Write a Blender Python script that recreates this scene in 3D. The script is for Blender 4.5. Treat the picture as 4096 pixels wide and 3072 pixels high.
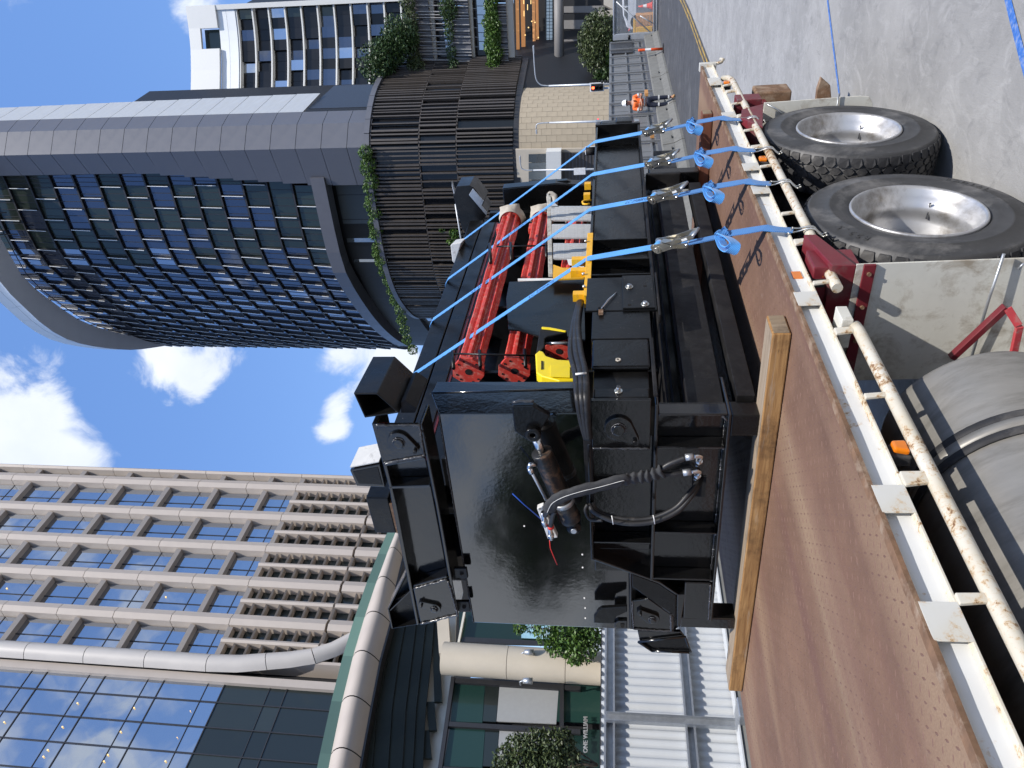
import bpy, bmesh, math, random
import numpy as np
from mathutils import Vector, Matrix
random.seed(7); rng = np.random.default_rng(7)
SC = bpy.context.scene
for o in list(bpy.data.objects): bpy.data.objects.remove(o)
COL = SC.collection

# ---------------------------------------------------------------- camera (phone held sideways: real up is picture left)
FPX = 3000.0                                   # focal length in pixels of the 4096 x 3072 photograph
def nrm(v): v = np.asarray(v, float); return v / np.linalg.norm(v)
_t = nrm([2170, 400, FPX]); _g = nrm([426, -23785, FPX])
_u = nrm(_g - _t * (_g @ _t)); _x = np.cross(_t, _u); _a = math.radians(1.5)
_up = _u * math.cos(_a) - _x * math.sin(_a); _x2 = np.cross(_t, _up)
RW = np.array([_x2, _t, _up])                  # rows: world axes seen from the camera (right, down, forward)
GRAV = RW @ _g                                 # true vertical; the road itself falls 1.5 degrees to the left
EYE = np.array([0, 0, 1.875])
cam_d = bpy.data.cameras.new('camera'); cam = bpy.data.objects.new('camera', cam_d); COL.objects.link(cam)
cam_d.sensor_width = 36; cam_d.lens = 36 * FPX / 4096; cam_d.clip_start = 0.05; cam_d.clip_end = 3000
_r, _d, _f = RW[:, 0], RW[:, 1], RW[:, 2]
cam.matrix_world = Matrix(((_d[0], _r[0], -_f[0], EYE[0]), (_d[1], _r[1], -_f[1], EYE[1]), (_d[2], _r[2], -_f[2], EYE[2]), (0, 0, 0, 1)))
SC.camera = cam

# ---------------------------------------------------------------- sun and sky
SUN = nrm([0.50, -0.27, 0.82])
sun_d = bpy.data.lights.new('sun', 'SUN'); sun_d.energy = 4.3; sun_d.angle = math.radians(0.53); sun_d.color = (1, .95, .88)
sun = bpy.data.objects.new('sun', sun_d); COL.objects.link(sun)
sun.rotation_euler = Vector(SUN).to_track_quat('Z', 'Y').to_euler(); sun.location = (20, -10, 40)
SC.view_settings.view_transform = 'Standard'; SC.view_settings.look = 'None'
SC.view_settings.exposure = 0.35; SC.view_settings.gamma = 1; SC.view_settings.use_curve_mapping = False

def ray(x, y): return RW @ (np.array([1536 - y, x - 2048, FPX]) / FPX)
def PX(x, y, X): q = ray(x, y); return EYE + q * (X / q[0])
def PY(x, y, Y): q = ray(x, y); return EYE + q * (Y / q[1])
def PZ(x, y, Z): q = ray(x, y); return EYE + q * ((Z - EYE[2]) / q[2])
BZv = nrm(GRAV); BYv = nrm(np.array([0, 1., 0]) - BZv * BZv[1]); BXv = np.cross(BYv, BZv); BB = np.array([BXv, BYv, BZv]); EB = BB @ EYE
def b2w(p): return BB.T @ np.asarray(p, float)  # building frame (true vertical) -> world
def BX(x, y, X): q = BB @ ray(x, y); return EB + q * ((X - EB[0]) / q[0])
def BY(x, y, Y): q = BB @ ray(x, y); return EB + q * ((Y - EB[1]) / q[1])
def BZ(x, y, Z): q = BB @ ray(x, y); return EB + q * ((Z - EB[2]) / q[2])
def zr(i, x, y):                                # helper: reading of the photograph in 3 x 3 crops
    ox = (0, 1350, 2696)[(i - 1) % 3]; oy = (0, 1000, 2022)[(i - 1) // 3]
    return ox + x * 1400 / 2212, oy + y * 1400 / 2212
def zs(ox, oy, x, y): return ox + x * 700 / 2212, oy + y * 700 / 2212

def build_world():
    w = bpy.data.worlds.new('World'); SC.world = w; w.use_nodes = True
    nt = w.node_tree; N = nt.nodes; L = nt.links; N.clear()
    out = N.new('ShaderNodeOutputWorld'); bg = N.new('ShaderNodeBackground'); bg.inputs['Strength'].default_value = 0.13
    sky = N.new('ShaderNodeTexSky'); sky.sky_type = 'NISHITA'; sky.sun_disc = False
    sky.sun_elevation = math.asin(SUN[2]); sky.sun_rotation = math.atan2(SUN[0], SUN[1])
    sky.altitude = 30; sky.air_density = 1.0; sky.dust_density = 0.6; sky.ozone_density = 1.6
    tc = N.new('ShaderNodeTexCoord')
    n1 = N.new('ShaderNodeTexNoise'); n1.inputs['Scale'].default_value = 13; n1.inputs['Detail'].default_value = 11; n1.inputs['Roughness'].default_value = .60; n1.inputs['Distortion'].default_value = .5
    L.new(tc.outputs['Generated'], n1.inputs['Vector'])
    acc = None                                   # soft cumulus centres (directions) carried by the noise
    blobs = [((700, 1430), .045, .40), ((770, 1550), .036, .36), ((880, 1420), .032, .34), ((640, 1390), .025, .22), ((130, 1500), .05, .17), ((20, 1640), .06, .22), ((30, 1850), .075, .34), ((230, 1800), .06, .25), ((390, 1850), .04, .20), ((1335, 1420), .03, .32), ((1560, 1400), .06, .50), ((1600, 1480), .03, .3), ((1335, 1700), .03, .34), ((1350, 1600), .02, .20), ((790, 20), .05, .34), ((30, 40), .06, .16)]
    extra = [((-.6, -.6, .45), .3, .30), ((-.72, -.66, .16), .26, .50), ((.7, -.6, .4), .35, .28), ((.5, .5, .65), .3, .26), ((-.9, -.1, .35), .25, .28), ((.2, -.85, .45), .3, .28), ((-.3, -.9, .25), .22, .3), ((.8, .3, .5), .25, .25), ((0, -.4, .9), .3, .25)]  # clouds out of view; the low one behind left added to brighten panel reflections
    for spec in blobs + extra:
        c = nrm(ray(*spec[0])) if len(spec[0]) == 2 else nrm(spec[0])
        d = N.new('ShaderNodeVectorMath'); d.operation = 'DISTANCE'; d.inputs[1].default_value = tuple(c); L.new(tc.outputs['Generated'], d.inputs[0])
        m = N.new('ShaderNodeMapRange'); m.interpolation_type = 'SMOOTHSTEP'; m.inputs['From Min'].default_value = 0; m.inputs['From Max'].default_value = spec[1] * 1.6
        m.inputs['To Min'].default_value = spec[2]; m.inputs['To Max'].default_value = 0; L.new(d.outputs['Value'], m.inputs['Value'])
        if acc is None: acc = m.outputs[0]
        else:
            s = N.new('ShaderNodeMath'); s.operation = 'ADD'; L.new(acc, s.inputs[0]); L.new(m.outputs[0], s.inputs[1]); acc = s.outputs[0]
    s = N.new('ShaderNodeMath'); s.operation = 'ADD'; L.new(acc, s.inputs[0]); L.new(n1.outputs['Fac'], s.inputs[1])
    cl = N.new('ShaderNodeMapRange'); cl.interpolation_type = 'SMOOTHSTEP'; cl.inputs['From Min'].default_value = .70; cl.inputs['From Max'].default_value = .95; L.new(s.outputs[0], cl.inputs['Value'])
    pw = N.new('ShaderNodeMath'); pw.operation = 'MULTIPLY'; pw.inputs[1].default_value = .93; L.new(cl.outputs[0], pw.inputs[0])
    n2 = N.new('ShaderNodeTexNoise'); n2.inputs['Scale'].default_value = 11; n2.inputs['Detail'].default_value = 6; L.new(tc.outputs['Generated'], n2.inputs['Vector'])
    cr = N.new('ShaderNodeMix'); cr.data_type = 'RGBA'; cr.inputs['A'].default_value = (4.6, 5.1, 5.9, 1); cr.inputs['B'].default_value = (7.4, 7.6, 7.9, 1); L.new(n2.outputs['Fac'], cr.inputs['Factor'])
    # a thin even veil of high haze lifts the deep zenith blue
    veil = N.new('ShaderNodeMix'); veil.data_type = 'RGBA'; veil.inputs['Factor'].default_value = .30; veil.inputs['B'].default_value = (1.4, 3.6, 9.6, 1); L.new(sky.outputs[0], veil.inputs['A'])
    mx = N.new('ShaderNodeMix'); mx.data_type = 'RGBA'; L.new(pw.outputs[0], mx.inputs['Factor']); L.new(veil.outputs['Result'], mx.inputs['A']); L.new(cr.outputs['Result'], mx.inputs['B'])
    L.new(mx.outputs['Result'], bg.inputs['Color']); L.new(bg.outputs[0], out.inputs['Surface'])
build_world()

# ---------------------------------------------------------------- materials
MATS = {}
def _mat(name):
    m = bpy.data.materials.new(name); m.use_nodes = True; MATS[name] = m
    b = m.node_tree.nodes['Principled BSDF']; return m, m.node_tree.nodes, m.node_tree.links, b
def noise(N, L, tc, scale, detail=4, rough=.6, stretch=None, dist=0):
    n = N.new('ShaderNodeTexNoise'); n.inputs['Scale'].default_value = scale; n.inputs['Detail'].default_value = detail; n.inputs['Roughness'].default_value = rough; n.inputs['Distortion'].default_value = dist
    if stretch:
        mp = N.new('ShaderNodeMapping'); mp.inputs['Scale'].default_value = stretch; L.new(tc, mp.inputs['Vector']); L.new(mp.outputs[0], n.inputs['Vector'])
    else: L.new(tc, n.inputs['Vector'])
    return n.outputs['Fac']
def ramp(N, L, src, lo, hi, a=0, b=1):
    m = N.new('ShaderNodeMapRange'); m.inputs['From Min'].default_value = lo; m.inputs['From Max'].default_value = hi; m.inputs['To Min'].default_value = a; m.inputs['To Max'].default_value = b; m.clamp = True
    L.new(src, m.inputs['Value']); return m.outputs[0]
def mixc(N, L, fac, A, B):
    m = N.new('ShaderNodeMix'); m.data_type = 'RGBA'
    if isinstance(fac, (int, float)): m.inputs['Factor'].default_value = fac
    else: L.new(fac, m.inputs['Factor'])
    for k, v in (('A', A), ('B', B)):
        if isinstance(v, (tuple, list)): m.inputs[k].default_value = (*v[:3], 1)
        else: L.new(v, m.inputs[k])
    return m.outputs['Result']
def mul(N, L, a, b):
    m = N.new('ShaderNodeMath'); m.operation = 'MULTIPLY'; L.new(a, m.inputs[0])
    if isinstance(b, (int, float)): m.inputs[1].default_value = b
    else: L.new(b, m.inputs[1])
    return m.outputs[0]
def bump(N, L, b, h, strength, dist=.01):
    bp = N.new('ShaderNodeBump'); bp.inputs['Strength'].default_value = strength; bp.inputs['Distance'].default_value = dist; L.new(h, bp.inputs['Height']); L.new(bp.outputs[0], b.inputs['Normal'])
def plain(name, col, rough=.6, metal=0, var=.18, scale=6, bs=.0, bscale=40, dirt=None, dirt_amt=.5, dirt_scale=3, stretch=None, spec=.5, coat=0, bdist=.004):
    """paint / stone / fabric: base colour with soft mottling, optional stains of a second colour and a fine relief"""
    m, N, L, b = _mat(name); tc = N.new('ShaderNodeTexCoord').outputs['Object']
    n = noise(N, L, tc, scale, 6, .65, stretch)
    c = mixc(N, L, ramp(N, L, n, .3, .7), tuple(x * (1 - var) for x in col), tuple(min(1, x * (1 + var)) for x in col))
    if dirt:
        d = noise(N, L, tc, dirt_scale, 9, .72, stretch, .4); c = mixc(N, L, ramp(N, L, d, .62 - .22 * dirt_amt, .74 - .1 * dirt_amt), c, dirt)
    L.new(c, b.inputs['Base Color'])
    rr = noise(N, L, tc, scale * 2.3, 5); L.new(ramp(N, L, rr, .25, .75, max(0.02, rough - .1), min(1, rough + .1)), b.inputs['Roughness'])
    b.inputs['Metallic'].default_value = metal; b.inputs['Specular IOR Level'].default_value = spec; b.inputs['Coat Weight'].default_value = coat
    if bs: bump(N, L, b, noise(N, L, tc, bscale, 5, .6, stretch), bs, bdist)
    return m
def glass(name, tint, refl=.35, rough=.03, wav=.08, wscale=.8, dark=.6, gcol=(.86, .92, 1), blend=.35):
    """coated window pane: a dark room behind a mirror-like face, slightly wavy"""
    m, N, L, b = _mat(name); tc = N.new('ShaderNodeTexCoord').outputs['Object']
    out = N['Material Output']; oi = N.new('ShaderNodeObjectInfo')
    n = noise(N, L, tc, .6, 2); c = mixc(N, L, oi.outputs['Random'], tuple(x * dark for x in tint), tuple(x * 1.35 for x in tint))
    L.new(c, b.inputs['Base Color']); b.inputs['Roughness'].default_value = .3; b.inputs['Specular IOR Level'].default_value = .2
    g = N.new('ShaderNodeBsdfGlossy'); g.inputs['Roughness'].default_value = rough; g.inputs['Color'].default_value = (*gcol, 1)
    bp = N.new('ShaderNodeBump'); bp.inputs['Strength'].default_value = wav; bp.inputs['Distance'].default_value = .1; L.new(noise(N, L, tc, wscale, 2), bp.inputs['Height']); L.new(bp.outputs[0], g.inputs['Normal'])
    lw = N.new('ShaderNodeLayerWeight'); lw.inputs['Blend'].default_value = blend
    f = ramp(N, L, lw.outputs['Fresnel'], 0, 1, refl, 1)
    ms = N.new('ShaderNodeMixShader'); L.new(f, ms.inputs[0]); L.new(b.outputs[0], ms.inputs[1]); L.new(g.outputs[0], ms.inputs[2]); L.new(ms.outputs[0], out.inputs['Surface'])
    return m
def emit(name, col, strength):
    m, N, L, b = _mat(name); b.inputs['Base Color'].default_value = (*[c_ * .2 for c_ in col], 1); b.inputs['Emission Color'].default_value = (*col, 1); b.inputs['Emission Strength'].default_value = strength; return m

# ---------------------------------------------------------------- mesh helpers
def V3(p): return np.asarray(p, float)
class MB:
    def __init__(s): s.v = []; s.f = []; s.sm = []
    def add(s, vs, fs, smooth=False):
        o = len(s.v); s.v += [tuple(map(float, p)) for p in vs]; s.f += [tuple(i + o for i in q) for q in fs]; s.sm += [smooth] * len(fs); return s
    def hexa(s, p):                               # 4 bottom points, 4 top points
        return s.add(p, [(0, 3, 2, 1), (4, 5, 6, 7), (0, 1, 5, 4), (1, 2, 6, 5), (2, 3, 7, 6), (3, 0, 4, 7)])
    def obox(s, o, a, b, c):                      # corner + three edge vectors
        o, a, b, c = map(V3, (o, a, b, c)); return s.hexa([o, o + a, o + a + b, o + b, o + c, o + a + c, o + a + b + c, o + b + c])
    def box(s, x0, x1, y0, y1, z0, z1, fr=None):
        p = [(x0, y0, z0), (x1, y0, z0), (x1, y1, z0), (x0, y1, z0), (x0, y0, z1), (x1, y0, z1), (x1, y1, z1), (x0, y1, z1)]
        if fr: p = [fr(*q) for q in p]
        return s.hexa(p)
    def prism(s, poly, vec):
        poly = [V3(p) for p in poly]; vec = V3(vec); n = len(poly)
        return s.add(poly + [p + vec for p in poly], [tuple(range(n))[::-1], tuple(range(n, 2 * n))] + [(i, (i + 1) % n, (i + 1) % n + n, i + n) for i in range(n)])
    def tube(s, path, r, n=10, cap=True, flat=None):
        P = [V3(p) for p in path]; m = len(P); R_ = r if hasattr(r, '__len__') else [r] * m; vs = []; up = None
        for i in range(m):
            t = nrm(P[min(i + 1, m - 1)] - P[max(i - 1, 0)])
            if up is None: up = nrm(np.cross(t, [0, 0, 1] if abs(t[2]) < .9 else [1, 0, 0]))
            up = nrm(up - t * (up @ t)); w = np.cross(t, up)
            for k in range(n):
                a = 2 * math.pi * k / n; vs.append(P[i] + (up * math.cos(a) + w * math.sin(a)) * R_[i])
        fs = [(i * n + k, i * n + (k + 1) % n, (i + 1) * n + (k + 1) % n, (i + 1) * n + k) for i in range(m - 1) for k in range(n)]
        s.add(vs, fs, True)
        if cap:
            o = len(s.v) - len(vs); s.f += [tuple(o + k for k in range(n))[::-1], tuple(o + (m - 1) * n + k for k in range(n))]; s.sm += [False, False]
        return s
    def cyl(s, a, b, r, r2=None, n=16): return s.tube([a, b], [r, r if r2 is None else r2], n)
    def lathe(s, prof, o, axis, n=40, closed=False):
        o = V3(o); ax = nrm(axis); u = nrm(np.cross(ax, [0, 0, 1] if abs(ax[2]) < .9 else [1, 0, 0])); w = np.cross(ax, u); vs = []
        for (r, h) in prof:
            for k in range(n):
                a = 2 * math.pi * k / n; vs.append(o + ax * h + (u * math.cos(a) + w * math.sin(a)) * r)
        m = len(prof); fs = [(i * n + k, i * n + (k + 1) % n, ((i + 1) % m) * n + (k + 1) % n, ((i + 1) % m) * n + k) for i in range(m if closed else m - 1) for k in range(n)]
        return s.add(vs, fs, True)
    def ribbon(s, path, wid, width_dir, th=.003):
        P = [V3(p) for p in path]; W = [V3(w) for w in width_dir] if hasattr(width_dir[0], '__len__') else [V3(width_dir)] * len(P); vs = []
        for i, p in enumerate(P):
            t = nrm(P[min(i + 1, len(P) - 1)] - P[max(i - 1, 0)]); w = nrm(W[i] - t * (W[i] @ t)); n = np.cross(t, w)
            vs += [p + w * wid / 2 + n * th / 2, p - w * wid / 2 + n * th / 2, p - w * wid / 2 - n * th / 2, p + w * wid / 2 - n * th / 2]
        fs = [(i * 4 + k, i * 4 + (k + 1) % 4, i * 4 + 4 + (k + 1) % 4, i * 4 + 4 + k) for i in range(len(P) - 1) for k in range(4)] + [(3, 2, 1, 0), tuple(len(P) * 4 - 4 + k for k in range(4))]
        return s.add(vs, fs)
    def build(s, name, mat, parent=None, bevel=0, smooth=False, seg=2, fix=True):
        A = np.array(s.v, float); c = (A.min(0) + A.max(0)) / 2
        me = bpy.data.meshes.new(name); me.from_pydata((A - c).tolist(), [], s.f)
        me.polygons.foreach_set('use_smooth', [True] * len(s.f) if smooth else s.sm)
        if fix and len(s.f) < 4000:
            bm = bmesh.new(); bm.from_mesh(me); bmesh.ops.recalc_face_normals(bm, faces=bm.faces); bm.to_mesh(me); bm.free()
        me.materials.append(MATS[mat] if isinstance(mat, str) else mat)
        o = bpy.data.objects.new(name, me); COL.objects.link(o)
        if parent is not None:
            o.parent = parent; pw = wl(parent); o.location = tuple(c - pw)
        else: o.location = tuple(c)
        if bevel:
            b = o.modifiers.new('bevel', 'BEVEL'); b.width = bevel; b.segments = seg; b.limit_method = 'ANGLE'; b.angle_limit = math.radians(40); b.harden_normals = False
        return o
def wl(o):
    p = np.zeros(3)
    while o is not None: p = p + np.array(o.location); o = o.parent
    return p
def tag(o, label, cat, group=None):
    o['label'] = label; o['category'] = cat
    if group: o['group'] = group
    return o
def thing(name, loc, label, cat, group=None):
    o = bpy.data.objects.new(name, None); COL.objects.link(o); o.location = tuple(map(float, loc)); o.empty_display_size = .2; return tag(o, label, cat, group)
def share(src, name, loc, parent, rot=None):      # another object on the same mesh; loc in world
    o = bpy.data.objects.new(name, src.data); COL.objects.link(o); o.parent = parent
    o.location = tuple(V3(loc) - (wl(parent) if parent else 0))
    if rot is not None: o.rotation_euler = rot
    for m in src.modifiers:
        q = o.modifiers.new(m.name, m.type)
        if m.type == 'BEVEL': q.width = m.width; q.segments = m.segments; q.limit_method = m.limit_method
    return o
def text_mesh(txt, size, origin, right, up, depth, name, mat, parent, align='LEFT', bold=0):
    cu = bpy.data.curves.new(name, 'FONT'); cu.body = txt; cu.size = size; cu.extrude = depth; cu.align_x = align; cu.offset = bold; cu.resolution_u = 3
    t = bpy.data.objects.new(name, cu); COL.objects.link(t); dg = bpy.context.evaluated_depsgraph_get(); me = bpy.data.meshes.new_from_object(t.evaluated_get(dg)); bpy.data.objects.remove(t); bpy.data.curves.remove(cu)
    right = nrm(right); up = nrm(V3(up) - right * (V3(up) @ right)); nz = np.cross(right, up)
    M = Matrix(((right[0], up[0], nz[0], 0), (right[1], up[1], nz[1], 0), (right[2], up[2], nz[2], 0), (0, 0, 0, 1)))
    me.transform(M); me.materials.clear(); me.materials.append(MATS[mat]); o = bpy.data.objects.new(name, me); COL.objects.link(o); o.parent = parent; o.location = tuple(V3(origin) - (wl(parent) if parent else 0)); return o
# ---------------------------------------------------------------- palette
plain('asphalt', (.055, .056, .06), .9, var=.3, scale=3, bs=.5, bscale=160, dirt=(.11, .11, .11), dirt_amt=.35, dirt_scale=.8)
plain('kerb', (.36, .35, .32), .9, var=.2, scale=5, bs=.3, bscale=60, dirt=(.18, .17, .15), dirt_amt=.5)
plain('barrier', (.17, .168, .155), .92, var=.18, scale=4, bs=.3, bscale=50, dirt=(.2, .2, .18), dirt_amt=.5, dirt_scale=1.5)
plain('yellow_line', (.42, .27, .05), .8, var=.3, scale=12, dirt=(.10, .095, .08), dirt_amt=1.0, dirt_scale=5)
plain('blue_marker', (.035, .14, .45), .8, var=.35, scale=30, dirt=(.3, .33, .38), dirt_amt=.6, dirt_scale=30)
plain('rubber', (.022, .022, .024), .75, var=.35, scale=8, bs=.15, bscale=120, dirt=(.09, .085, .08), dirt_amt=.45, dirt_scale=5)
plain('tyre_side', (.042, .042, .043), .58, var=.3, scale=5, bs=.08, bscale=90, dirt=(.15, .145, .14), dirt_amt=.55, dirt_scale=3)
plain('rim', (.50, .50, .505), .42, .7, var=.08, scale=4, bs=.05, bscale=60, dirt=(.22, .20, .175), dirt_amt=.6, dirt_scale=4)
plain('maroon', (.14, .015, .022), .42, var=.2, scale=6, dirt=(.12, .09, .08), dirt_amt=.5)
plain('flap_white', (.58, .57, .51), .7, var=.1, scale=3, dirt=(.30, .26, .20), dirt_amt=.55, dirt_scale=6, bs=.04, bscale=90)
plain('tank_alu', (.25, .238, .215), .48, .3, var=.2, scale=2.5, bs=.06, bscale=30, dirt=(.16, .15, .13), dirt_amt=.6, dirt_scale=2.2, stretch=(1, 4, 1))
plain('galv', (.42, .44, .46), .42, .75, var=.15, scale=12)
plain('zinc', (.58, .57, .52), .3, .9, var=.15, scale=40)
plain('rust_steel', (.16, .09, .05), .85, var=.4, scale=14, bs=.3, bscale=90, dirt=(.32, .24, .17), dirt_amt=.6, dirt_scale=9)
plain('underside', (.012, .012, .013), .85)
plain('timber_dark', (.15, .055, .03), .75, var=.35, scale=5, stretch=(1, 12, 12), bs=.2, bscale=20)
plain('hose', (.014, .014, .015), .5, var=.3, scale=30, dirt=(.06, .055, .05), dirt_amt=.3, dirt_scale=20)
plain('chrome', (.66, .66, .66), .22, 1, var=.08, scale=40)
m, N, L, b = _mat('amber'); b.inputs['Base Color'].default_value = (.85, .23, .01, 1); b.inputs['Roughness'].default_value = .12; b.inputs['Transmission Weight'].default_value = .25; b.inputs['Coat Weight'].default_value = .6

def m_concrete():
    m, N, L, b = _mat('concrete_road'); tc = N.new('ShaderNodeTexCoord').outputs['Object']
    n1 = noise(N, L, tc, 1.1, 8, .7); c = mixc(N, L, ramp(N, L, n1, .3, .72), (.24, .236, .226), (.40, .392, .375))
    n2 = noise(N, L, tc, 5.5, 9, .75, (1, .6, 1), 1.6); c = mixc(N, L, ramp(N, L, n2, .53, .70, 0, .6), c, (.15, .15, .15))
    n3 = noise(N, L, tc, 3.2, 10, .8, (1.6, 1, 1), 1.2); c = mixc(N, L, ramp(N, L, n3, .50, .72, 0, .7), c, (.50, .49, .475))
    n4 = noise(N, L, tc, 240, 3, .7); c = mixc(N, L, ramp(N, L, n4, .35, .7, 0, .55), c, (.13, .13, .13))
    L.new(c, b.inputs['Base Color']); b.inputs['Roughness'].default_value = .86
    h = N.new('ShaderNodeMath'); h.operation = 'ADD'; L.new(n4, h.inputs[0]); L.new(noise(N, L, tc, 38, 4, .6, (1, .25, 1), .8), h.inputs[1]); bump(N, L, b, h.outputs[0], .5, .006)
m_concrete()
def m_deck():
    m, N, L, b = _mat('deck_rust'); tc = N.new('ShaderNodeTexCoord').outputs['Object']
    n1 = noise(N, L, tc, 2.2, 8, .65); c = mixc(N, L, ramp(N, L, n1, .3, .7), (.125, .068, .042), (.215, .125, .078))
    fl = noise(N, L, tc, 1.0, 2, .45, (2.4, .33, 1), .35); c = mixc(N, L, ramp(N, L, fl, .50, .70, 0, .75), c, (.30, .205, .125))
    fd = noise(N, L, tc, 1.4, 3, .5, (3.2, .36, 1), .45); c = mixc(N, L, ramp(N, L, fd, .54, .70, 0, .6), c, (.135, .066, .05))
    sc = noise(N, L, tc, 7, 10, .85, (2.5, .8, 1), .5); c = mixc(N, L, ramp(N, L, sc, .60, .70, 0, .55), c, (.36, .28, .225))
    fine = noise(N, L, tc, 150, 4, .7); c = mixc(N, L, ramp(N, L, fine, .35, .7, 0, .35), c, (.09, .04, .03))
    L.new(c, b.inputs['Base Color']); b.inputs['Roughness'].default_value = .72
    hh = N.new('ShaderNodeMath'); hh.operation = 'MULTIPLY_ADD'; L.new(fine, hh.inputs[0]); hh.inputs[1].default_value = .03; L.new(fl, hh.inputs[2]); bump(N, L, b, hh.outputs[0], .55, .06)
    m2, N, L, b = _mat('deck_lug'); tc = N.new('ShaderNodeTexCoord').outputs['Object']
    c = mixc(N, L, noise(N, L, tc, 3, 5), (.115, .062, .044), (.19, .108, .076)); L.new(c, b.inputs['Base Color']); b.inputs['Roughness'].default_value = .65
m_deck()
def m_white_worn(name, base, cream, amt, sc=26):
    m, N, L, b = _mat(name); tc = N.new('ShaderNodeTexCoord').outputs['Object']
    c = mixc(N, L, ramp(N, L, noise(N, L, tc, 3, 6), .35, .7), base, cream)
    r1 = noise(N, L, tc, sc, 10, .78, None, .3); r0 = noise(N, L, tc, 2.6, 3)
    k = N.new('ShaderNodeMath'); k.operation = 'ADD'; L.new(r1, k.inputs[0]); L.new(ramp(N, L, r0, .3, .75, -.09, .10 + amt * .06), k.inputs[1])
    f1 = ramp(N, L, k.outputs[0], .60 - amt * .10, .68 - amt * .08); c = mixc(N, L, f1, c, (.50, .34, .17))
    f2 = ramp(N, L, k.outputs[0], .66 - amt * .10, .72 - amt * .08); c = mixc(N, L, f2, c, (.15, .07, .035))
    L.new(c, b.inputs['Base Color']); L.new(ramp(N, L, f2, 0, 1, .38, .8), b.inputs['Roughness']); bump(N, L, b, f2, .35, -.002)
m_white_worn('white_channel', (.72, .73, .72), (.66, .66, .64), .02, 16)
m_white_worn('white_edge', (.64, .615, .53), (.56, .50, .38), .55, 30)
m_white_worn('white_pipe', (.60, .58, .52), (.50, .44, .32), .8, 38)
m_white_worn('white_plate', (.58, .585, .565), (.54, .51, .43), .32, 16)
def m_timber(name, a, bcol, dark, axis):
    m, N, L, b = _mat(name); tc = N.new('ShaderNodeTexCoord').outputs['Object']
    st = [1.2 if k == axis else 26 for k in range(3)]
    c = mixc(N, L, ramp(N, L, noise(N, L, tc, 2.2, 5, .6, st, .3), .3, .7), a, bcol)
    c = mixc(N, L, ramp(N, L, noise(N, L, tc, 5, 7, .7, [.8 if k == axis else 40 for k in range(3)]), .6, .7), c, dark)
    c = mixc(N, L, ramp(N, L, noise(N, L, tc, 2.6, 6, .75), .52, .70, 0, .8), c, tuple(x * .35 for x in a)); c = mixc(N, L, ramp(N, L, noise(N, L, tc, 3.3, 6, .7, [.5 if k == axis else 9 for k in range(3)]), .58, .72, 0, .5), c, (.42, .36, .28))
    L.new(c, b.inputs['Base Color']); b.inputs['Roughness'].default_value = .8; bump(N, L, b, noise(N, L, tc, 4, 6, .7, st), .35, .004)
m_timber('timber', (.19, .085, .022), (.43, .24, .085), (.04, .02, .01), 0)
m_timber('timber_top', (.22, .165, .11), (.33, .26, .185), (.08, .055, .035), 0)
m_timber('timber_end', (.20, .15, .10), (.30, .23, .15), (.07, .05, .03), 2)

# ---------------------------------------------------------------- ground
def struct(name, mb, mat): o = mb.build(name, mat); o['kind'] = 'structure'; return o
def gz(y): return -.20 * min(1, max(0, (y - 9) / 14))      # the street dips a little beyond the truck
ys = [-60, -20, 0, 5, 9, 12, 16, 20, 23, 30, 60, 120, 400]
q = MB()
for a, c in zip(ys[:-1], ys[1:]): q.add([(-3.9, a, gz(a)), (400, a, gz(a)), (400, c, gz(c)), (-3.9, c, gz(c))], [(0, 1, 2, 3)])
o = struct('concrete_road', q, 'concrete_road'); o.data.shade_smooth()
q = MB()
for a, c in zip(ys[:-1], ys[1:]): q.add([(-400, a, gz(a) - .012 - .012 * 396), (-3.9, a, gz(a) - .012), (-3.9, c, gz(c) - .012), (-400, c, gz(c) - .012 - .012 * 396)], [(0, 1, 2, 3)])
struct('asphalt_road', q, 'asphalt')
q = MB()
for i in range(60):                                         # painted edge line, broken and worn
    y0 = 6 + i * 1.0; w = .07 + .02 * random.random()
    q.add([(-4.0 - w, y0, gz(y0) - .007), (-4.0, y0, gz(y0) - .007), (-4.0, y0 + .97, gz(y0 + 1) - .007), (-4.0 - w, y0 + .97, gz(y0 + 1) - .007)], [(0, 1, 2, 3)])
    q.add([(-4.15 - w, y0, gz(y0) - .007), (-4.15, y0, gz(y0) - .007), (-4.15, y0 + .94, gz(y0 + 1) - .007), (-4.15 - w, y0 + .94, gz(y0 + 1) - .007)], [(0, 1, 2, 3)])
o = q.build('edge_line', 'yellow_line', bpy.data.objects['asphalt_road'])
q = MB()
def gline(pts, w):
    for (a, c) in zip(pts[:-1], pts[1:]):
        a, c = V3(a), V3(c); n = nrm(np.cross(c - a, [0, 0, 1])) * w / 2; q.add([a + n, a - n, c - n, c + n], [(0, 1, 2, 3)])
A0 = PZ(*zr(3, 970, 0), .004); A1 = PZ(*zr(3, 1045, 605), .004); gline([A0 + (A0 - A1) * 1.5, A0, A1], .035)
A0 = PZ(*zr(3, 2110, 0), .004); A1 = PZ(*zr(3, 2170, 240), .004); A2 = PZ(*zr(3, 2212, 400), .004); gline([A0 + (A0 - A1) * 1.5, A0, A1, A2, A2 + (A2 - A1)], .05)
q.build('spray_line', 'blue_marker', bpy.data.objects['concrete_road'])

# ---------------------------------------------------------------- flatbed truck
DK = 1.187; XN = -1.5; XF = -3.967; YE = 6.44
TR = thing('flatbed_truck', (-2.73, 3, 0), 'flatbed truck with rusty brown chequer plate tray and chipped white side rail', 'truck')
MB().box(XF, XN - .004, -2.2, YE, DK - .012, DK).build('tray_floor', 'deck_rust', TR)
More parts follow.
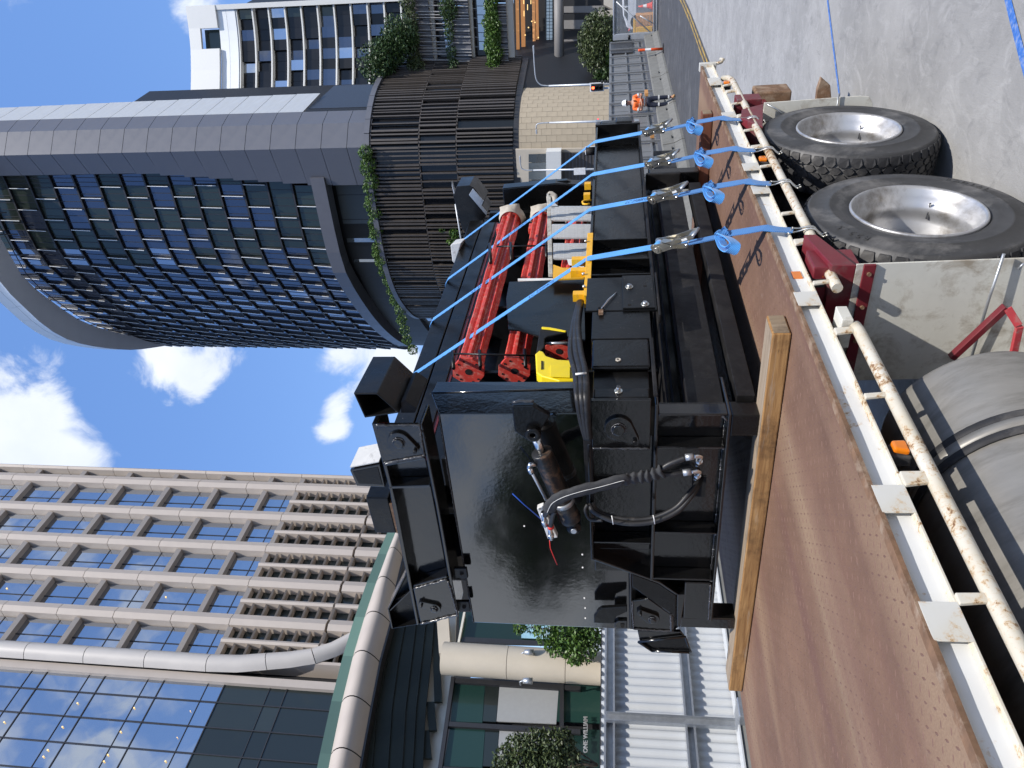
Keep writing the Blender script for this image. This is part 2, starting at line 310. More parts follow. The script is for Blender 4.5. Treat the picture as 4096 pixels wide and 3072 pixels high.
# raised lugs of the chequer plate (too many to pick out one by one)
q = MB(); P_ = .0365; vs = []; fs = []
for i, x in enumerate(np.arange(XF + .03, XN - .03, P_)):
    for j, y in enumerate(np.arange(.35, 5.4, P_)):
        a = math.radians(45 if (i + j) % 2 else -45); c_, s_ = math.cos(a), math.sin(a); l_, w_, h_ = .0125 * random.uniform(.85, 1.1), .0040, .0017 * random.uniform(.4, 1.1); o = len(vs)
        for (u_, v_, k_) in ((-l_, 0, 0), (-l_ * .3, -w_, 0), (l_ * .3, -w_, 0), (l_, 0, 0), (l_ * .3, w_, 0), (-l_ * .3, w_, 0), (-l_ * .45, 0, h_), (l_ * .45, 0, h_)):
            vs.append((x + u_ * c_ - v_ * s_, y + u_ * s_ + v_ * c_, DK + k_ - .0002))
        fs += [(o, o + 1, o + 6), (o + 1, o + 2, o + 7, o + 6), (o + 2, o + 3, o + 7), (o + 3, o + 4, o + 7), (o + 4, o + 5, o + 6, o + 7), (o + 5, o, o + 6)]
q.v = vs; q.f = fs; q.sm = [False] * len(fs)
o = q.build('chequer_lugs', 'deck_lug', TR, fix=False); o['kind'] = 'stuff'
# ragged rusty lip of the plate
q = MB(); yy = np.arange(-1.0, YE, .03); e = XN + .004 + rng.normal(0, .0022, len(yy)).cumsum() * .25; e = XN + .001 + (e - e.mean()) * .6; e = np.clip(e, XN - .004, XN + .007)
for k in range(len(yy) - 1):
    q.hexa([(XN - .03, yy[k], DK + .0008), (e[k], yy[k], DK - .012), (e[k + 1], yy[k + 1], DK - .012), (XN - .03, yy[k + 1], DK + .0008), (XN - .03, yy[k], DK + .002), (e[k], yy[k], DK + .001), (e[k + 1], yy[k + 1], DK + .001), (XN - .03, yy[k + 1], DK + .002)])
q.build('tray_lip', 'rust_steel', TR, fix=False)
ZF = 1.099                                                  # side channel, open outwards
MB().box(XN - .032, XN - .020, -2.2, YE - .02, ZF - .004, DK - .014).build('side_channel_web', 'white_channel', TR)
q = MB(); q.box(XN - .020, XN + .003, -2.2, YE - .02, ZF - .006, ZF + .002)
q.build('side_channel_flange', 'white_edge', TR, bevel=.002)
for (ya, yb) in [(2.594, 2.70), (1.50, 1.605), (1.106, 1.213), (.66, .77), (5.80, 6.0), (5.0, 5.12), (4.05, 4.16), (3.72, 3.83), (.2, .3)]:
    MB().prism([(XN + .003, ya, DK - .006), (XN + .003, yb, DK - .006), (XN + .0055, yb, ZF - .004), (XN + .0055, ya, ZF - .004)], (-.004, 0, 0)).build('cover_plate', 'white_plate', TR, bevel=.001)
MB().box(XN - .05, XN + .012, YE - .03, YE + .02, ZF - .03, DK + .012).build('corner_cap', 'white_plate', TR, bevel=.003)
def rail(path, struts):
    p = MB().tube([(a_ - .06, b_ * 1.042, 1.875 - (1.875 - c_) * 1.042) for a_, b_, c_ in path], .0213, 14).build('rope_rail', 'white_pipe', TR)
    for i, (y, w) in enumerate(struts):
        y = y * 1.042; MB().prism([(-1.500, y - w, ZF - .004), (-1.500, y + w, ZF - .004), (-1.492, y + w * .8, 1.022), (-1.492, y - w * .8, 1.022)], (.012, 0, 0)).build('rail_strut', 'white_pipe', TR, bevel=.003)
rail([(-1.43, -1.8, 1.05), (-1.43, 1.1, 1.05), (-1.43, 2.29, 1.05), (-1.43, 2.33, 1.055)], [(2.30, .02), (1.926, .012), (1.56, .028), (1.17, .016), (.75, .014), (.4, .016)])
rail([(-1.43, 2.60, 1.05), (-1.43, 2.66, 1.05), (-1.43, 4.0, 1.05), (-1.43, 5.62, 1.05), (-1.435, 5.72, 1.065), (-1.45, 5.78, 1.095)], [(2.65, .012), (3.01, .026), (3.31, .012), (3.92, .012), (4.22, .028), (4.52, .012), (4.80, .03), (5.07, .012), (5.36, .028), (5.52, .012)])
MB().tube([(-1.50, YE - .01, 1.08), (-1.49, YE - .01, 1.03), (-1.48, YE + .03, 1.01), (-1.48, YE + .06, 1.03)], .012, 8).build('rope_hook', 'white_pipe', TR)
def marker(y, z):
    z = 1.058; y = y * 1.034; base = MB().box(-1.55, -1.512, y - .03, y + .03, z - .03, z + .026).build('marker_light', 'rubber', TR, bevel=.006)
    MB().prism([(-1.513, y - .026, z - .022), (-1.513, y + .026, z - .022), (-1.513, y + .024, z + .02), (-1.513, y - .014, z + .02)], (.022, 0, 0)).build('amber_lens', 'amber', base, bevel=.008, seg=3)
for y in (2.76, 1.71, 4.09, 5.67): marker(y, 1.083)
MB().box(XN - .021, XN - .015, 2.85, 2.91, 1.112, 1.15).build('reflector', 'amber', TR, bevel=.002)
# chassis in the shade under the tray
q = MB(); q.box(-3.1, -2.95, -2.2, 6.3, .75, 1.05); q.box(-2.5, -2.35, -2.2, 6.3, .75, 1.05)
q.build('chassis_rail', 'underside', TR)
for y in np.arange(-1.8, 6.3, .62): MB().box(XF + .1, XN - .07, y - .03, y + .03, DK - .11, DK - .013).build('cross_bearer', 'underside', TR)
# wheels
def wheel(cy, cz, tilt):
    c = V3((XN + .01, cy, cz)); ax = nrm((1, 0, .0))
    T = MB().lathe([(.284, -.022), (.296, -.006), (.33, .002), (.372, .006), (.376, .0085), (.384, .0085), (.388, .005), (.43, .002), (.462, -.008), (.466, -.006), (.474, -.012), (.486, -.03), (.490, -.05), (.490, -.21), (.482, -.235), (.44, -.258), (.36, -.262), (.29, -.24)], c, ax, 96, True)
    w = thing0('wheel', c, TR); T.build('tyre', 'tyre_side', w)
    q = MB(); n = 46                                           # interlocking hexagonal tread blocks
    for row in range(5):
        for k in range(n):
            a0 = 2 * math.pi * (k + .5 * (row % 2)) / n; hx = -.05 - row * .040; hl, hw = .0185, .031
            pts = []
            for (du, dv) in ((-hl, -.014), (-hl, .014), (0, hw - .002), (hl, .014), (hl, -.014), (0, -hw + .002)):
                if row == 0 and du < 0: du = -.030; dv *= 1.6
                pts.append((hx - du, a0 + dv / .49))
            sgn = lambda h, a, r: c + np.array([h, math.cos(a) * r, math.sin(a) * r])
            lo = [sgn(h, a, .486 if h < -.035 else .476) for h, a in pts]; hi = [sgn(h, a, .5005 if h < -.035 else .488) for h, a in pts]
            q.add(lo + hi, [tuple(range(6, 12))] + [(i, (i + 1) % 6, (i + 1) % 6 + 6, i + 6) for i in range(6)])
    t = q.build('tread_blocks', 'rubber', w, fix=False); t['kind'] = 'stuff'
    r_ = MB().lathe([(.286, -.03), (.292, -.006), (.288, .004), (.280, .002), (.274, -.012), (.268, -.03), (.262, -.045), (.258, -.07), (.248, -.085), (.246, -.115), (.252, -.135), (.250, -.165), (.240, -.185), (.236, -.235), (.225, -.262), (.20, -.275), (.165, -.28), (.15, -.285), (.0, -.285)], c, ax, 72).build('rim', 'rim', w)
    h = MB().lathe([(.13, -.284), (.13, -.255), (.115, -.25), (.06, -.25), (.055, -.24), (0, -.24)], c, ax, 32).build('hub', 'rubber', w)
    for k in range(10):
        a = 2 * math.pi * k / 10; p = c + np.array([-.275, math.cos(a) * .165, math.sin(a) * .165]); MB().cyl(p + V3((-.01, 0, 0)), p + V3((.02, 0, 0)), .014, n=6).build('wheel_nut', 'zinc', w)
    for k in range(5):
        a = 2 * math.pi * (k + .3) / 5; p = c + np.array([-.271, math.cos(a) * .212, math.sin(a) * .212]); MB().cyl(p, p + V3((.004, 0, 0)), .014, n=12).build('hand_hole', 'underside', w)
    MB().tube([c + V3((-.14, .20, -.13)), c + V3((-.09, .215, -.14)), c + V3((-.06, .2, -.13))], .005, 6).build('valve', 'chrome', w)
    ic = c + V3((-.30, 0, 0)); MB().lathe([(.284, -.022), (.33, .002), (.43, .002), (.474, -.012), (.49, -.05), (.49, -.21), (.44, -.258), (.29, -.24)], ic, ax, 48, True).build('inner_tyre', 'rubber', w)
    return w, c
def thing0(name, loc, parent):
    o = bpy.data.objects.new(name, None); COL.objects.link(o); o.parent = parent; o.location = tuple(V3(loc) - wl(parent)); o.empty_display_size = .1; return o
W2, cw2 = wheel(3.44, .495, 0); W1, cw1 = wheel(4.665, .503, 0)
def side_letters(txt, c, R_, a0, da, size, w):
    for k, ch in enumerate(txt):
        if ch == ' ': continue
        a = a0 + da * k; p = c + np.array([.0035, math.cos(a) * R_, math.sin(a) * R_]); up = np.array([0, math.cos(a), math.sin(a)]); rt = np.cross(up, [1, 0, 0])
        text_mesh(ch, size, p, rt, up, .0018, 'raised_letter', 'tyre_side', w, 'CENTER')
side_letters('R22.5', cw2, .405, 2.35, -.085, .046, W2); side_letters('RADIAL', cw2, .400, 5.65, -.09, .042, W2)
# mud flaps, guard brackets, lamp bracket, tank
fl = MB().prism([(-1.435, 2.80, .93), (-1.425, 2.80, .12), (-1.445, 2.80, .06), (-1.98, 2.80, .06), (-2.0, 2.80, .93)], (0, .008, 0)).build('front_mud_flap', 'flap_white', TR, bevel=.002)
MB().tube([PY(*zr(6, 2085, 25), 2.775), PY(*zr(6, 1990, 310), 2.77), PY(*zr(6, 1870, 710), 2.785)], .006, 8).build('flap_stay', 'galv', TR)
MB().tube([(-1.455, 2.785, .30), (-1.44, 2.78, .315), (-1.44, 2.775, .335), (-1.46, 2.775, .345)], .005, 8).build('flap_loop', 'galv', TR)
q = MB(); q.box(-2.0, -1.432, 2.785, 2.798, .86, .905)
g = q.build('guard_bracket', 'maroon', TR, bevel=.002)
for x in (-1.47, -1.62, -1.78): MB().cyl((x, 2.776, .883), (x, 2.786, .883), .009, n=6).build('bracket_bolt', 'rust_steel', g)
MB().prism([(-1.44, 2.80, .93), (-1.44, 2.81, 1.02), (-1.44, 3.10, 1.07), (-1.44, 3.10, 1.02)], (-.34, 0, 0)).build('guard_plate', 'maroon', TR, bevel=.003)
MB().box(-1.9, -1.46, 2.83, 2.99, .90, 1.08).build('guard_box', 'maroon', TR, bevel=.004)
MB().box(-1.58, -1.46, 2.42, 2.52, 1.03, 1.07).build('spacer_block', 'flap_white', TR, bevel=.003)
rf = MB().prism([PY(*zr(3, 570, 650), 5.2), PY(*zr(3, 1180, 606), 5.2), PY(*zr(3, 1235, 612), 5.2), PY(*zr(3, 1255, 650), 5.2), PY(*zr(3, 1255, 690), 5.2), (-1.95, 5.2, .24), (-1.95, 5.2, .9)], (0, .009, 0)).build('rear_mud_flap', 'flap_white', TR, bevel=.002)
p0_ = PY(*zr(3, 1050, 603), 5.19); p1_ = PY(*zr(3, 1030, 690), 5.19); MB().tube([p0_ + V3((0, .03, 0)), p0_ + V3((.01, 0, .01)), p1_, p1_ + V3((-.1, 0, .03))], .005, 8).build('flap_stay', 'galv', TR)
MB().tube([PY(*zr(3, 590, 660), 5.18), PY(*zr(3, 650, 690), 5.17), PY(*zr(3, 700, 735), 5.15)], .006, 8).build('flap_stay', 'galv', TR)
MB().prism([PX(*zr(3, 565, 655), -1.47), PX(*zr(3, 430, 690), -1.47), PX(*zr(3, 420, 745), -1.47), PX(*zr(3, 560, 800), -1.47)], (-.3, 0, 0)).build('rear_guard_plate', 'maroon', TR, bevel=.003)
MB().box(-2.3, -1.47, 5.28, 5.42, .90, 1.06).build('rear_cross_member', 'maroon', TR, bevel=.004)
bo = PX(*zr(3, 520, 600), -1.55); b1 = PX(*zr(3, 745, 585), -1.55)
MB().box(-1.95, -1.52, 5.62, 5.82, .64, .88).build('step_block', 'rust_steel', TR, bevel=.01)
MB().box(-2.2, -1.56, 5.5, 5.6, .82, .88).build('step_arm', 'maroon', TR, bevel=.004)
pt = [PY(*zr(3, *k), 6.4) for k in ((900, 625), (905, 570), (932, 490), (988, 540), (995, 615))]
MB().prism(pt + [pt[-1] + V3((-.25, 0, 0)), pt[0] + V3((-.25, 0, 0))], (0, .05, 0)).build('tail_wedge', 'rust_steel', TR, bevel=.004)
tri = [PY(*zr(6, *k), 2.62) for k in ((1760, 695), (2110, 370), (2200, 640), (2140, 720))]
T_ = thing0('triangle_bracket', tri[0], TR)
def bar(a, b, w, d, name, mat, parent):
    a, b = V3(a), V3(b); t = nrm(b - a); n = nrm(np.cross(t, [0, 1, 0])); return MB().hexa([a - n * w, a + n * w, a + n * w + V3((0, d, 0)), a - n * w + V3((0, d, 0)), b - n * w, b + n * w, b + n * w + V3((0, d, 0)), b - n * w + V3((0, d, 0))]).build(name, mat, parent, bevel=.002)
bar(tri[0], tri[1], .012, .03, 'bracket_bar', 'maroon', T_)
plain('bracket_red', (.45, .05, .06), .5, var=.2, scale=10, dirt=(.3, .25, .22), dirt_amt=.5, dirt_scale=12)
bar(tri[1], PY(*zr(6, 2180, 480), 2.60), .014, .004, 'bracket_red_face', 'bracket_red', T_); bar(PY(*zr(6, 2190, 490), 2.6), tri[3], .012, .02, 'bracket_bar', 'bracket_red', T_)
tank = MB().lathe([(0, 0), (.25, 0), (.30, -.012), (.325, -.03), (.335, -.06), (.335, -3.2), (.30, -3.26), (0, -3.26)], (-1.80, 2.26, .60), (0, 1, 0), 72).build('fuel_tank', 'tank_alu', TR)
for yb in (1.86, .75):
    for dy in (-.032, .032): MB().lathe([(.337, dy - .016), (.342, dy - .016), (.342, dy + .016), (.337, dy + .016)], (-1.80, yb, .60), (0, 1, 0), 64, True).build('strap_rubber', 'rubber', tank)
    MB().lathe([(.338, -.018), (.3425, -.018), (.3425, .018), (.338, .018)], (-1.80, yb, .60), (0, 1, 0), 64, True).build('tank_strap', 'tank_alu', tank)
    MB().cyl((-1.50, yb, .43), (-1.53, yb, .36), .011, n=10).build('strap_bolt', 'zinc', tank); MB().box(-1.475, -1.455, yb - .018, yb + .018, .44, .56).build('strap_buckle', 'galv', tank, bevel=.006)
a_ = math.radians(20); MB().cyl((-1.80 + .330 * math.cos(a_), 1.42, .60 + .330 * math.sin(a_)), (-1.80 + .3365 * math.cos(a_), 1.42, .60 + .3365 * math.sin(a_)), .03, n=24).build('filler_mark', 'flap_white', tank)
# timbers under the load
def timber(y0l, y0r, xl, xr, wid, h, label, mats):
    t = thing('timber_bearer', ((xl + xr) / 2, (y0l + y0r) / 2, DK), label, 'timber')
    n = 14; q = MB(); top = MB(); 
    MB().hexa([(xl, y0l, DK + .003), (xr, y0r, DK + .003), (xr, y0r + wid, DK + .003), (xl, y0l + wid, DK + .003), (xl, y0l, DK + h), (xr, y0r, DK + h), (xr, y0r + wid, DK + h), (xl, y0l + wid, DK + h)]).build('beam', mats[0], t, bevel=.006, seg=3)
    MB().hexa([(xl + .008, y0l + .008, DK + h - .001), (xr - .008, y0r + .008, DK + h - .001), (xr - .008, y0r + wid - .008, DK + h - .001), (xl + .008, y0l + wid - .008, DK + h - .001), (xl + .008, y0l + .008, DK + h + .0015), (xr - .008, y0r + .008, DK + h + .0015), (xr - .008, y0r + wid - .008, DK + h + .0015), (xl + .008, y0l + wid - .008, DK + h + .0015)]).build('weathered_top', mats[1], t)
    MB().hexa([(xr - .001, y0r + .006, DK + .01), (xr + .0015, y0r + .006, DK + .01), (xr + .0015, y0r + wid - .006, DK + .01), (xr - .001, y0r + wid - .006, DK + .01), (xr - .001, y0r + .006, DK + h - .006), (xr + .0015, y0r + .006, DK + h - .006), (xr + .0015, y0r + wid - .006, DK + h - .006), (xr - .001, y0r + wid - .006, DK + h - .006)]).build('end_grain', mats[2], t)
    return t
timber(2.488, 2.597, -3.885, -1.625, .145, .075, 'long yellow timber bearer lying across the front of the tray', ('timber', 'timber_top', 'timber_end'))
timber(5.45, 5.45, -3.85, -1.60, .10, .075, 'dark red brown timber bearer across the rear of the tray', ('timber_dark', 'timber_dark', 'timber_end'))
# ---------------------------------------------------------------- black steel machine on the tray
def m_black(name, speck, rough, base=(.0035, .0035, .0036), dust=0, spec=.6, peel=.16):
    m, N, L, b = _mat(name); tc = N.new('ShaderNodeTexCoord').outputs['Object']
    c = mixc(N, L, ramp(N, L, noise(N, L, tc, 5, 6), .4, .7), base, tuple(x * 1.9 for x in base))
    if dust: c = mixc(N, L, ramp(N, L, noise(N, L, tc, 3.5, 9, .75), .5, .75, 0, dust), c, (.10, .095, .09))
    sp = noise(N, L, tc, 95, 3, .7); cl_ = ramp(N, L, noise(N, L, tc, 6, 4, .6), .45, .75, -.05, .045); k_ = N.new('ShaderNodeMath'); k_.operation = 'ADD'; L.new(sp, k_.inputs[0]); L.new(cl_, k_.inputs[1]); f = ramp(N, L, k_.outputs[0], .83 - speck, .85 - speck)
    c = mixc(N, L, f, c, (.55, .53, .50)); L.new(c, b.inputs['Base Color'])
    L.new(ramp(N, L, noise(N, L, tc, 4, 6, .6), .3, .75, rough * .7, rough * 1.7), b.inputs['Roughness'])
    h = N.new('ShaderNodeMath'); h.operation = 'ADD'; L.new(noise(N, L, tc, 60, 3, .5), h.inputs[0]); L.new(mul(N, L, noise(N, L, tc, 3.0, 4, .6), 5), h.inputs[1]); bump(N, L, b, h.outputs[0], peel, .004)
    b.inputs['Specular IOR Level'].default_value = spec
m_black('black_gloss', .03, .13); m_black('black_panel', .005, .07, spec=.8, peel=.07); MATS['black_panel'].node_tree.nodes['Principled BSDF'].inputs['Coat Weight'].default_value = 1; MATS['black_panel'].node_tree.nodes['Principled BSDF'].inputs['Coat Roughness'].default_value = .06; MATS['black_gloss'].node_tree.nodes['Principled BSDF'].inputs['Coat Weight'].default_value = .35; MATS['black_gloss'].node_tree.nodes['Principled BSDF'].inputs['Coat Roughness'].default_value = .08; m_black('black_paint', .05, .2, spec=.32); m_black('black_speckled', .12, .3, dust=.12, spec=.32); m_black('black_dull', .09, .5, (.007, .0065, .0065), .25, spec=.3)
m_black('weld_bead', .2, .22, (.03, .03, .032))
plain('red_pipe', (.54, .045, .03), .5, var=.18, scale=12, dirt=(.58, .25, .19), dirt_amt=.6, dirt_scale=26, bs=.12, bscale=60)
plain('red_oxide', (.10, .012, .014), .5, var=.2)
plain('yellow_paint', (.80, .42, .01), .4, var=.1, scale=12, dirt=(.5, .28, .05), dirt_amt=.4, dirt_scale=30)
plain('yellow_plastic', (.80, .62, .01), .38, var=.06, scale=10)
plain('alu', (.58, .58, .57), .42, .35, var=.15, scale=10, stretch=(1, 1, 14), dirt=(.32, .31, .29), dirt_amt=.4, dirt_scale=14)
plain('stile', (.50, .48, .42), .65, .2, var=.2, scale=10, dirt=(.16, .14, .12), dirt_amt=.6, dirt_scale=18)
plain('sleeve', (.035, .036, .038), .8, var=.25, scale=18, bs=.5, bscale=300)
plain('white_box', (.62, .62, .60), .5, var=.08, scale=10, dirt=(.25, .24, .22), dirt_amt=.4, dirt_scale=10)
plain('cyl_black', (.013, .013, .013), .42, var=.4, scale=8, dirt=(.16, .09, .05), dirt_amt=.45, dirt_scale=7, stretch=(2, 2, 2))
plain('sack', (.42, .38, .32), .85, var=.2, scale=10, bs=.5, bscale=20, bdist=.02)
plain('blue_tie', (.02, .09, .45), .5); plain('red_wire', (.6, .03, .02), .5); plain('black_hole', (.003, .003, .003), .9); plain('tag_white', (.75, .75, .72), .5)

MW = nrm([-1, -.047, 0]); MA = nrm([-.047, 1, 0]); MO = V3((-2.05, 2.615, 0)); ZV = V3((0, 0, 1))
def mp(s, z, d=0): return MO + MW * s + MA * d + ZV * z
def FMp(px, d=0):
    q = ray(*px); o = MO + MA * d; return EYE + q * (((o - EYE) @ MA) / (q @ MA))
K_ = lambda x, y, d=0: FMp(zr(5, x, y), d); L_ = lambda x, y, d=0: FMp(zr(8, x, y), d)
A_ = lambda x, y, d=0: FMp(zs(2300, 1700, x, y), d); B_ = lambda x, y, d=0: FMp(zs(2300, 2100, x, y), d); C_ = lambda x, y, d=0: FMp(zs(1900, 1600, x, y), d); Q_ = lambda x, y, d=0: FMp(zs(1400, 1350, x, y), d)
MC = thing('steel_press_frame', (-2.8, 4.2, 1.262), 'large glossy black welded steel machine frame strapped on the truck tray', 'machine')
def mbox(s0, s1, z0, z1, d0, d1, name, mat='black_gloss', bevel=.004, parent=None): return MB().box(s0, s1, d0, d1, z0, z1, lambda s, d, z: mp(s, z, d)).build(name, mat, parent or MC, bevel=bevel)
def mpoly(pts, th, name, mat='black_gloss', bevel=.004, parent=None): return MB().prism(pts, MA * th).build(name, mat, parent or MC, bevel=bevel)
def weld(pts, r=.006, parent=None):                         # ropy weld bead along a joint
    P = [V3(p) for p in pts]; out = []
    for a, b in zip(P[:-1], P[1:]):
        n = max(3, int(np.linalg.norm(b - a) / .012)); out += [a + (b - a) * k / n + rng.normal(0, .0012, 3) for k in range(n)]
    out.append(P[-1]); MB().tube(out, [r * (.75 + .5 * random.random()) for _ in out], 6).build('weld_seam', 'weld_bead', parent or MC)
def pivot(c, r, d0, ang, name='pivot_cap', ln=1.55, br=.3):   # keeper plate with pin and locking bolt
    c = V3(c); t1 = math.radians(ang); pts = []
    ux, uz = MW, ZV
    tip = (math.cos(t1), math.sin(t1))
    for k in range(-10, 11):
        a = t1 + math.pi + k / 10 * math.radians(118); pts.append(c + (ux * math.cos(a) + uz * math.sin(a)) * r)
    tp = c + (ux * tip[0] + uz * tip[1]) * r * ln
    for k in range(-5, 6):
        a = t1 + k / 5 * math.radians(62); pts.append(tp + (ux * math.cos(a) + uz * math.sin(a)) * r * br)
    o = MB().prism(pts, -MA * .016).build(name, 'black_gloss', MC, bevel=.002)
    MB().cyl(c - MA * .012, c - MA * .030, r * .46, n=20).build('pivot_pin', 'black_gloss', o, bevel=.004)
    weld([c - MA * .018 + (ux * math.cos(a) + uz * math.sin(a)) * r * .5 for a in np.linspace(0, 6.28, 20)], .0035, o)
    MB().cyl(tp - MA * .010, tp - MA * .034, r * .17, n=6).build('lock_bolt', 'black_paint', o)
    return o
# lower front frame: bottom, middle and top flanges, web, ribs
mbox(-.012, 1.312, 1.382, 1.396, -.005, .30, 'bottom_flange'); mbox(-.06, 1.03, 1.690, 1.706, 0, .09, 'middle_flange'); mbox(.15, .885, 1.988, 2.002, -.004, .10, 'top_flange')
mbox(-.01, 1.31, 1.397, 1.689, .082, .094, 'lower_web'); mbox(.17, .89, 1.707, 1.987, .083, .095, 'upper_web'); mbox(.885, 1.05, 1.60, 1.987, .0835, .094, 'upper_web')
for s_ in (.18, .70, 1.02): mbox(s_ - .012, s_, 1.397, 1.689, .003, .081, 'lower_rib')
for s_ in (.775,): mbox(s_ - .011, s_, 1.707, 1.987, .003, .082, 'upper_rib')
mbox(-.012, .0, 1.397, 1.689, .002, .081, 'lower_rib')
mpoly([mp(-.088, 1.722), mp(.176, 1.722), mp(.176, 1.982), mp(-.088, 1.982)], .014, 'corner_plate')
mbox(.162, .176, 1.722, 1.982, .015, .082, 'upper_rib')
pivot(mp(.058, 1.862), .062, 0, -48)
for z_ in (1.395, 1.689): weld([mp(.005, z_, .078), mp(1.30, z_, .078)], .004)
weld([mp(.17, 1.986, .079), mp(.77, 1.986, .079)], .004); weld([mp(.176, 1.725, -.002), mp(.176, 1.98, -.002)], .0045); weld([mp(.02, 1.398, -.002), mp(.0, 1.42, .0)], .005)
for s_ in (.18, .70, 1.02): weld([mp(s_, 1.40, .006), mp(s_, 1.40, .078)], .006); weld([mp(s_ - .005, 1.686, .006), mp(s_ - .005, 1.686, .078)], .005); weld([mp(s_ + .002, 1.40, .079), mp(s_ + .002, 1.686, .079)], .0038)
# sloping flange at the left and its pocket
dg = [mp(.885, 2.002), mp(.972, 1.815), mp(1.045, 1.665), mp(1.125, 1.575), mp(1.12, 1.56), mp(1.035, 1.652), mp(.960, 1.808), mp(.872, 1.99)]
mpoly(dg, .09, 'sloping_flange')
mpoly([B_(720, 620), B_(1060, 745), B_(1280, 890), B_(1270, 1180), B_(1230, 1130), B_(930, 930), B_(720, 780)], .012, 'pocket_plate', 'black_paint')
mpoly([B_(712, 610, .04), B_(1060, 745, .04), B_(1310, 900, .04), B_(1310, 1290, .04), B_(1240, 1345, .04), B_(712, 1320, .04)], .03, 'pocket_back', 'black_paint')
mpoly([B_(712, 765), B_(735, 765), B_(1265, 1140), B_(1255, 1165)], .02, 'pocket_rim')
mpoly([B_(690, 600), B_(715, 600), B_(725, 1320), B_(690, 1320)], .03, 'pocket_rim')
mpoly([B_(720, 960), B_(930, 935), B_(1250, 1160), B_(1255, 1350), B_(735, 1325)], .016, 'left_pivot_plate')
pivot(B_(975, 1165, 0), .038, 0, 128, ln=2.0, br=.55); weld([B_(725, 970, -.004), B_(735, 1315, -.004), B_(1245, 1345, -.004)], .005); weld([B_(1215, 1140, -.004), B_(1220, 1330, -.004)], .008)
mpoly([B_(240, 1240), B_(240, 1160), B_(290, 1080), B_(340, 1050), B_(660, 1030), B_(660, 1100), B_(520, 1160), B_(495, 1250)], .02, 'curved_lug', 'black_paint')
lg = mpoly([B_(500, 1300), B_(500, 1240), B_(540, 1215), B_(660, 1215), B_(660, 1310)], .03, 'eye_lug'); MB().cyl(B_(600, 1275, -.002), B_(600, 1275, -.008), .011, n=14).build('eye_hole', 'black_hole', lg)
# legs
mbox(-.005, .105, 1.2625, 1.381, .0, .11, 'leg', 'black_paint', .006); mbox(1.295, 1.372, 1.2625, 1.545, .0, .11, 'leg', 'black_gloss', .006)
mpoly([B_(1290, 880), B_(1400, 880), B_(1330, 1290), B_(1290, 1290)], .05, 'leg_cheek')
mpoly([B_(1390, 730), B_(1720, 740), B_(1690, 1200), B_(1370, 1180)], .012, 'lower_left_plate', 'black_gloss'); weld([B_(1715, 760, -.003), B_(1690, 1195, -.003)], .006)
# bottom left hollow gusset
g = mpoly([B_(790, 1340, .02), B_(1330, 1350, .02), B_(1385, 1415, .02), B_(820, 1480, .02)], .02, 'gusset')
mpoly([B_(805, 1478, .02), B_(1385, 1415, .02), B_(1460, 1600, .02), B_(1440, 1615, .02), B_(980, 1592, .02)], .012, 'gusset_rear', 'black_paint', parent=g)
for a, c in (((800, 1478), (1390, 1412)), ((1390, 1412), (1462, 1605)), ((1445, 1612), (975, 1594)), ((975, 1594), (800, 1478))): MB().tube([B_(*a, .01), B_(*c, .01)], .007, 6).build('gusset_rim', 'black_gloss', g)
# big glossy front panel with returned edge
PD = .088
mpoly([K_(640, 1035, PD), K_(1540, 1030, PD), L_(1600, 0, PD), B_(690, 560, PD), B_(700, 1320, PD), L_(860, 740, PD), L_(735, 0, PD)], .02, 'front_panel', 'black_panel', .006)
pa, pb, pc, pd = K_(640, 1034, PD), K_(1540, 1029, PD), K_(600, 903, PD), K_(1520, 880, PD)
e1 = V3(pa) + V3((.02, .15, 0)); e2 = V3(pb) + V3((.02, .15, 0))
def hitY(px, X): return PX(*px, X)
ea = hitY(zr(5, 595, 903), pa[0] + .012); eb = hitY(zr(5, 1500, 880), pb[0] + .012); ec = hitY(zr(5, 632, 832), pa[0] - .01); ed = hitY(zr(5, 1500, 832), pb[0] - .01)
MB().prism([pa, pb, eb, ea], (-.012, 0, 0)).build('panel_return', 'black_gloss', MC, bevel=.004)
MB().prism([ea, eb, ed, ec], (-.02, 0, 0)).build('panel_side', 'black_paint', MC, bevel=.004)
weld([pa, K_(700, 1420, PD), L_(735, 0, PD), L_(860, 738, PD)], .004)
MB().tube([ea, (ea + eb) / 2, eb], .006, 6).build('panel_edge', 'black_gloss', MC)
for (x, y) in ((1547, 310), (1549, 392), (1560, 585), (1565, 648), (1566, 712), (1180, 130)): MB().cyl(L_(x, y, PD), L_(x, y, PD - .004), .0045, n=8).build('plug_weld', 'tag_white', MC)
# upper front beam
ub = [((215, 1100), (530, 1100)), ((320, 1490), (590, 1490))]
mpoly([K_(215, 1098), K_(250, 1098), L_(375, 0), L_(515, 750), L_(500, 760), L_(345, 0), K_(325, 1500)], .16, 'upper_beam_top_flange')
mpoly([K_(515, 1098), K_(535, 1098), L_(640, 0), L_(765, 690), L_(745, 700), L_(620, 0)], .16, 'upper_beam_bottom_flange')
mpoly([K_(250, 1098, .07), K_(515, 1098, .07), L_(745, 690, .07), L_(520, 740, .07)], .012, 'upper_beam_web', 'black_gloss')
mpoly([K_(246, 1108), K_(520, 1108), K_(548, 1300), K_(285, 1350)], .015, 'pivot_plate'); weld([K_(246, 1108, -.003), K_(518, 1108, -.003), K_(546, 1300, -.003), K_(290, 1348, -.003)], .006)
pivot(K_(392, 1205, 0), .055, 0, -60)
mpoly([K_(285, 1352), K_(548, 1305), K_(552, 1322), K_(290, 1370)], .07, 'beam_rib'); mpoly([K_(318, 1495), K_(585, 1485), K_(588, 1500), K_(322, 1510)], .07, 'beam_rib')
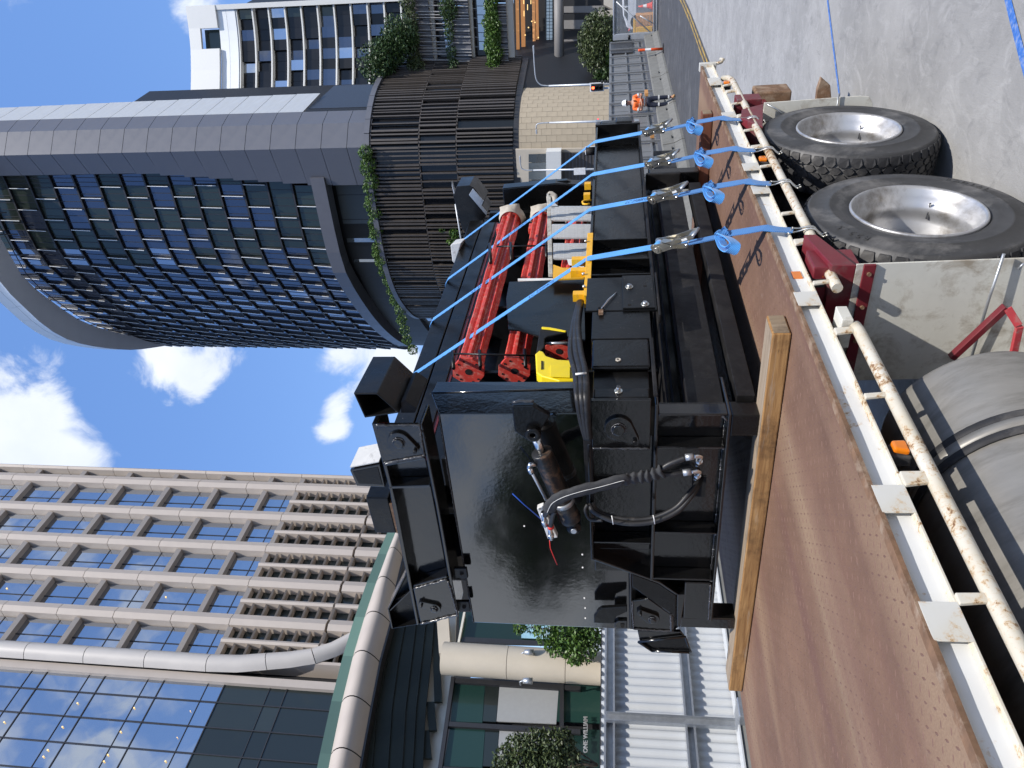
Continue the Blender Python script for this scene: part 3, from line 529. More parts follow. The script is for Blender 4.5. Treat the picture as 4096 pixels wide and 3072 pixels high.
weld([K_(295, 1355, -.004), K_(420, 1325, -.004), K_(546, 1305, -.004)], .008)
mpoly([L_(478, 525), L_(695, 465), L_(762, 690), L_(525, 745)], .016, 'pivot_plate'); pivot(L_(615, 640, 0), .036, 0, 118, ln=2.0, br=.55); mpoly([L_(480, 505), L_(690, 445), L_(697, 466), L_(482, 526)], .07, 'beam_rib'); weld([L_(485, 525, -.004), L_(692, 468, -.004)], .006); weld([L_(700, 480, -.004), L_(760, 690, -.004), L_(525, 748, -.004)], .006)
gu = mpoly([L_(435, 440, .06), L_(478, 528, .06), L_(525, 748, .06), L_(350, 778, .06), L_(325, 655, .06)], .012, 'upper_gusset', 'black_paint')
for a, c in (((435, 440), (325, 655)), ((325, 655), (350, 778)), ((350, 778), (525, 748)), ((478, 528), (335, 665))): MB().prism([L_(*a), L_(*c), L_(*c) + MA * .09, L_(*a) + MA * .09], (0, 0, .008)).build('gusset_plate', 'black_gloss', gu, bevel=.002)
for (x, y) in ((785, 430), (800, 640)):
    l_ = mpoly([L_(x - 50, y - 30, .03), L_(x + 30, y - 30, .03), L_(x + 40, y + 30, .03), L_(x - 45, y + 30, .03)], .02, 'hanger_lug', 'black_speckled'); MB().cyl(L_(x, y, .029), L_(x, y, .024), .011, n=12).build('hanger_hole', 'black_hole', l_)
# hollow stub at the top right corner and the white faced box beside it
def hollow(front, vec, th, name, mat='black_speckled'):
    f = [V3(p) for p in front]; c = sum(f) / len(f); inn = [p + (c - p) * th for p in f]; n = len(f); v = V3(vec); vs = f + [p + v for p in f] + inn + [p + v * .8 for p in inn]
    fs = [(i, (i + 1) % n, (i + 1) % n + n, i + n) for i in range(n)] + [(i + 2 * n, i + 3 * n, (i + 1) % n + 3 * n, (i + 1) % n + 2 * n) for i in range(n)] + [(i, i + 2 * n, (i + 1) % n + 2 * n, (i + 1) % n) for i in range(n)] + [tuple(range(n, 2 * n)), tuple(range(3 * n, 4 * n))]
    return MB().add(vs, fs).build(name, mat, MC, bevel=.004)
st = hollow([K_(100, 905), K_(250, 905), K_(392, 1030), K_(172, 1062)], (-.02, .33, 0), .13, 'corner_stub')
mpoly([K_(400, 960, .05), K_(425, 950, .05), K_(500, 1000, .05), K_(490, 1030, .05), K_(400, 1030, .05)], .25, 'stub_gusset', 'black_dull', .003)
wb = mpoly([K_(78, 1392), K_(268, 1355), K_(302, 1500), K_(122, 1492)], .16, 'top_stub', 'black_gloss', .004); mpoly([K_(95, 1402, -.003), K_(255, 1372, -.003), K_(285, 1485, -.003), K_(135, 1478, -.003)], .004, 'stub_face', 'black_paint', .002, wb)
p_ = [K_(84, 1380), K_(266, 1345)]; MB().prism([p_[0] + V3((.0, .004, .004)), p_[1] + V3((0, .004, .004)), p_[1] + V3((0, .15, 0)), p_[0] + V3((0, .15, 0))], (.006, 0, 0)).build('white_face', 'white_box', wb)
MB().cyl(K_(140, 1300, .1), K_(160, 1300, .1), .012, n=10).build('stub_bolt', 'black_paint', wb)
# right side beam (I-section with bolted splice plate)
XB = -1.96
def sbox(x0, x1, y0, y1, z0, z1, name, mat='black_gloss', bevel=.003, parent=None): return MB().box(x0, x1, y0, y1, z0, z1).build(name, mat, parent or MC, bevel=bevel)
sbox(XB - .12, XB, 3.74, 6.50, 2.008, 2.024, 'side_beam_top_flange', 'black_paint'); sbox(XB - .12, XB, 3.74, 6.50, 1.660, 1.676, 'side_beam_bottom_flange', 'black_dull')
sbox(XB - .075, XB - .06, 3.74, 6.50, 1.677, 2.007, 'side_beam_web', 'black_paint')
for y in (4.25, 3.98, 3.79, 6.17): sbox(XB - .059, XB - .002, y - .008, y + .004, 1.678, 2.006, 'side_beam_rib', 'black_paint')
sbox(XB - .14, XB - .005, 3.10, 3.74, 1.70, 1.99, 'side_beam_core', 'black_paint'); sbox(XB - .14, XB - .03, 2.66, 3.10, 1.725, 1.975, 'side_beam_core', 'black_speckled')
sbox(XB - .006, XB + .008, 3.37, 3.73, 1.660, 2.025, 'side_plate', 'black_speckled'); sp = sbox(XB + .009, XB + .021, 3.37, 3.725, 1.672, 1.835, 'splice_plate', 'black_speckled', .002)
sbox(XB - .02, XB + .03, 3.28, 3.74, 1.648, 1.659, 'splice_ledge', 'black_dull')
sbox(XB - .02, XB + .004, 3.105, 3.365, 1.70, 1.99, 'side_plate', 'black_speckled'); sbox(XB - .02, XB + .006, 2.86, 3.10, 1.715, 1.985, 'hatch_plate', 'black_paint', .01); sbox(XB - .005, XB + .012, 2.64, 3.10, 1.694, 1.712, 'side_ledge', 'black_dull'); sbox(XB - .02, XB + .002, 2.63, 2.70, 1.73, 1.97, 'latch_plate', 'black_speckled', .006)
for (x, y, r) in ((685, 785, 1), (885, 1005, 1), (885, 770, 0), (690, 1010, 0)):
    c = PX(*zs(2300, 900, x, y), XB + .021)
    if r:
        w_ = MB().cyl(c, c + V3((.004, 0, 0)), .021, n=24).build('washer', 'zinc', sp); MB().cyl(c + V3((.004, 0, 0)), c + V3((.016, 0, 0)), .013, n=6).build('bolt_head', 'chrome', w_)
    else: MB().cyl(c, c + V3((.001, 0, 0)), .010, n=16).build('bolt_hole', 'black_hole', sp)
c = PX(*zr(5, 1775, 895), XB + .002); b_ = MB().cyl(c, c + V3((.006, 0, 0)), .018, n=20).build('washer', 'zinc', MC); MB().cyl(c + V3((.006, 0, 0)), c + V3((.03, -.005, 0)), .010, n=10).build('bolt_head', 'chrome', b_)
c = PX(*zr(5, 1775, 697), XB + .006); MB().lathe([(.006, 0), (.013, 0), (.013, .006), (.006, .006)], c, (1, 0, 0), 18, True).build('hatch_eye', 'sack', MC)
# pin and chain hanging on the side plate
c = PX(*zs(2300, 900, 330, 1060), XB + .016); pc_ = MB().lathe([(.020, -.003), (.024, 0), (.020, .003), (.017, 0)], c, (1, .2, 0), 20, True).build('pin_ring', 'black_paint', MC)
e_ = PX(*zs(2300, 900, 530, 850), XB + .014); MB().tube([c + V3((0, .0, 0)), (c + e_) / 2 + V3((.006, 0, .005)), e_, (c + e_) / 2 + V3((.003, .012, -.006)), c], .003, 6).build('pin_wire', 'chrome', pc_); MB().box(c[0] - .01, c[0] + .01, c[1] - .05, c[1] - .02, c[2] - .012, c[2] + .012).build('pin_body', 'rust_steel', pc_, bevel=.003)
# end fittings of the beam
sbox(XB - .16, XB + .01, 6.50, 6.53, 1.655, 2.03, 'end_plate', 'black_speckled'); eb_ = MB().box(XB - .1, XB + .005, 6.54, 6.64, 1.76, 1.99).build('control_box', 'black_speckled', MC, bevel=.015); MB().box(XB - .03, XB + .012, 6.60, 6.66, 1.99, 2.03).build('lamp_box', 'galv', eb_, bevel=.004)
emit('led_red', (.9, .01, .02), 2.0); MB().cyl((XB + .0, 6.665, 2.01), (XB + .014, 6.665, 2.01), .008, n=12).build('red_led', 'led_red', eb_)
MB().box(XB - .06, XB + .02, 6.53, 6.66, 1.72, 1.86).build('latch_block', 'black_speckled', eb_, bevel=.01); MB().box(XB - .05, XB + .01, 6.56, 6.62, 1.66, 1.70).build('blue_clip', 'galv', eb_, bevel=.004)
MB().cyl((XB - .06, 6.05, 2.024), (XB - .06, 6.05, 2.10), .032, n=20).build('beam_peg', 'black_dull', MC)
# long skids and rails below
sbox(-2.16, -2.06, 2.72, 6.1, 1.40, 1.56, 'lower_rail', 'black_dull'); sbox(-2.36, -2.26, 2.72, 6.1, 1.40, 1.62, 'lower_rail', 'black_dull'); sbox(-2.13, -2.03, 2.74, 5.3, 1.266, 1.345, 'skid', 'black_dull'); sbox(-3.4, -3.2, 2.74, 6.1, 1.40, 1.56, 'lower_rail', 'black_dull')
sbox(-3.35, -2.2, 2.74, 6.1, 1.565, 1.60, 'base_plate', 'black_dull'); sbox(-2.10, -1.98, 5.36, 5.40, 1.40, 1.645, 'rear_leg', 'black_dull', .008); sbox(-2.12, -1.99, 5.40, 5.50, 1.264, 1.62, 'rear_leg', 'black_paint', .006); sbox(-2.10, -2.0, 5.42, 5.5, 1.263, 1.40, 'rear_foot', 'red_oxide', .004)
sbox(-3.34, -3.24, 5.44, 5.54, 1.263, 1.40, 'rear_leg', 'black_dull')
# tall inner wall with its long top rail
sbox(-2.90, -2.86, 2.84, 6.5, 1.60, 2.98, 'inner_wall', 'black_speckled', .003); sbox(-3.06, -2.79, 2.84, 6.55, 3.10, 3.225, 'top_rail', 'black_speckled', .006); sbox(-3.06, -2.83, 2.84, 6.55, 3.085, 3.10, 'rail_groove', 'rust_steel', 0); sbox(-3.06, -2.775, 2.84, 6.55, 2.97, 3.085, 'top_rail', 'black_speckled', .006)
sbox(-2.86, -2.785, 2.84, 6.5, 2.945, 2.97, 'rail_lip', 'red_oxide', .002); sbox(-2.86, -2.79, 2.84, 6.5, 2.80, 2.945, 'inner_liner', 'black_speckled', .002)
for y in (2.95, 3.75, 4.55, 5.35, 6.1): sbox(-2.86, -2.60, y, y + .03, 1.62, 2.80, 'inner_rib', 'black_speckled')
sbox(-3.45, -3.40, 2.84, 6.4, 1.6, 3.1, 'outer_wall', 'black_dull'); sbox(-3.40, -3.06, 2.9, 6.4, 3.05, 3.08, 'roof_plate', 'black_dull')
E5 = lambda x, y, Y: PY(*zs(1800, 650, x, y), Y)
MB().prism([E5(660, 330, 6.35), E5(1330, 265, 6.35), E5(1800, 290, 6.35), E5(1800, 640, 6.35), E5(690, 640, 6.35)], (0, .12, 0)).build('rear_post', 'black_paint', MC, bevel=.01)
MB().prism([E5(1330, 262, 6.40), E5(1360, 235, 6.40), E5(1480, 225, 6.40), E5(1560, 262, 6.40)], (0, .05, 0)).build('post_lug', 'black_paint', MC, bevel=.004)
MB().prism([E5(500, 640, 6.3), E5(1230, 620, 6.3), E5(1230, 760, 6.3), E5(480, 760, 6.3)], (0, .06, 0)).build('rear_wall', 'black_speckled', MC, bevel=.004)
MB().prism([E5(80, 305, 6.7), E5(245, 290, 6.7), E5(300, 320, 6.7), E5(430, 490, 6.7), E5(405, 545, 6.7), E5(475, 630, 6.7), E5(450, 690, 6.7), E5(220, 940, 6.7), E5(150, 830, 6.7), E5(40, 425, 6.7)], (-.02, .3, 0)).build('rear_stub', 'black_speckled', MC, bevel=.006)
MB().prism([E5(238, 410, 6.69), E5(290, 330, 6.69), E5(425, 488, 6.69), E5(400, 548, 6.69), E5(470, 632, 6.69), E5(462, 672, 6.69)], (0, .012, 0)).build('stub_face', 'galv', MC, bevel=.002)
MB().prism([E5(5, 1050, 5.9), E5(20, 1030, 5.9), E5(145, 1010, 5.9), E5(60, 1280, 5.9), E5(30, 1250, 5.9)], (-.05, .2, 0)).build('cap_box', 'white_box', MC, bevel=.006)
# top edge fittings on the beam: yellow angle and tabs
ya = PX(*zs(2300, 900, 160, 110), XB); yb = PX(*zs(2300, 900, 135, 900), XB)
yl = sbox(XB - .07, XB + .004, yb[1], ya[1], 2.026, 2.038, 'yellow_angle', 'yellow_paint', .002); sbox(XB - .002, XB + .006, yb[1], ya[1], 2.005, 2.04, 'yellow_angle_lip', 'yellow_paint', .002)
for i_, (y, h) in enumerate(((4.02, .085), (3.88, .085), (3.60, .06), (5.02, .045), (5.22, .045))): hollow([(XB - .055, y - .022, 2.04), (XB - .055, y + .022, 2.04), (XB - .01, y + .022, 2.04), (XB - .01, y - .022, 2.04)], (0, 0, h), .12, 'yellow_socket', 'yellow_paint')
hk = PX(*zs(2300, 400, 150, 1290), XB - .02); MB().tube([hk + V3((0, .03, -.03)), hk + V3((0, .03, .015)), hk + V3((0, .01, .03)), hk + V3((0, -.03, .025)), hk + V3((0, -.04, .0)), hk + V3((0, -.03, -.02))], .007, 8).build('yellow_hook', 'yellow_paint', MC)
for (x, y) in ((135, 215), (105, 630), (112, 790)):
    c = PX(*zs(2300, 900, x, y), XB + .006); MB().cyl(c, c + V3((.012, 0, 0)), .009, n=6).build('angle_bolt', 'zinc', MC)
sh = MB().prism([PX(*zr(5, *k), -2.34) for k in ((1065, 310), (1085, 200), (1560, 180), (1568, 570), (1450, 545), (1290, 548), (1145, 505), (1080, 500))], (-.012, 0, 0)).build('shield_plate', 'black_paint', MC, bevel=.003)
MB().prism([PX(*zr(5, *k), -2.35) for k in ((1140, 180), (1560, 175), (1560, 200), (1140, 192))], (-.01, 0, 0)).build('pale_strip', 'tag_white', MC)
# hydraulic ram on the panel
c0, c1 = C_(840, 650, -.02), C_(1260, 1600, -.02); ax_ = nrm(c1 - c0); rm = MB().lathe([(0, 0), (.046, 0), (.050, .004), (.050, .012), (.048, .014), (.047, .40), (.050, .402), (.050, .43), (.046, .433), (0, .433)], c0, ax_, 32).build('ram_barrel', 'cyl_black', MC)
MB().cyl(c0 - ax_ * .075, c0 + ax_ * .01, .020, n=20).build('ram_rod', 'chrome', rm); MB().lathe([(.012, -.022), (.036, -.022), (.036, .022), (.012, .022)], c0 - ax_ * .11, MA, 24, True).build('rod_eye', 'black_paint', rm, bevel=.004)
MB().lathe([(.0475, .30), (.0515, .30), (.0515, .325), (.0475, .325)], c0, ax_, 32, True).build('ram_clamp', 'galv', rm)
e0 = c0 + ax_ * .47; MB().lathe([(0, -.028), (.034, -.028), (.034, .028), (0, .028)], e0, MA, 24).build('base_eye', 'black_paint', rm); MB().cyl(e0 - MA * .03, e0 - MA * .045, .014, n=16).build('base_pin', 'galv', rm)
lug = MB().prism([C_(470, 30, .02), C_(740, 20, .02), C_(960, 150, .02), C_(840, 330, .02), C_(680, 470, .02), C_(510, 350, .02)], -MA * .03).build('rod_bracket', 'black_paint', MC, bevel=.006); MB().prism([C_(930, 180, .04), C_(985, 165, .04), C_(1035, 195, .04), C_(985, 270, .04), C_(930, 235, .04)], -MA * .01).build('bracket_tab', 'black_gloss', lug)
weld([C_(470, 25, .0), C_(600, 12, 0), C_(745, 15, 0)], .006, lug)
# ram port pipe and manifold
f0 = C_(780, 815, -.05); MB().tube([f0, C_(690, 815, -.06), C_(680, 850, -.06), C_(705, 890, -.06)], .011, 12).build('port_elbow', 'chrome', rm); MB().tube([C_(705, 890, -.06), C_(900, 1260, -.06)], .0075, 12).build('port_pipe', 'galv', rm); MB().cyl(C_(690, 865, -.06), C_(722, 920, -.06), .015, n=6).build('port_nut', 'chrome', rm)
mf = MB().prism([L_(1260, 20, -.05), L_(1300, 5, -.05), L_(1392, 203, -.05), L_(1330, 213, -.05)], MA * .03).build('manifold', 'white_box', MC, bevel=.003)
for (a, c) in (((1300, 40), (1312, 130)), ((1340, 130), (1352, 212))): 
    v_ = MB().cyl(L_(*a, -.075), L_(*c, -.075), .012, n=12).build('hose_tail', 'chrome', mf); m_ = (L_(*a, -.075) + L_(*c, -.075)) / 2; d_ = nrm(L_(*c, -.075) - L_(*a, -.075)); MB().cyl(m_ + d_ * .01, m_ + d_ * .03, .017, n=6).build('hose_nut', 'chrome', v_)
MB().cyl(L_(1279, 22, -.052), L_(1279, 22, -.056), .006, n=12).build('manifold_screw', 'zinc', mf)
MB().tube([L_(1285, 85, -.07), C_(620, 1320, -.08), C_(475, 1185, -.09)], .0028, 6).build('cable_tie', 'blue_tie', mf); MB().tube([L_(1340, 212, -.07), L_(1345, 270, -.07), L_(1365, 320, -.068), L_(1388, 375, -.06)], .0025, 6).build('cable_tie', 'red_wire', mf); MB().lathe([(.0125, -.008), (.0155, -.008), (.0155, .008), (.0125, .008)], L_(1347, 135, -.075), d_, 14, True).build('hose_band', 'red_wire', mf)
# fabric sleeve and hydraulic hoses
def smooth(pts, n=8):
    P = [V3(p) for p in pts]; P = [2 * P[0] - P[1]] + P + [2 * P[-1] - P[-2]]; out = []
    for i in range(1, len(P) - 2):
        for k in range(n):
            t = k / n; out.append(.5 * ((2 * P[i]) + (-P[i - 1] + P[i + 1]) * t + (2 * P[i - 1] - 5 * P[i] + 4 * P[i + 1] - P[i + 2]) * t * t + (-P[i - 1] + 3 * P[i] - 3 * P[i + 1] + P[i + 2]) * t ** 3))
    return out + [P[-2]]
sl = smooth([C_(930, 1400, -.12), C_(990, 1290, -.13), C_(1130, 1210, -.14), C_(1350, 1140, -.14), C_(1600, 1080, -.13), C_(1850, 1010, -.12), A_(640, 690, -.11), A_(800, 660, -.10), A_(950, 640, -.095), A_(1110, 580, -.09)], 12)
sv = MB(); Pn = len(sl); vs = []
for i, p in enumerate(sl):
    t = nrm(sl[min(i + 1, Pn - 1)] - sl[max(i - 1, 0)]); up_ = nrm(np.cross(t, MA)); fz = i / Pn; puck = max(0, (fz - .58)) * 2.2
    w_ = .031 * (1 + puck * .35 * math.sin(i * .95) + .05 * math.sin(i * .37)); dth = .014 * (1 + puck * .5 * math.sin(i * .95 + 1))
    for k in range(14):
        a = 2 * math.pi * k / 14; vs.append(p + up_ * math.cos(a) * w_ * (1 + .04 * math.sin(i * .8 + k)) - MA * math.sin(a) * dth * (1 + .15 * math.sin(i * .5 + k * 2)))
sv.add(vs, [(i * 14 + k, i * 14 + (k + 1) % 14, (i + 1) * 14 + (k + 1) % 14, (i + 1) * 14 + k) for i in range(Pn - 1) for k in range(14)], True)
so = sv.build('hose_sleeve', 'sleeve', MC); MB().tube([p - MA * .0155 + nrm(np.cross(nrm(sl[min(i + 1, Pn - 1)] - sl[max(i - 1, 0)]), MA)) * .006 for i, p in enumerate(sl[:int(Pn * .6)])], .0012, 5).build('sleeve_seam', 'tag_white', so)
def hose(pts, r, name='hydraulic_hose', mat='hose'): return MB().tube(smooth(pts), r, 12).build(name, mat, MC)
def elbow(a, b, c, d):
    f_ = MB().cyl(a, b, .0155, n=18).build('ferrule', 'galv', MC); MB().tube(smooth([b, c, d], 5), .010, 10).build('elbow_pipe', 'chrome', f_); t = nrm(V3(d) - V3(c)); MB().cyl(V3(d) - t * .002, V3(d) + t * .026, .0165, n=6).build('swivel_nut', 'chrome', f_); MB().cyl(V3(d) + t * .026, V3(d) + t * .05, .011, n=12).build('adaptor', 'chrome', f_)
hose([A_(1090, 560, -.085), A_(1200, 490, -.085), A_(1400, 410, -.08)], .013); elbow(A_(1395, 410, -.08), A_(1500, 395, -.08), A_(1590, 400, -.075), A_(1570, 450, -.06))
hose([A_(1090, 620, -.085), A_(1200, 625, -.085), A_(1370, 605, -.08)], .012); elbow(A_(1365, 605, -.08), A_(1465, 590, -.08), A_(1570, 590, -.075), A_(1550, 630, -.06))
hose([C_(930, 1400, -.12), C_(905, 1420, -.11), C_(885, 1460, -.1)], .013); hose([C_(1010, 1400, -.12), C_(985, 1450, -.11), L_(1345, 135, -.075)], .012)
hose([A_(210, 985, -.01), A_(300, 1100, -.03), A_(600, 1185, -.06), A_(950, 1180, -.07), A_(1250, 1060, -.06), A_(1430, 880, -.03), A_(1540, 740, .02), A_(1570, 640, .09)], .0125)
hose([A_(175, 1000, -.02), A_(260, 1110, -.05), A_(560, 1230, -.08), A_(950, 1230, -.09), A_(1280, 1100, -.07), A_(1470, 900, -.03), A_(1560, 760, .02), A_(1600, 660, .09)], .0125)
hose([A_(160, 1000, -.03), A_(130, 1080, -.04), A_(190, 1190, -.05), A_(350, 1205, -.06)], .0085)
for (x, y) in ((475, 1195), (1000, 1190)): MB().tube([A_(x - 12, y - 50, -.10), A_(x, y, -.108), A_(x + 8, y + 60, -.10)], .0028, 6).build('cable_tie', 'tag_white', MC)
mpoly([A_(1480, 640, .079), A_(1662, 645, .079), A_(1640, 910, .079), A_(1475, 900, .079)], .0025, 'hose_opening', 'black_hole', 0)
# conduit along the top of the front frame and the bundle from the side
mpoly([A_(100, 145), A_(205, 145), A_(240, 985), A_(150, 1000)], .03, 'hose_channel', 'black_dull', .003)
S5 = lambda x, y, X: PX(*zr(5, x, y), X)
for k_, (dx, r) in enumerate(((0, .017), (28, .018), (-34, .013))):
    hose([S5(1535 + dx * .2, 310, -2.02), S5(1505 + dx * .5, 480, -1.99), S5(1505 + dx, 640, -1.95), S5(1535 + dx, 780, -1.93), K_(1545 + dx * .9, 930, -.03), K_(1560 + dx * .6, 1080, -.02), K_(1580 + dx * .3, 1190, -.005)], r)
MB().tube([S5(1505, 785, -1.90), S5(1535, 782, -1.895), S5(1572, 778, -1.90)], .005, 6).build('cable_tie', 'tag_white', MC)

# ---------------------------------------------------------------- loose gear carried on the machine
def red_rod(px_f, px_b, X, R_, label, lobes=7):
    f = PX(*px_f, X); b = PX(*px_b, X); d = V3(b) - V3(f); ln = np.linalg.norm(d); d = d / ln; u = nrm(np.cross(d, [0, 0, 1])); w = np.cross(u, d)
    T = thing('drill_rod', f, label, 'rod', 'red drill rods'); n = 56; prof = []
    for k in range(n):
        a = 2 * math.pi * k / n; sq = math.cos(a * lobes); r = R_ * (.72 + .17 * (1 if sq > .2 else -1 if sq < -.35 else sq)); prof.append((r * math.cos(a), r * math.sin(a)))
    vs = []; ST = np.linspace(.0, 1, 26)
    for t in ST:
        rr = 1 + .02 * math.sin(t * 37); 
        for (x, y) in prof: vs.append(f + d * (ln * t) + (u * x + w * y) * rr)
    fs = [(i * n + k, i * n + (k + 1) % n, (i + 1) * n + (k + 1) % n, (i + 1) * n + k) for i in range(len(ST) - 1) for k in range(n)]
    MB().add(vs, fs, False).build('ribbed_shaft', 'red_pipe', T)
    oc = [f + (u * math.cos(a) + w * math.sin(a)) * R_ * rr for a, rr in [(math.radians(k), 1.12 if (k // 45) % 2 else 1.22) for k in (-20, 20, 70, 110, 160, 200, 250, 290)]]
    fl_ = MB().prism(oc, d * .022).build('end_flange', 'red_pipe', T, bevel=.003)
    MB().cyl(f - d * .001, f - d * .003, R_ * .24, n=20).build('centre_bore', 'black_hole', fl_)
    for k in range(12):
        if k % 3 == 2: continue
        a = 2 * math.pi * (k + .5) / 12; p = f + (u * math.cos(a) + w * math.sin(a)) * R_ * .86; MB().cyl(p - d * .001, p - d * .003, R_ * .075, n=10).build('bolt_hole', 'black_hole', fl_)
    MB().lathe([(0, ln), (R_ * 1.02, ln), (R_ * 1.02, ln + .02), (0, ln + .02)], f, d, 28).build('end_flange', 'red_pipe', T)
    MB().box(*(f[0] + d[0] * ln * .92 - .02, f[0] + d[0] * ln * .92 + .03), f[1] + ln * .90, f[1] + ln * .95, f[2] + d[2] * ln * .92 + R_ * .7, f[2] + d[2] * ln * .92 + R_ * 1.05).build('rod_latch', 'red_pipe', T, bevel=.004)
    # crumpled sacking tucked round the far end
    q = MB(); bp_ = V3(b); m_ = 22; vs = []
    for j in range(5):
        for k in range(m_):
            a = 2 * math.pi * k / m_; r = R_ * (1.02 + .26 * j / 4 * (1 + .5 * math.sin(5 * a + j) + .3 * math.sin(9 * a))); vs.append(bp_ + d * (-.01 + .028 * j) + (u * math.cos(a) + w * math.sin(a)) * r)
    q.add(vs, [(j * m_ + k, j * m_ + (k + 1) % m_, (j + 1) * m_ + (k + 1) % m_, (j + 1) * m_ + k) for j in range(4) for k in range(m_)], True).build('sacking', 'sack', T)
    return T
red_rod(zr(5, 828, 770), zs(1800, 650, 765, 740), -2.52, .088, 'upper of the red ribbed drill rods lying inside the machine')
red_rod(zr(5, 1118, 765), zs(1800, 650, 1160, 735), -2.52, .088, 'red ribbed drill rod just below the topmost one, beside the ladder')
red_rod(zr(5, 1400, 640), zs(1800, 650, 1600, 760), -2.55, .085, 'lowest red ribbed drill rod, mostly hidden behind the ladder steps')
for (a, c) in (((735, 655), (1245, 668)), ): 
    MB().tube([S5(*a, -2.40), S5(*c, -2.40)], .006, 8).build('retainer_bar', 'black_speckled', MC)
for (x, y, y2) in ((728, 640, 750), (897, 635, 740), (1183, 630, 740)): MB().tube([S5(x, y, -2.40), S5(x + 6, y2, -2.42)], .011, 8).build('retainer_clip', 'black_speckled', MC)
MB().tube([PX(*zs(1800, 650, 590, 1062), -2.40), PX(*zs(1800, 650, 1250, 1050), -2.40)], .007, 8).build('retainer_bar', 'black_speckled', MC)
for (x, y, y2) in ((500, 1030, 1270), (765, 1020, 1240), (1210, 1010, 1200)): MB().tube([PX(*zs(1800, 650, x, y), -2.40), PX(*zs(1800, 650, x + 15, y2), -2.42)], .013, 8).build('retainer_clip', 'black_speckled', MC)
# aluminium step ladder lying on its side
E4 = lambda x, y, X=-2.28: PX(*zs(1800, 650, x, y), X)
LD = thing('step_ladder', E4(1270, 1400), 'worn aluminium step ladder lying on its side behind the side beam', 'ladder')
MB().prism([E4(1222, 390), E4(1275, 390), E4(1300, 1400), E4(1243, 1400)], (-.03, 0, 0)).build('stile', 'stile', LD, bevel=.004)
MB().prism([E4(1212, 420), E4(1235, 355), E4(1300, 350), E4(1355, 390), E4(1360, 470), E4(1300, 500), E4(1280, 430)], (-.06, 0, 0)).build('stile_foot', 'sack', LD, bevel=.02, seg=3)
for (y0, y1, x0) in ((560, 725, 1272), (788, 948, 1288), (1030, 1212, 1305)):
    st_ = MB().prism([E4(x0, y0), E4(1790, y0), E4(1790, y1), E4(x0, y1)], (-.012, 0, 0)).build('step', 'alu', LD)
    for k in range(9):
        yy_ = y0 + (y1 - y0) * (k + .5) / 9; MB().prism([E4(x0 + 4, yy_ - 4), E4(1788, yy_ - 4), E4(1788, yy_ + 3), E4(x0 + 4, yy_ + 3)], (.004, 0, 0)).build('tread_rib', 'alu', st_)
    MB().prism([E4(x0, y0 - 10), E4(1788, y0 - 10), E4(1788, y0), E4(x0, y0)], (-.05, 0, 0)).build('step_edge', 'alu', st_)
MB().prism([E4(1280, 500), E4(1300, 490), E4(1385, 565), E4(1280, 580)], (-.01, 0, 0)).build('stile_bracket', 'alu', LD)
MB().prism([E4(1305, 1290), E4(1420, 1330), E4(1690, 1330), E4(1690, 1460), E4(1300, 1475)], (-.01, 0, 0)).build('yellow_warning_panel', 'yellow_paint', LD); MB().prism([E4(1480, 1222, -2.25), E4(1700, 1215, -2.25), E4(1695, 1325, -2.25), E4(1500, 1290, -2.25)], (-.003, 0, 0)).build('paper_sheet', 'tag_white', LD)
# yellow plastic bracket leaning in the front pocket
YP = thing('yellow_plastic_bracket', S5(1380, 820, -2.2), 'yellow and black plastic bracket wedged below the red rods', 'bracket')
MB().prism([S5(*k, -2.2) for k in ((1250, 655), (1275, 632), (1300, 640), (1320, 668), (1390, 690), (1500, 697), (1500, 822), (1400, 826), (1290, 796), (1256, 772))], (-.06, 0, 0)).build('yellow_body', 'yellow_plastic', YP, bevel=.008, seg=3)
MB().prism([S5(*k, -2.19) for k in ((1345, 725), (1470, 735), (1470, 805), (1345, 800))], (-.004, 0, 0)).build('moulded_panel', 'yellow_plastic', YP, bevel=.002)
MB().prism([S5(*k, -2.195) for k in ((1287, 700), (1297, 700), (1297, 752), (1287, 752))], (-.004, 0, 0)).build('slot', 'black_hole', YP)
MB().prism([S5(*k, -2.21) for k in ((1280, 485), (1330, 483), (1445, 505), (1452, 520), (1330, 545), (1310, 560), (1308, 610), (1285, 640), (1255, 650))], (-.05, 0, 0)).build('black_arm', 'black_dull', YP, bevel=.006)
MB().prism([S5(*k, -2.205) for k in ((1290, 483), (1345, 487), (1448, 508), (1440, 516), (1340, 500), (1290, 496))], (-.04, 0, 0)).build('yellow_arm', 'yellow_plastic', YP, bevel=.004)
MB().tube([S5(1310, 590, -2.24), S5(1490, 588, -2.24)], .008, 10).build('cross_rod', 'galv', YP)
# ---------------------------------------------------------------- ratchet straps
def m_web(name, col, light):
    m, N, L, b = _mat(name); tc = N.new('ShaderNodeTexCoord').outputs['Object']
    w = N.new('ShaderNodeTexWave'); w.wave_type = 'BANDS'; w.bands_direction = 'DIAGONAL'; w.inputs['Scale'].default_value = 55; w.inputs['Distortion'].default_value = .3; L.new(tc, w.inputs['Vector'])
    c = mixc(N, L, ramp(N, L, w.outputs['Fac'], .3, .7), tuple(x * .8 for x in col), light); c = mixc(N, L, ramp(N, L, noise(N, L, tc, 5, 5), .5, .75, 0, .4), c, tuple(x * .55 for x in col)); L.new(c, b.inputs['Base Color']); b.inputs['Roughness'].default_value = .7; bump(N, L, b, w.outputs['Fac'], .4, .0015)
    b.inputs['Sheen Weight'].default_value = .3
m_web('web_blue', (.045, .26, .68), (.08, .36, .80)); m_web('web_dark', (.02, .12, .34), (.04, .19, .46)); plain('ink', (.012, .03, .10), .7)
plain('ratchet_zinc', (.42, .405, .355), .33, .85, var=.1, scale=12, dirt=(.46, .39, .22), dirt_amt=.4, dirt_scale=5)
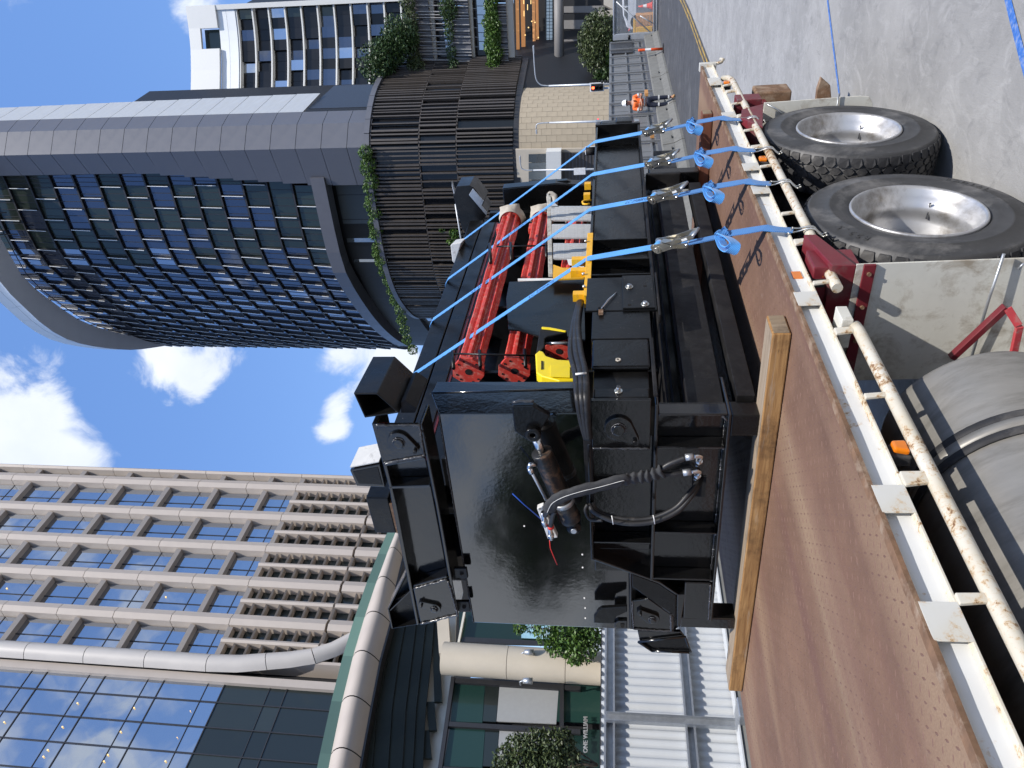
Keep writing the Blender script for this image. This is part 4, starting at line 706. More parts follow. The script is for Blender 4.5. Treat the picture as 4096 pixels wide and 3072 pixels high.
def outline(pts, n=3):                                        # rounded polygon
    P = [V3(p) for p in pts]; out = []
    for i in range(len(P)):
        a, b, c = P[i - 1], P[i], P[(i + 1) % len(P)]; u = b + (a - b) * .28; w = b + (c - b) * .28
        for k in range(n + 1): t = k / n; out.append(u * (1 - t) ** 2 + b * 2 * t * (1 - t) + w * t * t)
    return out
def strap(yh, yb, zh, label, seed, knot_y=0):
    rs = random.Random(seed); yh = yh * 1.035; Hk = V3((-1.495, yh, .985)); Br = V3((-1.953, yb, 2.031)); Tp = V3((-2.783, yb, 3.232))
    S = thing('ratchet_strap', Hk, label, 'strap', 'blue ratchet straps'); Y_ = V3((0, 1, 0))
    Eg = V3((-1.490, yh + (yb - yh) * .085, 1.196)); H0 = Hk; Hk = Eg; t = nrm(Br - Hk); Ln = np.linalg.norm(Br - Hk); w = nrm(Y_ - t * (Y_ @ t)); n = np.cross(w, t); n = n if n[0] > 0 else -n
    P = lambda f, a=0, b=0: Hk + t * (Ln * f) + w * a + n * b
    up = MB().ribbon([P(.56), P(.8), P(.985), P(.998), Br + (Tp - Br) * .004, Br + (Tp - Br) * .02, Br + (Tp - Br) * .5, Br + (Tp - Br) * .985, Tp + V3((-.03, 0, .008)), V3((-3.06, yb, 3.232)), V3((-3.40, yb, 3.11)), V3((-3.462, yb, 3.08)), V3((-3.47, yb, 1.4))], .048, Y_, .003).build('webbing', 'web_blue', S)
    hk = V3((-1.478, yh, 1.085)); MB().ribbon([hk, V3((-1.480, yh + .02, 1.15)), Eg, P(.06), P(.14, 0, .002), P(.22, .002, .004)], .048, Y_, .004).build('tail_webbing', 'web_dark', S)
    MB().ribbon([P(.20, 0, -.004), P(.30, -.004, -.006), P(.42, 0, -.012)], .034, Y_, .007).build('tail_webbing', 'web_dark', S)
    # knotted slack: a fist of folded webbing with a loop hanging from it
    k0 = P(.19); q = MB()
    lp = [k0 + V3((.0, -.01, .02)), k0 + V3((.012, -.03, .01)), k0 + V3((.016, -.075, -.015)), k0 + V3((.010, -.125, -.035)), k0 + V3((-.012, -.14, -.03)), k0 + V3((-.034, -.125, -.012)), k0 + V3((-.034, -.08, .008)), k0 + V3((-.02, -.03, .018)), k0 + V3((-.004, .0, .022))]
    q.ribbon(smooth(lp, 7), .046, [V3((.25, .2, 1))] * (len(smooth(lp, 7))), .0045)
    lp2 = [p * 1 + V3((rs.uniform(-.004, .004), -.01, -.004)) for p in lp[1:-1]]; lp2 = [k0 + (p - k0) * .72 for p in lp2]; q.ribbon(smooth(lp2, 7), .038, [V3((.35, .1, 1))] * len(smooth(lp2, 7)), .0045)
    q.build('slack_loop', 'web_blue', S, fix=False)
    q = MB(); kn = [k0 + t * .035 + n * .006, k0 + n * .022 - w * .012, k0 - t * .03 + n * .012 - w * .016, k0 - t * .02 - n * .016, k0 + t * .02 - n * .02 + w * .012, k0 + t * .03 + n * .0 + w * .014, k0 + n * .022 + w * .012, k0 - t * .025 + n * .01 + w * .01]
    q.ribbon(smooth(kn, 6), .034, [t * .8 + w * .3 * math.sin(i * .5) for i in range(len(smooth(kn, 6)))], .006); q.build('knot', 'web_dark', S, fix=False)
    # ratchet: paired side plates, winding drum, handle and pawl
    R_ = thing0('ratchet', P(.43), S)
    def plate(pts, a, th, name, mat='ratchet_zinc', par=None): return MB().prism([P(.43, a, 0) + t * x + n * y for (x, y) in pts], w * th).build(name, mat, par or R_, bevel=.0012)
    fr = [tuple(p[:2]) for p in outline([(-.075, -.012, 0), (-.06, -.026, 0), (.03, -.014, 0), (.11, -.026, 0), (.152, -.018, 0), (.158, .012, 0), (.13, .024, 0), (.08, .010, 0), (.0, .012, 0), (-.065, .006, 0)])]
    hd = [tuple(p[:2]) for p in outline([(.085, -.006, 0), (.15, -.014, 0), (.162, .014, 0), (.142, .034, 0), (.10, .030, 0), (-.02, .036, 0), (-.128, .052, 0), (-.145, .042, 0), (-.130, .026, 0), (-.02, .014, 0)])]
    for a in (-.0245, .0225): plate(fr, a, .002, 'side_plate')
    H_ = thing0('handle', P(.43, 0, .03), S); H_.parent = S; 
    for a in (-.0285, .0265): plate(hd, a, .002, 'handle_plate', par=H_)
    c = P(.43) + t * -.135 + n * .042; MB().cyl(c - w * .034, c + w * .034, .0075, n=12).build('grip_bar', 'galv', H_); c2 = c + t * .022 - n * .004; MB().box(-.004, .004, -.026, .026, -.003, .003, lambda x, y, z: c2 + t * x * 3 + w * y + n * z).build('grip_web', 'ratchet_zinc', H_)
    c = P(.43) + t * .125; MB().cyl(c - w * .036, c + w * .036, .012, n=18).build('drum_axle', 'ratchet_zinc', R_); MB().cyl(c - w * .020, c + w * .020, .0265, n=24).build('wound_webbing', 'web_blue', R_)
    for a in (-.031, .030):                                    # toothed wheels
        tt = [c + w * a + (t * math.cos(g) + n * math.sin(g)) * (.027 if k % 2 else .0235) for k, g in enumerate(np.linspace(0, 2 * math.pi, 36, endpoint=False))]; MB().prism(tt, w * .0018).build('toothed_wheel', 'ratchet_zinc', R_)
        MB().cyl(c + w * (a + (-.004 if a < 0 else .0015)), c + w * (a + (-.001 if a < 0 else .005)), .013, n=20).build('axle_washer', 'chrome', R_)
    for (x, y) in ((-.062, -.010), (.03, .0)):
        d = P(.43) + t * x + n * y; MB().cyl(d - w * .030, d + w * .030, .0072 if x < 0 else .0035, n=14).build('cross_bolt', 'chrome', R_)
    d = P(.43) + t * .062 + n * .018; MB().box(-.03, .03, -.018, .018, -.0035, .0035, lambda x, y, z: d + t * x + w * y + n * (z + x * .25)).build('pawl', 'ratchet_zinc', R_, bevel=.001)
    d = P(.43) + t * .045 - w * .0295 + n * .026; MB().box(-.022, .022, -.0008, .0008, -.0012, .0012, lambda x, y, z: d + t * x + w * y + n * (z * 1.4 + x * .5)).build('pressed_slot', 'black_hole', R_)
    d = P(.43) - t * .075 - w * .0292 + n * .030; MB().box(-.018, .018, -.0006, .0006, -.006, .006, lambda x, y, z: d + t * x + w * y + n * (z - x * .14)).build('rating_label', 'tag_white', R_)
    # double J hook round the rope rail
    th = nrm(hk - V3((-1.475, yh, 1.03)))
    for a in (-.012, .012):
        hp = smooth([hk + w * a * 1.5 + th * .012, hk + w * a - th * .02, V3((-1.49, yh, 1.015)) + V3((.028, a - .010, .012)), V3((-1.49, yh, 1.015)) + V3((.030, a - .02, -.012)), V3((-1.49, yh, 1.015)) + V3((.012, a - .03, -.032)), V3((-1.49, yh, 1.015)) + V3((.002, a - .04, -.050)), V3((-1.49, yh, 1.015)) + V3((.016, a - .055, -.060))], 5)
        MB().tube(hp, .0042, 8).build('wire_hook', 'zinc', S)
    MB().cyl(hk - w * .022 + th * .012, hk + w * .022 + th * .012, .0042, n=8).build('hook_bar', 'zinc', S)
    return S, up, Tp, Br, P, w, n, t
sd = [(4.72, 6.07, 1.03, 'blue ratchet strap farthest from the timber, over the end of the beam'), (4.16, 5.34, 1.02, 'blue ratchet strap second from the far end of the black beam'), (3.67, 4.70, 1.01, 'blue ratchet strap third from the far end, beside the aluminium ladder'), (3.12, 3.975, 1.005, 'nearest blue ratchet strap, printed LC 2500KG above the yellow angle')]
ST = [strap(a, b, c, l, i) for i, (a, b, c, l) in enumerate(sd)]
def strap_text(k, f, txt, lower=False):
    S, up, Tp, Br, P, w, n, t = ST[k]
    if lower: a, b = Br, P(.56)
    else: a, b = Tp, Br
    d = nrm(b - a); u = nrm(V3((0, 1, 0)) - d * d[1]); nz = np.cross(d, u); text_mesh(txt, .040, a + (b - a) * f - u * .014 + nz * .0022, d, u, .0002, 'printed_rating', 'ink', up)
strap_text(3, .70, 'LC 2500KG'); strap_text(2, .28, 'LC 2500KG'); strap_text(2, .62, 'LC 2500KG', True); strap_text(1, .45, 'LC 2500KG')
# ---------------------------------------------------------------- office tower on the left (parallel to the street)
plain('beige_clad', (.42, .365, .315), .5, var=.06, scale=.6, spec=.4); plain('beige_light', (.47, .435, .395), .45, var=.05, scale=.5, spec=.5); plain('beige_wall', (.50, .44, .35), .7, var=.06, scale=.6); plain('cream_soffit', (.62, .58, .49), .7, var=.04)
plain('mullion', (.035, .035, .038), .45, .3, var=.1); plain('dark_boards', (.022, .027, .023), .42, var=.3, scale=.7, spec=.15, bs=.05, bscale=1.2); plain('column_clad', (.50, .44, .345), .42, var=.06, scale=.8, spec=.45); plain('interior_panel', (.30, .305, .30), .6, var=.04)
glass('tower_glass', (.02, .026, .036), .44, .02, .05, .35); glass('tower_glass_dark', (.022, .028, .026), .06, .04, .05, .4, gcol=(.35, .38, .38), blend=.2); glass('lobby_glass', (.012, .034, .028), .04, .03, .04, .5, gcol=(.3, .36, .35), blend=.2); glass('green_edge', (.10, .165, .12), .08, .2, .02, gcol=(.5, .6, .5), blend=.2)
emit('downlight', (1, .66, .26), 1.3)
fb = lambda x, y, z: b2w((x, y, z))
OT = thing('office_tower', b2w((-45, 25, 0)), 'beige gridded office tower with blue glass curtain wall and curved entrance canopy', 'building')
def bb(x0, x1, y0, y1, z0, z1, name, mat, parent=OT, bevel=0): return MB().box(x0, x1, y0, y1, z0, z1, fb).build(name, mat, parent, bevel=bevel)
bb(-62, -41.6, 8, 42.4, 14, 60, 'core', 'mullion')
strips = [(28.02, 28.95), (31.17, 32.1), (34.27, 35.2), (37.37, 38.3), (40.57, 41.5), (42.1, 42.55)]
bays = [(25.9, 28.02), (28.95, 31.17), (32.1, 34.27), (35.2, 37.37), (38.3, 40.57), (41.5, 42.1)]
for (a, c) in strips:
    z = 19.55
    MB().prism([b2w((-40.0, a + .08, 17.0)), b2w((-39.85, (a + c) / 2, 17.0)), b2w((-40.0, c - .02, 17.0)), b2w((-41.5, c, 17.0)), b2w((-41.5, a, 17.0))], b2w((0, 0, 2.35))).build('facade_pier', 'beige_clad', OT)
    for k in range(9):
        z0 = 19.5 + .02 if k == 0 else 26.0 + 4.09 * (k - 1) + .02; z1 = 26.0 - .02 if k == 0 else z0 + 4.05
        MB().prism([b2w((-40.0, a + .08, z0)), b2w((-39.85, (a + c) / 2, z0)), b2w((-40.0, c - .02, z0)), b2w((-41.5, c, z0)), b2w((-41.5, a, z0))], b2w((0, 0, z1 - z0))).build('facade_pier', 'beige_clad', OT)
XW = -40.62
def slab(a, c, z, th, xf):
    return MB().prism([b2w((xf, a + .01, z)), b2w((xf - .1, a + .01, z - th)), b2w((XW, a + .01, z - th * 1.05)), b2w((XW, a + .01, z))], b2w((0, c - a - .02, 0))).build('floor_fin', 'beige_clad', OT)
def pane(X, a, c, z0, z1, mat, parent=OT, name='window_pane'): return bb(X - .03, X, a, c, z0, z1, name, mat, parent)
for (a, c) in bays[:5]:
    m_ = (a + c) / 2
    for (zl_, zh_) in ((17.0, 19.38), (19.52, 25.98)): MB().prism([b2w((-39.98, m_ - .16, zl_)), b2w((-39.90, m_, zl_)), b2w((-39.98, m_ + .16, zl_)), b2w((-40.58, m_ + .16, zl_)), b2w((-40.58, m_ - .16, zl_))], b2w((0, 0, zh_ - zl_))).build('facade_pier', 'beige_clad', OT)
for (a, c) in bays:
    for z in [26.0, 28.62, 32.71, 36.8, 40.89, 44.98, 49.07, 53.2]: slab(a, c, z, .30, -40.04)
    zl = [26.0, 28.62, 32.71, 36.8, 40.89, 44.98, 49.07, 53.2]
    for z0, z1 in zip(zl[:-1], zl[1:]):
        ym = a + (c - a) * .42; zm = z0 + (z1 - z0 - .36) * .36
        for (p, q_) in ((a, ym - .03), (ym + .03, c)):
            pane(-40.56, p, q_, z0 + .02, zm - .03, 'tower_glass'); pane(-40.56, p, q_, zm + .03, z1 - .28, 'tower_glass')
        bb(-40.60, -40.52, ym - .03, ym + .03, z0, z1 - .28, 'mullion', 'mullion'); bb(-40.60, -40.53, a, c, zm - .03, zm + .03, 'transom', 'mullion')
    for k in range(7): slab(a, c, 25.08 - .92 * k, .09, -40.04)
    for k in range(4): slab(a, c, 18.9 - 1.15 * k + .55, .09, -40.04)
    pane(-40.59, a, c, 19.5, 26.0, 'tower_glass_dark'); pane(-40.59, a, c, 16.5, 19.4, 'tower_glass_dark')
# pale rounded pilaster between grid and curtain wall, sweeping out at the foot
def pil(path):
    P = [V3(p) for p in path]; q = MB(); n = 9; vs = []
    for (y0, z0, y1, z1) in P:
        for k in range(n):
            t = k / (n - 1); bl = .5 * math.sin(math.pi * t) ** .7; vs.append(b2w((-40.0 + bl, y0 + (y1 - y0) * t, z0 + (z1 - z0) * t)))
    m_ = len(P); q.add(vs, [(i * n + k, i * n + k + 1, (i + 1) * n + k + 1, (i + 1) * n + k) for i in range(m_ - 1) for k in range(n - 1)], True); return q.build('pilaster_panel', 'beige_light', OT)
z = 26.0
for k in range(8): pil([(24.66, 26.0 + 4.09 * k, 25.88, 26.0 + 4.09 * k), (24.66, 26.0 + 4.09 * k + 4.05, 25.88, 26.0 + 4.09 * k + 4.05)])
pil([(25.05, 22.2, 26.2, 22.6), (24.75, 24, 25.95, 24.2), (24.66, 25.96, 25.88, 25.96)]); pil([(25.7, 19.3, 26.7, 19.9), (25.3, 20.8, 26.4, 21.2), (25.06, 22.16, 26.2, 22.56)]); pil([(27.2, 17.0, 28.0, 17.8), (26.3, 18.1, 27.2, 18.8), (25.73, 19.26, 26.72, 19.86)])
bb(-41.4, -40.25, 24.2, 24.7, 16, 60, 'pilaster_reveal', 'beige_clad'); bb(-41.5, -40.05, 25.7, 25.9, 17.5, 60, 'pilaster_reveal', 'beige_clad')
# glass curtain wall
ym = [24.6 - 1.56 * k for k in range(11)]; zf = [16.0, 20.7, 24.7, 28.65, 32.6, 36.55, 40.5, 44.5, 48.5]
for i in range(len(ym) - 1):
    a, c = ym[i + 1] + .03, ym[i] - .03
    for j in range(len(zf) - 1):
        z0, z1 = zf[j], zf[j + 1]; zs_ = z0 + (z1 - z0) * .27; mt = 'tower_glass' if z0 > 23.5 else 'tower_glass_dark'
        pane(-40.55, a, c, z0 + .03, zs_ - .03, mt); pane(-40.55, a, c, zs_ + .03, z1 - .03, mt)
for y in ym: bb(-40.62, -40.48, y - .03, y + .03, 16, 48.5, 'mullion', 'mullion')
for z0, z1 in zip(zf[:-1], zf[1:]):
    bb(-40.62, -40.50, ym[-1], ym[0], z0 - .03, z0 + .03, 'transom', 'mullion'); bb(-40.61, -40.51, ym[-1], ym[0], z0 + (z1 - z0) * .27 - .02, z0 + (z1 - z0) * .27 + .02, 'transom', 'mullion')
for (x, y) in ((155, 997), (507, 1018), (870, 1043), (1240, 1067), (490, 1250), (848, 1280), (27, 1370), (395, 1400), (763, 1431), (302, 1546), (275, 1588), (682, 1577), (657, 1618), (1203, 1300), (1120, 1467), (1046, 1617)):
    c = BX(*zr(7, x, y), -40.5); MB().cyl(b2w(c), b2w(c + V3((.04, 0, 0))), .045 if x < 1100 else .025, n=10).build('ceiling_light', 'downlight', OT)
for (x, y) in ((43, 525), (1168, 498), (1177, 517), (1048, 579)):
    c = BX(*zr(7, x, y), -40.54); MB().cyl(b2w(c), b2w(c + V3((.04, 0, 0))), .05, n=10).build('ceiling_light', 'downlight', OT)
# entrance canopy: segmented tubular fascia, green glass edge, dark boards, soffit
CX = -26.0
J = [((1625, 2060), (1665, 2075)), ((1582, 2135), (1633, 2150)), ((1548, 2217), (1610, 2226)), ((1504, 2332), (1582, 2345)), ((1458, 2469), (1560, 2488)), ((1412, 2625), (1517, 2646)), ((1368, 2807), (1482, 2826)), ((1325, 3016), (1444, 3031)), ((1282, 3240), (1404, 3255)), ((1240, 3470), (1366, 3485))]
pts = [(BX(*a, CX), BX(*c, CX)) for a, c in J]
def patch(A, B, C, D, bulge, name, mat, inset=.012):              # A,B = one end (top,bottom), C,D = other end
    n = 9; m_ = 5; vs = []
    for i in range(m_):
        s = inset + (1 - 2 * inset) * i / (m_ - 1)
        for k in range(n):
            t = k / (n - 1); p = (A + (B - A) * t) * (1 - s) + (C + (D - C) * t) * s; p = p + V3((bulge * math.sin(math.pi * t) ** .8, 0, 0)); vs.append(b2w(p))
    return MB().add(vs, [(i * n + k, i * n + k + 1, (i + 1) * n + k + 1, (i + 1) * n + k) for i in range(m_ - 1) for k in range(n - 1)], True).build(name, mat, OT)
for (A, B), (C, D) in zip(pts[:-1], pts[1:]):
    patch(A, B, C, D, .55, 'fascia_panel', 'beige_clad'); e1, e2 = A + V3((0, 0, .42)), C + V3((0, 0, .42))
    MB().prism([b2w(A), b2w(C), b2w(e2), b2w(e1)], b2w((-.04, 0, 0))).build('glass_edge', 'green_edge', OT)
    MB().prism([b2w(B), b2w(D), b2w(D + V3((-.6, 0, 0))), b2w(B + V3((-.6, 0, 0)))], b2w((0, 0, -.08))).build('fascia_drip', 'mullion', OT)
    MB().prism([b2w(A + V3((-.05, 0, 0))), b2w(B + V3((-.05, 0, 0))), b2w(D + V3((-.05, 0, 0))), b2w(C + V3((-.05, 0, 0)))], b2w((-.5, 0, 0))).build('fascia_core', 'mullion', OT)
TZ = lambda x, y, X: BX(1300 + x * 934 / 2212, 2372 + y * 934 / 2212, X)
bl = [((620, 150), (545, 700), (440, 1090), (330, 1700), (300, 1900)), ((690, 150), (590, 650), (500, 1090), (450, 1700), (430, 1900)), ((790, 150), (700, 650), (640, 1090), (600, 1700), (590, 1900)), ((885, 150), (825, 650), (770, 1090), (735, 1700), (720, 1900)), ((975, 150), (920, 650), (870, 1090), (835, 1700), (820, 1900)), ((1050, 100), (1010, 650), (960, 1090), (930, 1700), (915, 1900))]
for k in range(len(bl) - 1):
    Xk = CX - .55 - .10 * k; n_ = len(bl[k])
    for i in range(n_ - 1): MB().prism([b2w(TZ(*bl[k][i], Xk)), b2w(TZ(bl[k + 1][i][0] - 5, bl[k + 1][i][1], Xk)), b2w(TZ(bl[k + 1][i + 1][0] - 5, bl[k + 1][i + 1][1], Xk)), b2w(TZ(*bl[k][i + 1], Xk))], b2w((-.1, 0, 0))).build('cladding_board', 'dark_boards', OT)
for (x0, x1, x2, x3, ya_, yb_) in ((1010, 1052, 1112, 1035, 100, 1030), (960, 1035, 1058, 985, 1030, 1300), (930, 985, 1012, 930, 1300, 1565)):   # stepped lowest boards
    MB().prism([b2w(TZ(x0, ya_, CX - 1.1)), b2w(TZ(x1, ya_, CX - 1.1)), b2w(TZ(x2, yb_, CX - 1.1)), b2w(TZ(x3, yb_, CX - 1.1))], b2w((-.12, 0, 0))).build('cladding_board', 'dark_boards', OT)
def tp(poly, X, th, name, mat): return MB().prism([b2w(TZ(x, y, X)) for x, y in poly], b2w((-th, 0, 0))).build(name, mat, OT)
tp([(900, 60), (1250, 60), (1215, 800), (1030, 1900), (760, 1900)], -27.4, .2, 'soffit_wall', 'cream_soffit')
tp([(1055, 200), (1165, 180), (1190, 570), (1080, 570)], -26.6, .5, 'soffit_beam', 'beige_wall')
# lobby glazing with frames
GX = -26.2
tp([(1215, 800), (2750, 830), (2750, 2000), (1010, 2000)], GX - .6, .1, 'lobby_back', 'mullion')
for (a, c) in (((1195, 840), (1165, 1215)), ((1160, 1260), (1095, 1640)), ((1090, 1690), (1040, 2000))):
    (x0, y0), (x1, y1) = a, c
    for (u0, u1, v0, v1, mt) in ((x0 + 25, 1515, x1 + 25, 1490, 'lobby_glass'), (1520, 1650, 1495, 1620, 'tower_glass_dark'), (1655, 2215, 1625, 2190, 'interior_panel'), (2220, 2720, 2195, 2700, 'lobby_glass')):
        tp([(u0, y0 + 20), (u1, y0 + 20 + (u1 - u0) * .045), (v1, y1 + (v1 - v0) * .045), (v0, y1)], GX, .05, 'lobby_pane', mt)
for (x0, y0, x1, y1, w_) in ((1195, 800, 2420, 880, 44), (1160, 1216, 2420, 1290, 44), (1088, 1640, 2420, 1720, 44)): tp([(x0, y0), (x1, y1), (x1, y1 + w_), (x0, y0 + w_)], GX + .12, .2, 'glazing_mullion', 'mullion')
tp([(1195, 790), (1230, 790), (1060, 2000), (1020, 2000)], GX + .14, .2, 'glazing_head', 'mullion')
sgn = tp([(2222, 800), (2262, 800), (2262, 2000), (2222, 2000)], GX + .14, .06, 'sign_rail', 'mullion')
plain('sign_silver', (.45, .45, .44), .35, .5)
a_, c_ = b2w(BX(*zr(8, 1580, 1565), GX + .18)), b2w(BX(*zr(8, 1580, 1365), GX + .18)); text_mesh('ONE WILLIAM', .215, a_, c_ - a_, BZv, .02, 'sign_letters', 'sign_silver', sgn, bold=.004)
# clad column with floodlight brackets
c1 = (TZ(1800, 505, -25.3) + TZ(1800, 825, -25.3)) / 2; rad = np.linalg.norm(TZ(1800, 505, -25.3) - TZ(1800, 825, -25.3)) / 2 * .84
for k, (z0, z1) in enumerate(((-.6, 3.2), (3.22, 5.4), (5.42, TZ(1105, 690, -25.3)[2]))): MB().lathe([(rad, z0), (rad, z1)], b2w((c1[0], c1[1], 0)), BZv, 48).build('column_drum', 'column_clad', OT)
for (x, y) in ((1890, 560), (1875, 830)):
    p = b2w(TZ(x, y, -24.6)); l_ = MB().cyl(p, p + b2w((.02, .0, -.35)), .10, .12, n=14).build('floodlight', 'galv', OT); MB().tube([p, p + b2w((-.1, 0, .12)), p + b2w((-.3, 0, .1))], .03, 8).build('floodlight_arm', 'galv', l_)
# glazing to the right of the column with poster, planter wall
tp([(1270, 180), (2500, 180), (2500, 500), (1270, 470)], GX - .4, .1, 'lobby_pane', 'lobby_glass'); tp([(1310, 180), (1330, 180), (1275, 465), (1255, 465)], GX - .1, .2, 'glazing_mullion', 'cream_soffit')
tp([(1300, 415), (2400, 470), (2400, 500), (1290, 460)], GX - .2, .1, 'glazing_mullion', 'mullion'); plain('poster', (.35, .60, .72), .5, var=.25, scale=1.5, dirt=(.30, .22, .14), dirt_amt=.6, dirt_scale=1.2); tp([(1860, 300), (2250, 300), (2250, 440), (1860, 425)], GX - .25, .03, 'poster', 'poster')
bb(-26.5, -24.0, 0, 40, -1.0, 1.3, 'planter_wall', 'beige_wall'); bb(-60, -26.8, -5, 45, -1.5, 1.25, 'podium_base', 'beige_wall')
bb(-40, -27, 5, 42, 9.6, 10.0, 'canopy_roof', 'mullion')
# ---------------------------------------------------------------- hoardings and concrete barriers along the street
plain('white_sheet', (.50, .515, .52), .4, var=.05, scale=1.5, spec=.5); plain('grey_sheet', (.17, .175, .18), .5, var=.08, scale=1.2); plain('signal_black', (.012, .012, .013), .5); plain('pole_grey', (.46, .48, .50), .45, .4, var=.08)
plain('orange_plastic', (.80, .10, .02), .5, var=.1, dirt=(.4, .1, .05), dirt_amt=.3); plain('reflective', (.75, .75, .74), .4); plain('ute_white', (.72, .73, .74), .25, coat=.4, var=.03); plain('ply_orange', (.55, .27, .09), .7, var=.2, scale=4, stretch=(1, 1, 8)); plain('cone_orange', (.75, .06, .03), .5)
emit('signal_red', (1, .06, .02), 9.0)
HX = -7.9
def barrier(y0, y1, label):
    g = gz(y0) - .06; g2 = gz(y1) - .06; pr_ = [(.26, 0), (.26, .09), (.15, .30), (.10, .66), (-.10, .66), (-.15, .30), (-.26, .09), (-.26, 0)]
    t = thing('concrete_barrier', (HX + .12, (y0 + y1) / 2, g), label, 'barrier', 'concrete barriers below the hoarding')
    vs = [(HX + .12 + x, y0 + .015, g + h) for x, h in pr_] + [(HX + .12 + x, y1 - .015, g2 + h) for x, h in pr_]; n = len(pr_)
    MB().add(vs, [tuple(range(n)), tuple(range(n, 2 * n))[::-1]] + [(i, (i + 1) % n, (i + 1) % n + n, i + n) for i in range(n)]).build('block', 'barrier', t, bevel=.012)
    for y in (y0 + .5, y1 - .5): MB().box(HX + .10, HX + .30, y - .09, y + .09, g + .34, g + .36).build('slot', 'black_hole', t); 
    MB().tube([(HX + .12, y0 - .06, g + .6), (HX + .12, y0 + .06, g + .6)], .03, 8).build('link_pin', 'galv', t)
    return t
bl_ = {1: 'concrete barrier under the white corrugated hoarding', 2: 'concrete barrier behind the front end of the black machine', 3: 'concrete barrier behind the middle of the black machine', 4: 'concrete barrier seen low behind the third strap ratchet', 5: 'concrete barrier seen behind the second strap ratchet', 6: 'concrete barrier with blue stencilled number between worker and machine', 7: 'concrete barrier directly behind the standing worker', 8: 'concrete barrier between the worker and the orange post', 9: 'last concrete barrier, behind the orange delineator post'}
BR_ = {k: barrier(-1.0 + k * 4.05, -1.0 + k * 4.05 + 4.0, l) for k, l in bl_.items()}
p_ = PX(*zs(2300, 400, 1100, 300), HX + .26); text_mesh('095', .17, p_ + V3((0, -.2, -.1)), (0, 1, 0), (0, 0, 1), .001, 'stencil', 'blue_marker', BR_[6])
# corrugated white hoarding, near part
HD = thing('corrugated_hoarding', (HX, 5, .5), 'white corrugated sheet hoarding on galvanised rails above the near barriers', 'fence')
ZTOP = PX(*zs(2350, 2500, 176, 800), HX)[2]; q = MB(); Yn = np.arange(-14, 9.0, .0105); base = .50; vs = []
for y in Yn:
    x = HX - .03 + .017 * max(-.62, min(.8, 1.25 * math.sin(y / .105 * 2 * math.pi))); vs += [(x, y, base + .0), (x, y, ZTOP), ]
q.add(vs, [(2 * i, 2 * i + 2, 2 * i + 3, 2 * i + 1) for i in range(len(Yn) - 1)], True).build('corrugated_sheet', 'white_sheet', HD, fix=False)
MB().box(HX - .06, HX - .02, -14, 9.0, ZTOP, ZTOP + .012).build('top_trim', 'mullion', HD)
H3 = lambda x, y, X=HX + .05: PX(*zs(2350, 2500, x, y), X)
def crail(z0, z1, name):                                      # lipped C-section rail, open side towards the street
    g_ = MB(); g_.box(HX + .0, HX + .006, -1, 9, z0, z1); o = g_.build(name, 'galv', HD)
    for (a, c) in ((z0, z0 + .004), (z1 - .004, z1)): MB().box(HX + .006, HX + .055, -1, 9, a, c).build('rail_flange', 'galv', o)
    for (a, c) in ((z0 + .004, z0 + .022), (z1 - .022, z1 - .004)): MB().box(HX + .051, HX + .055, -1, 9, a, c).build('rail_lip', 'galv', o)
    for y in np.arange(2.5, 9, .41): MB().cyl((HX + .006, y, (z0 + z1) / 2), (HX + .012, y, (z0 + z1) / 2), .009, n=6).build('screw', 'galv', o)
zt1, zt0 = H3(215, 800)[2], H3(345, 800)[2]; crail(zt0, zt1, 'top_rail')
zm1, zm0 = H3(1195, 800)[2], H3(1320, 800)[2]; crail(zm0, zm1, 'middle_rail')
for yy_ in (H3(1000, 1225)[1], H3(1000, 1225)[1] + 2.6):
    po = MB().box(HX + .058, HX + .062, yy_ - .05, yy_ + .05, .34, 2.0).build('post', 'galv', HD); MB().box(HX + .062, HX + .115, yy_ - .05, yy_ - .045, .34, 2.0).build('post_flange', 'galv', po); MB().box(HX + .062, HX + .115, yy_ + .045, yy_ + .05, .34, 2.0).build('post_flange', 'galv', po)
    bk = MB().box(HX + .08, HX + .40, yy_ - .10, yy_ + .12, .35, .62).build('foot_bracket', 'galv', HD, bevel=.01); MB().cyl((HX + .40, yy_, .48), (HX + .425, yy_, .48), .022, n=6).build('bracket_bolt', 'zinc', bk)
MB().box(HX - .02, HX + .03, -1, 9, .52, .58).build('bottom_angle', 'galv', HD); MB().box(HX + .03, HX + .24, -1, 9, .598, .615).build('ledge', 'white_sheet', HD)
# grey hoarding, far part
HF = thing('grey_hoarding', (HX, 22, .5), 'long grey sheet hoarding behind the worker, on galvanised posts above barriers', 'fence')
MB().box(HX - .06, HX - .04, 9.05, 39.4, .50, 2.05).build('sheeting', 'grey_sheet', HF)
plain('post_grey', (.20, .205, .21), .5, .3, var=.1)
for z in (1.98, 1.32, .70): MB().box(HX - .035, HX + .02, 9.05, 39.4, z - .03, z + .03).build('rail', 'post_grey', HF)
for y in np.arange(9.4, 39.4, 1.48): MB().box(HX + .024, HX + .085, y - .035, y + .035, .42, 2.04).build('post', 'post_grey', HF)
for y in np.arange(9.4, 39.4, .74): MB().box(HX - .039, HX - .034, y - .006, y + .006, .5, 2.0).build('sheet_seam', 'mullion', HF)
for y in (18.2, 24.6, 29.5): MB().box(HX + .09, HX + .20, y - .25, y + .25, .60, .72).build('timber_wedge', 'ply_orange', HF)
MB().box(HX - .03, HX + .03, 36.9, 39.3, 1.0, 2.0).build('dark_banner', 'mullion', HF)
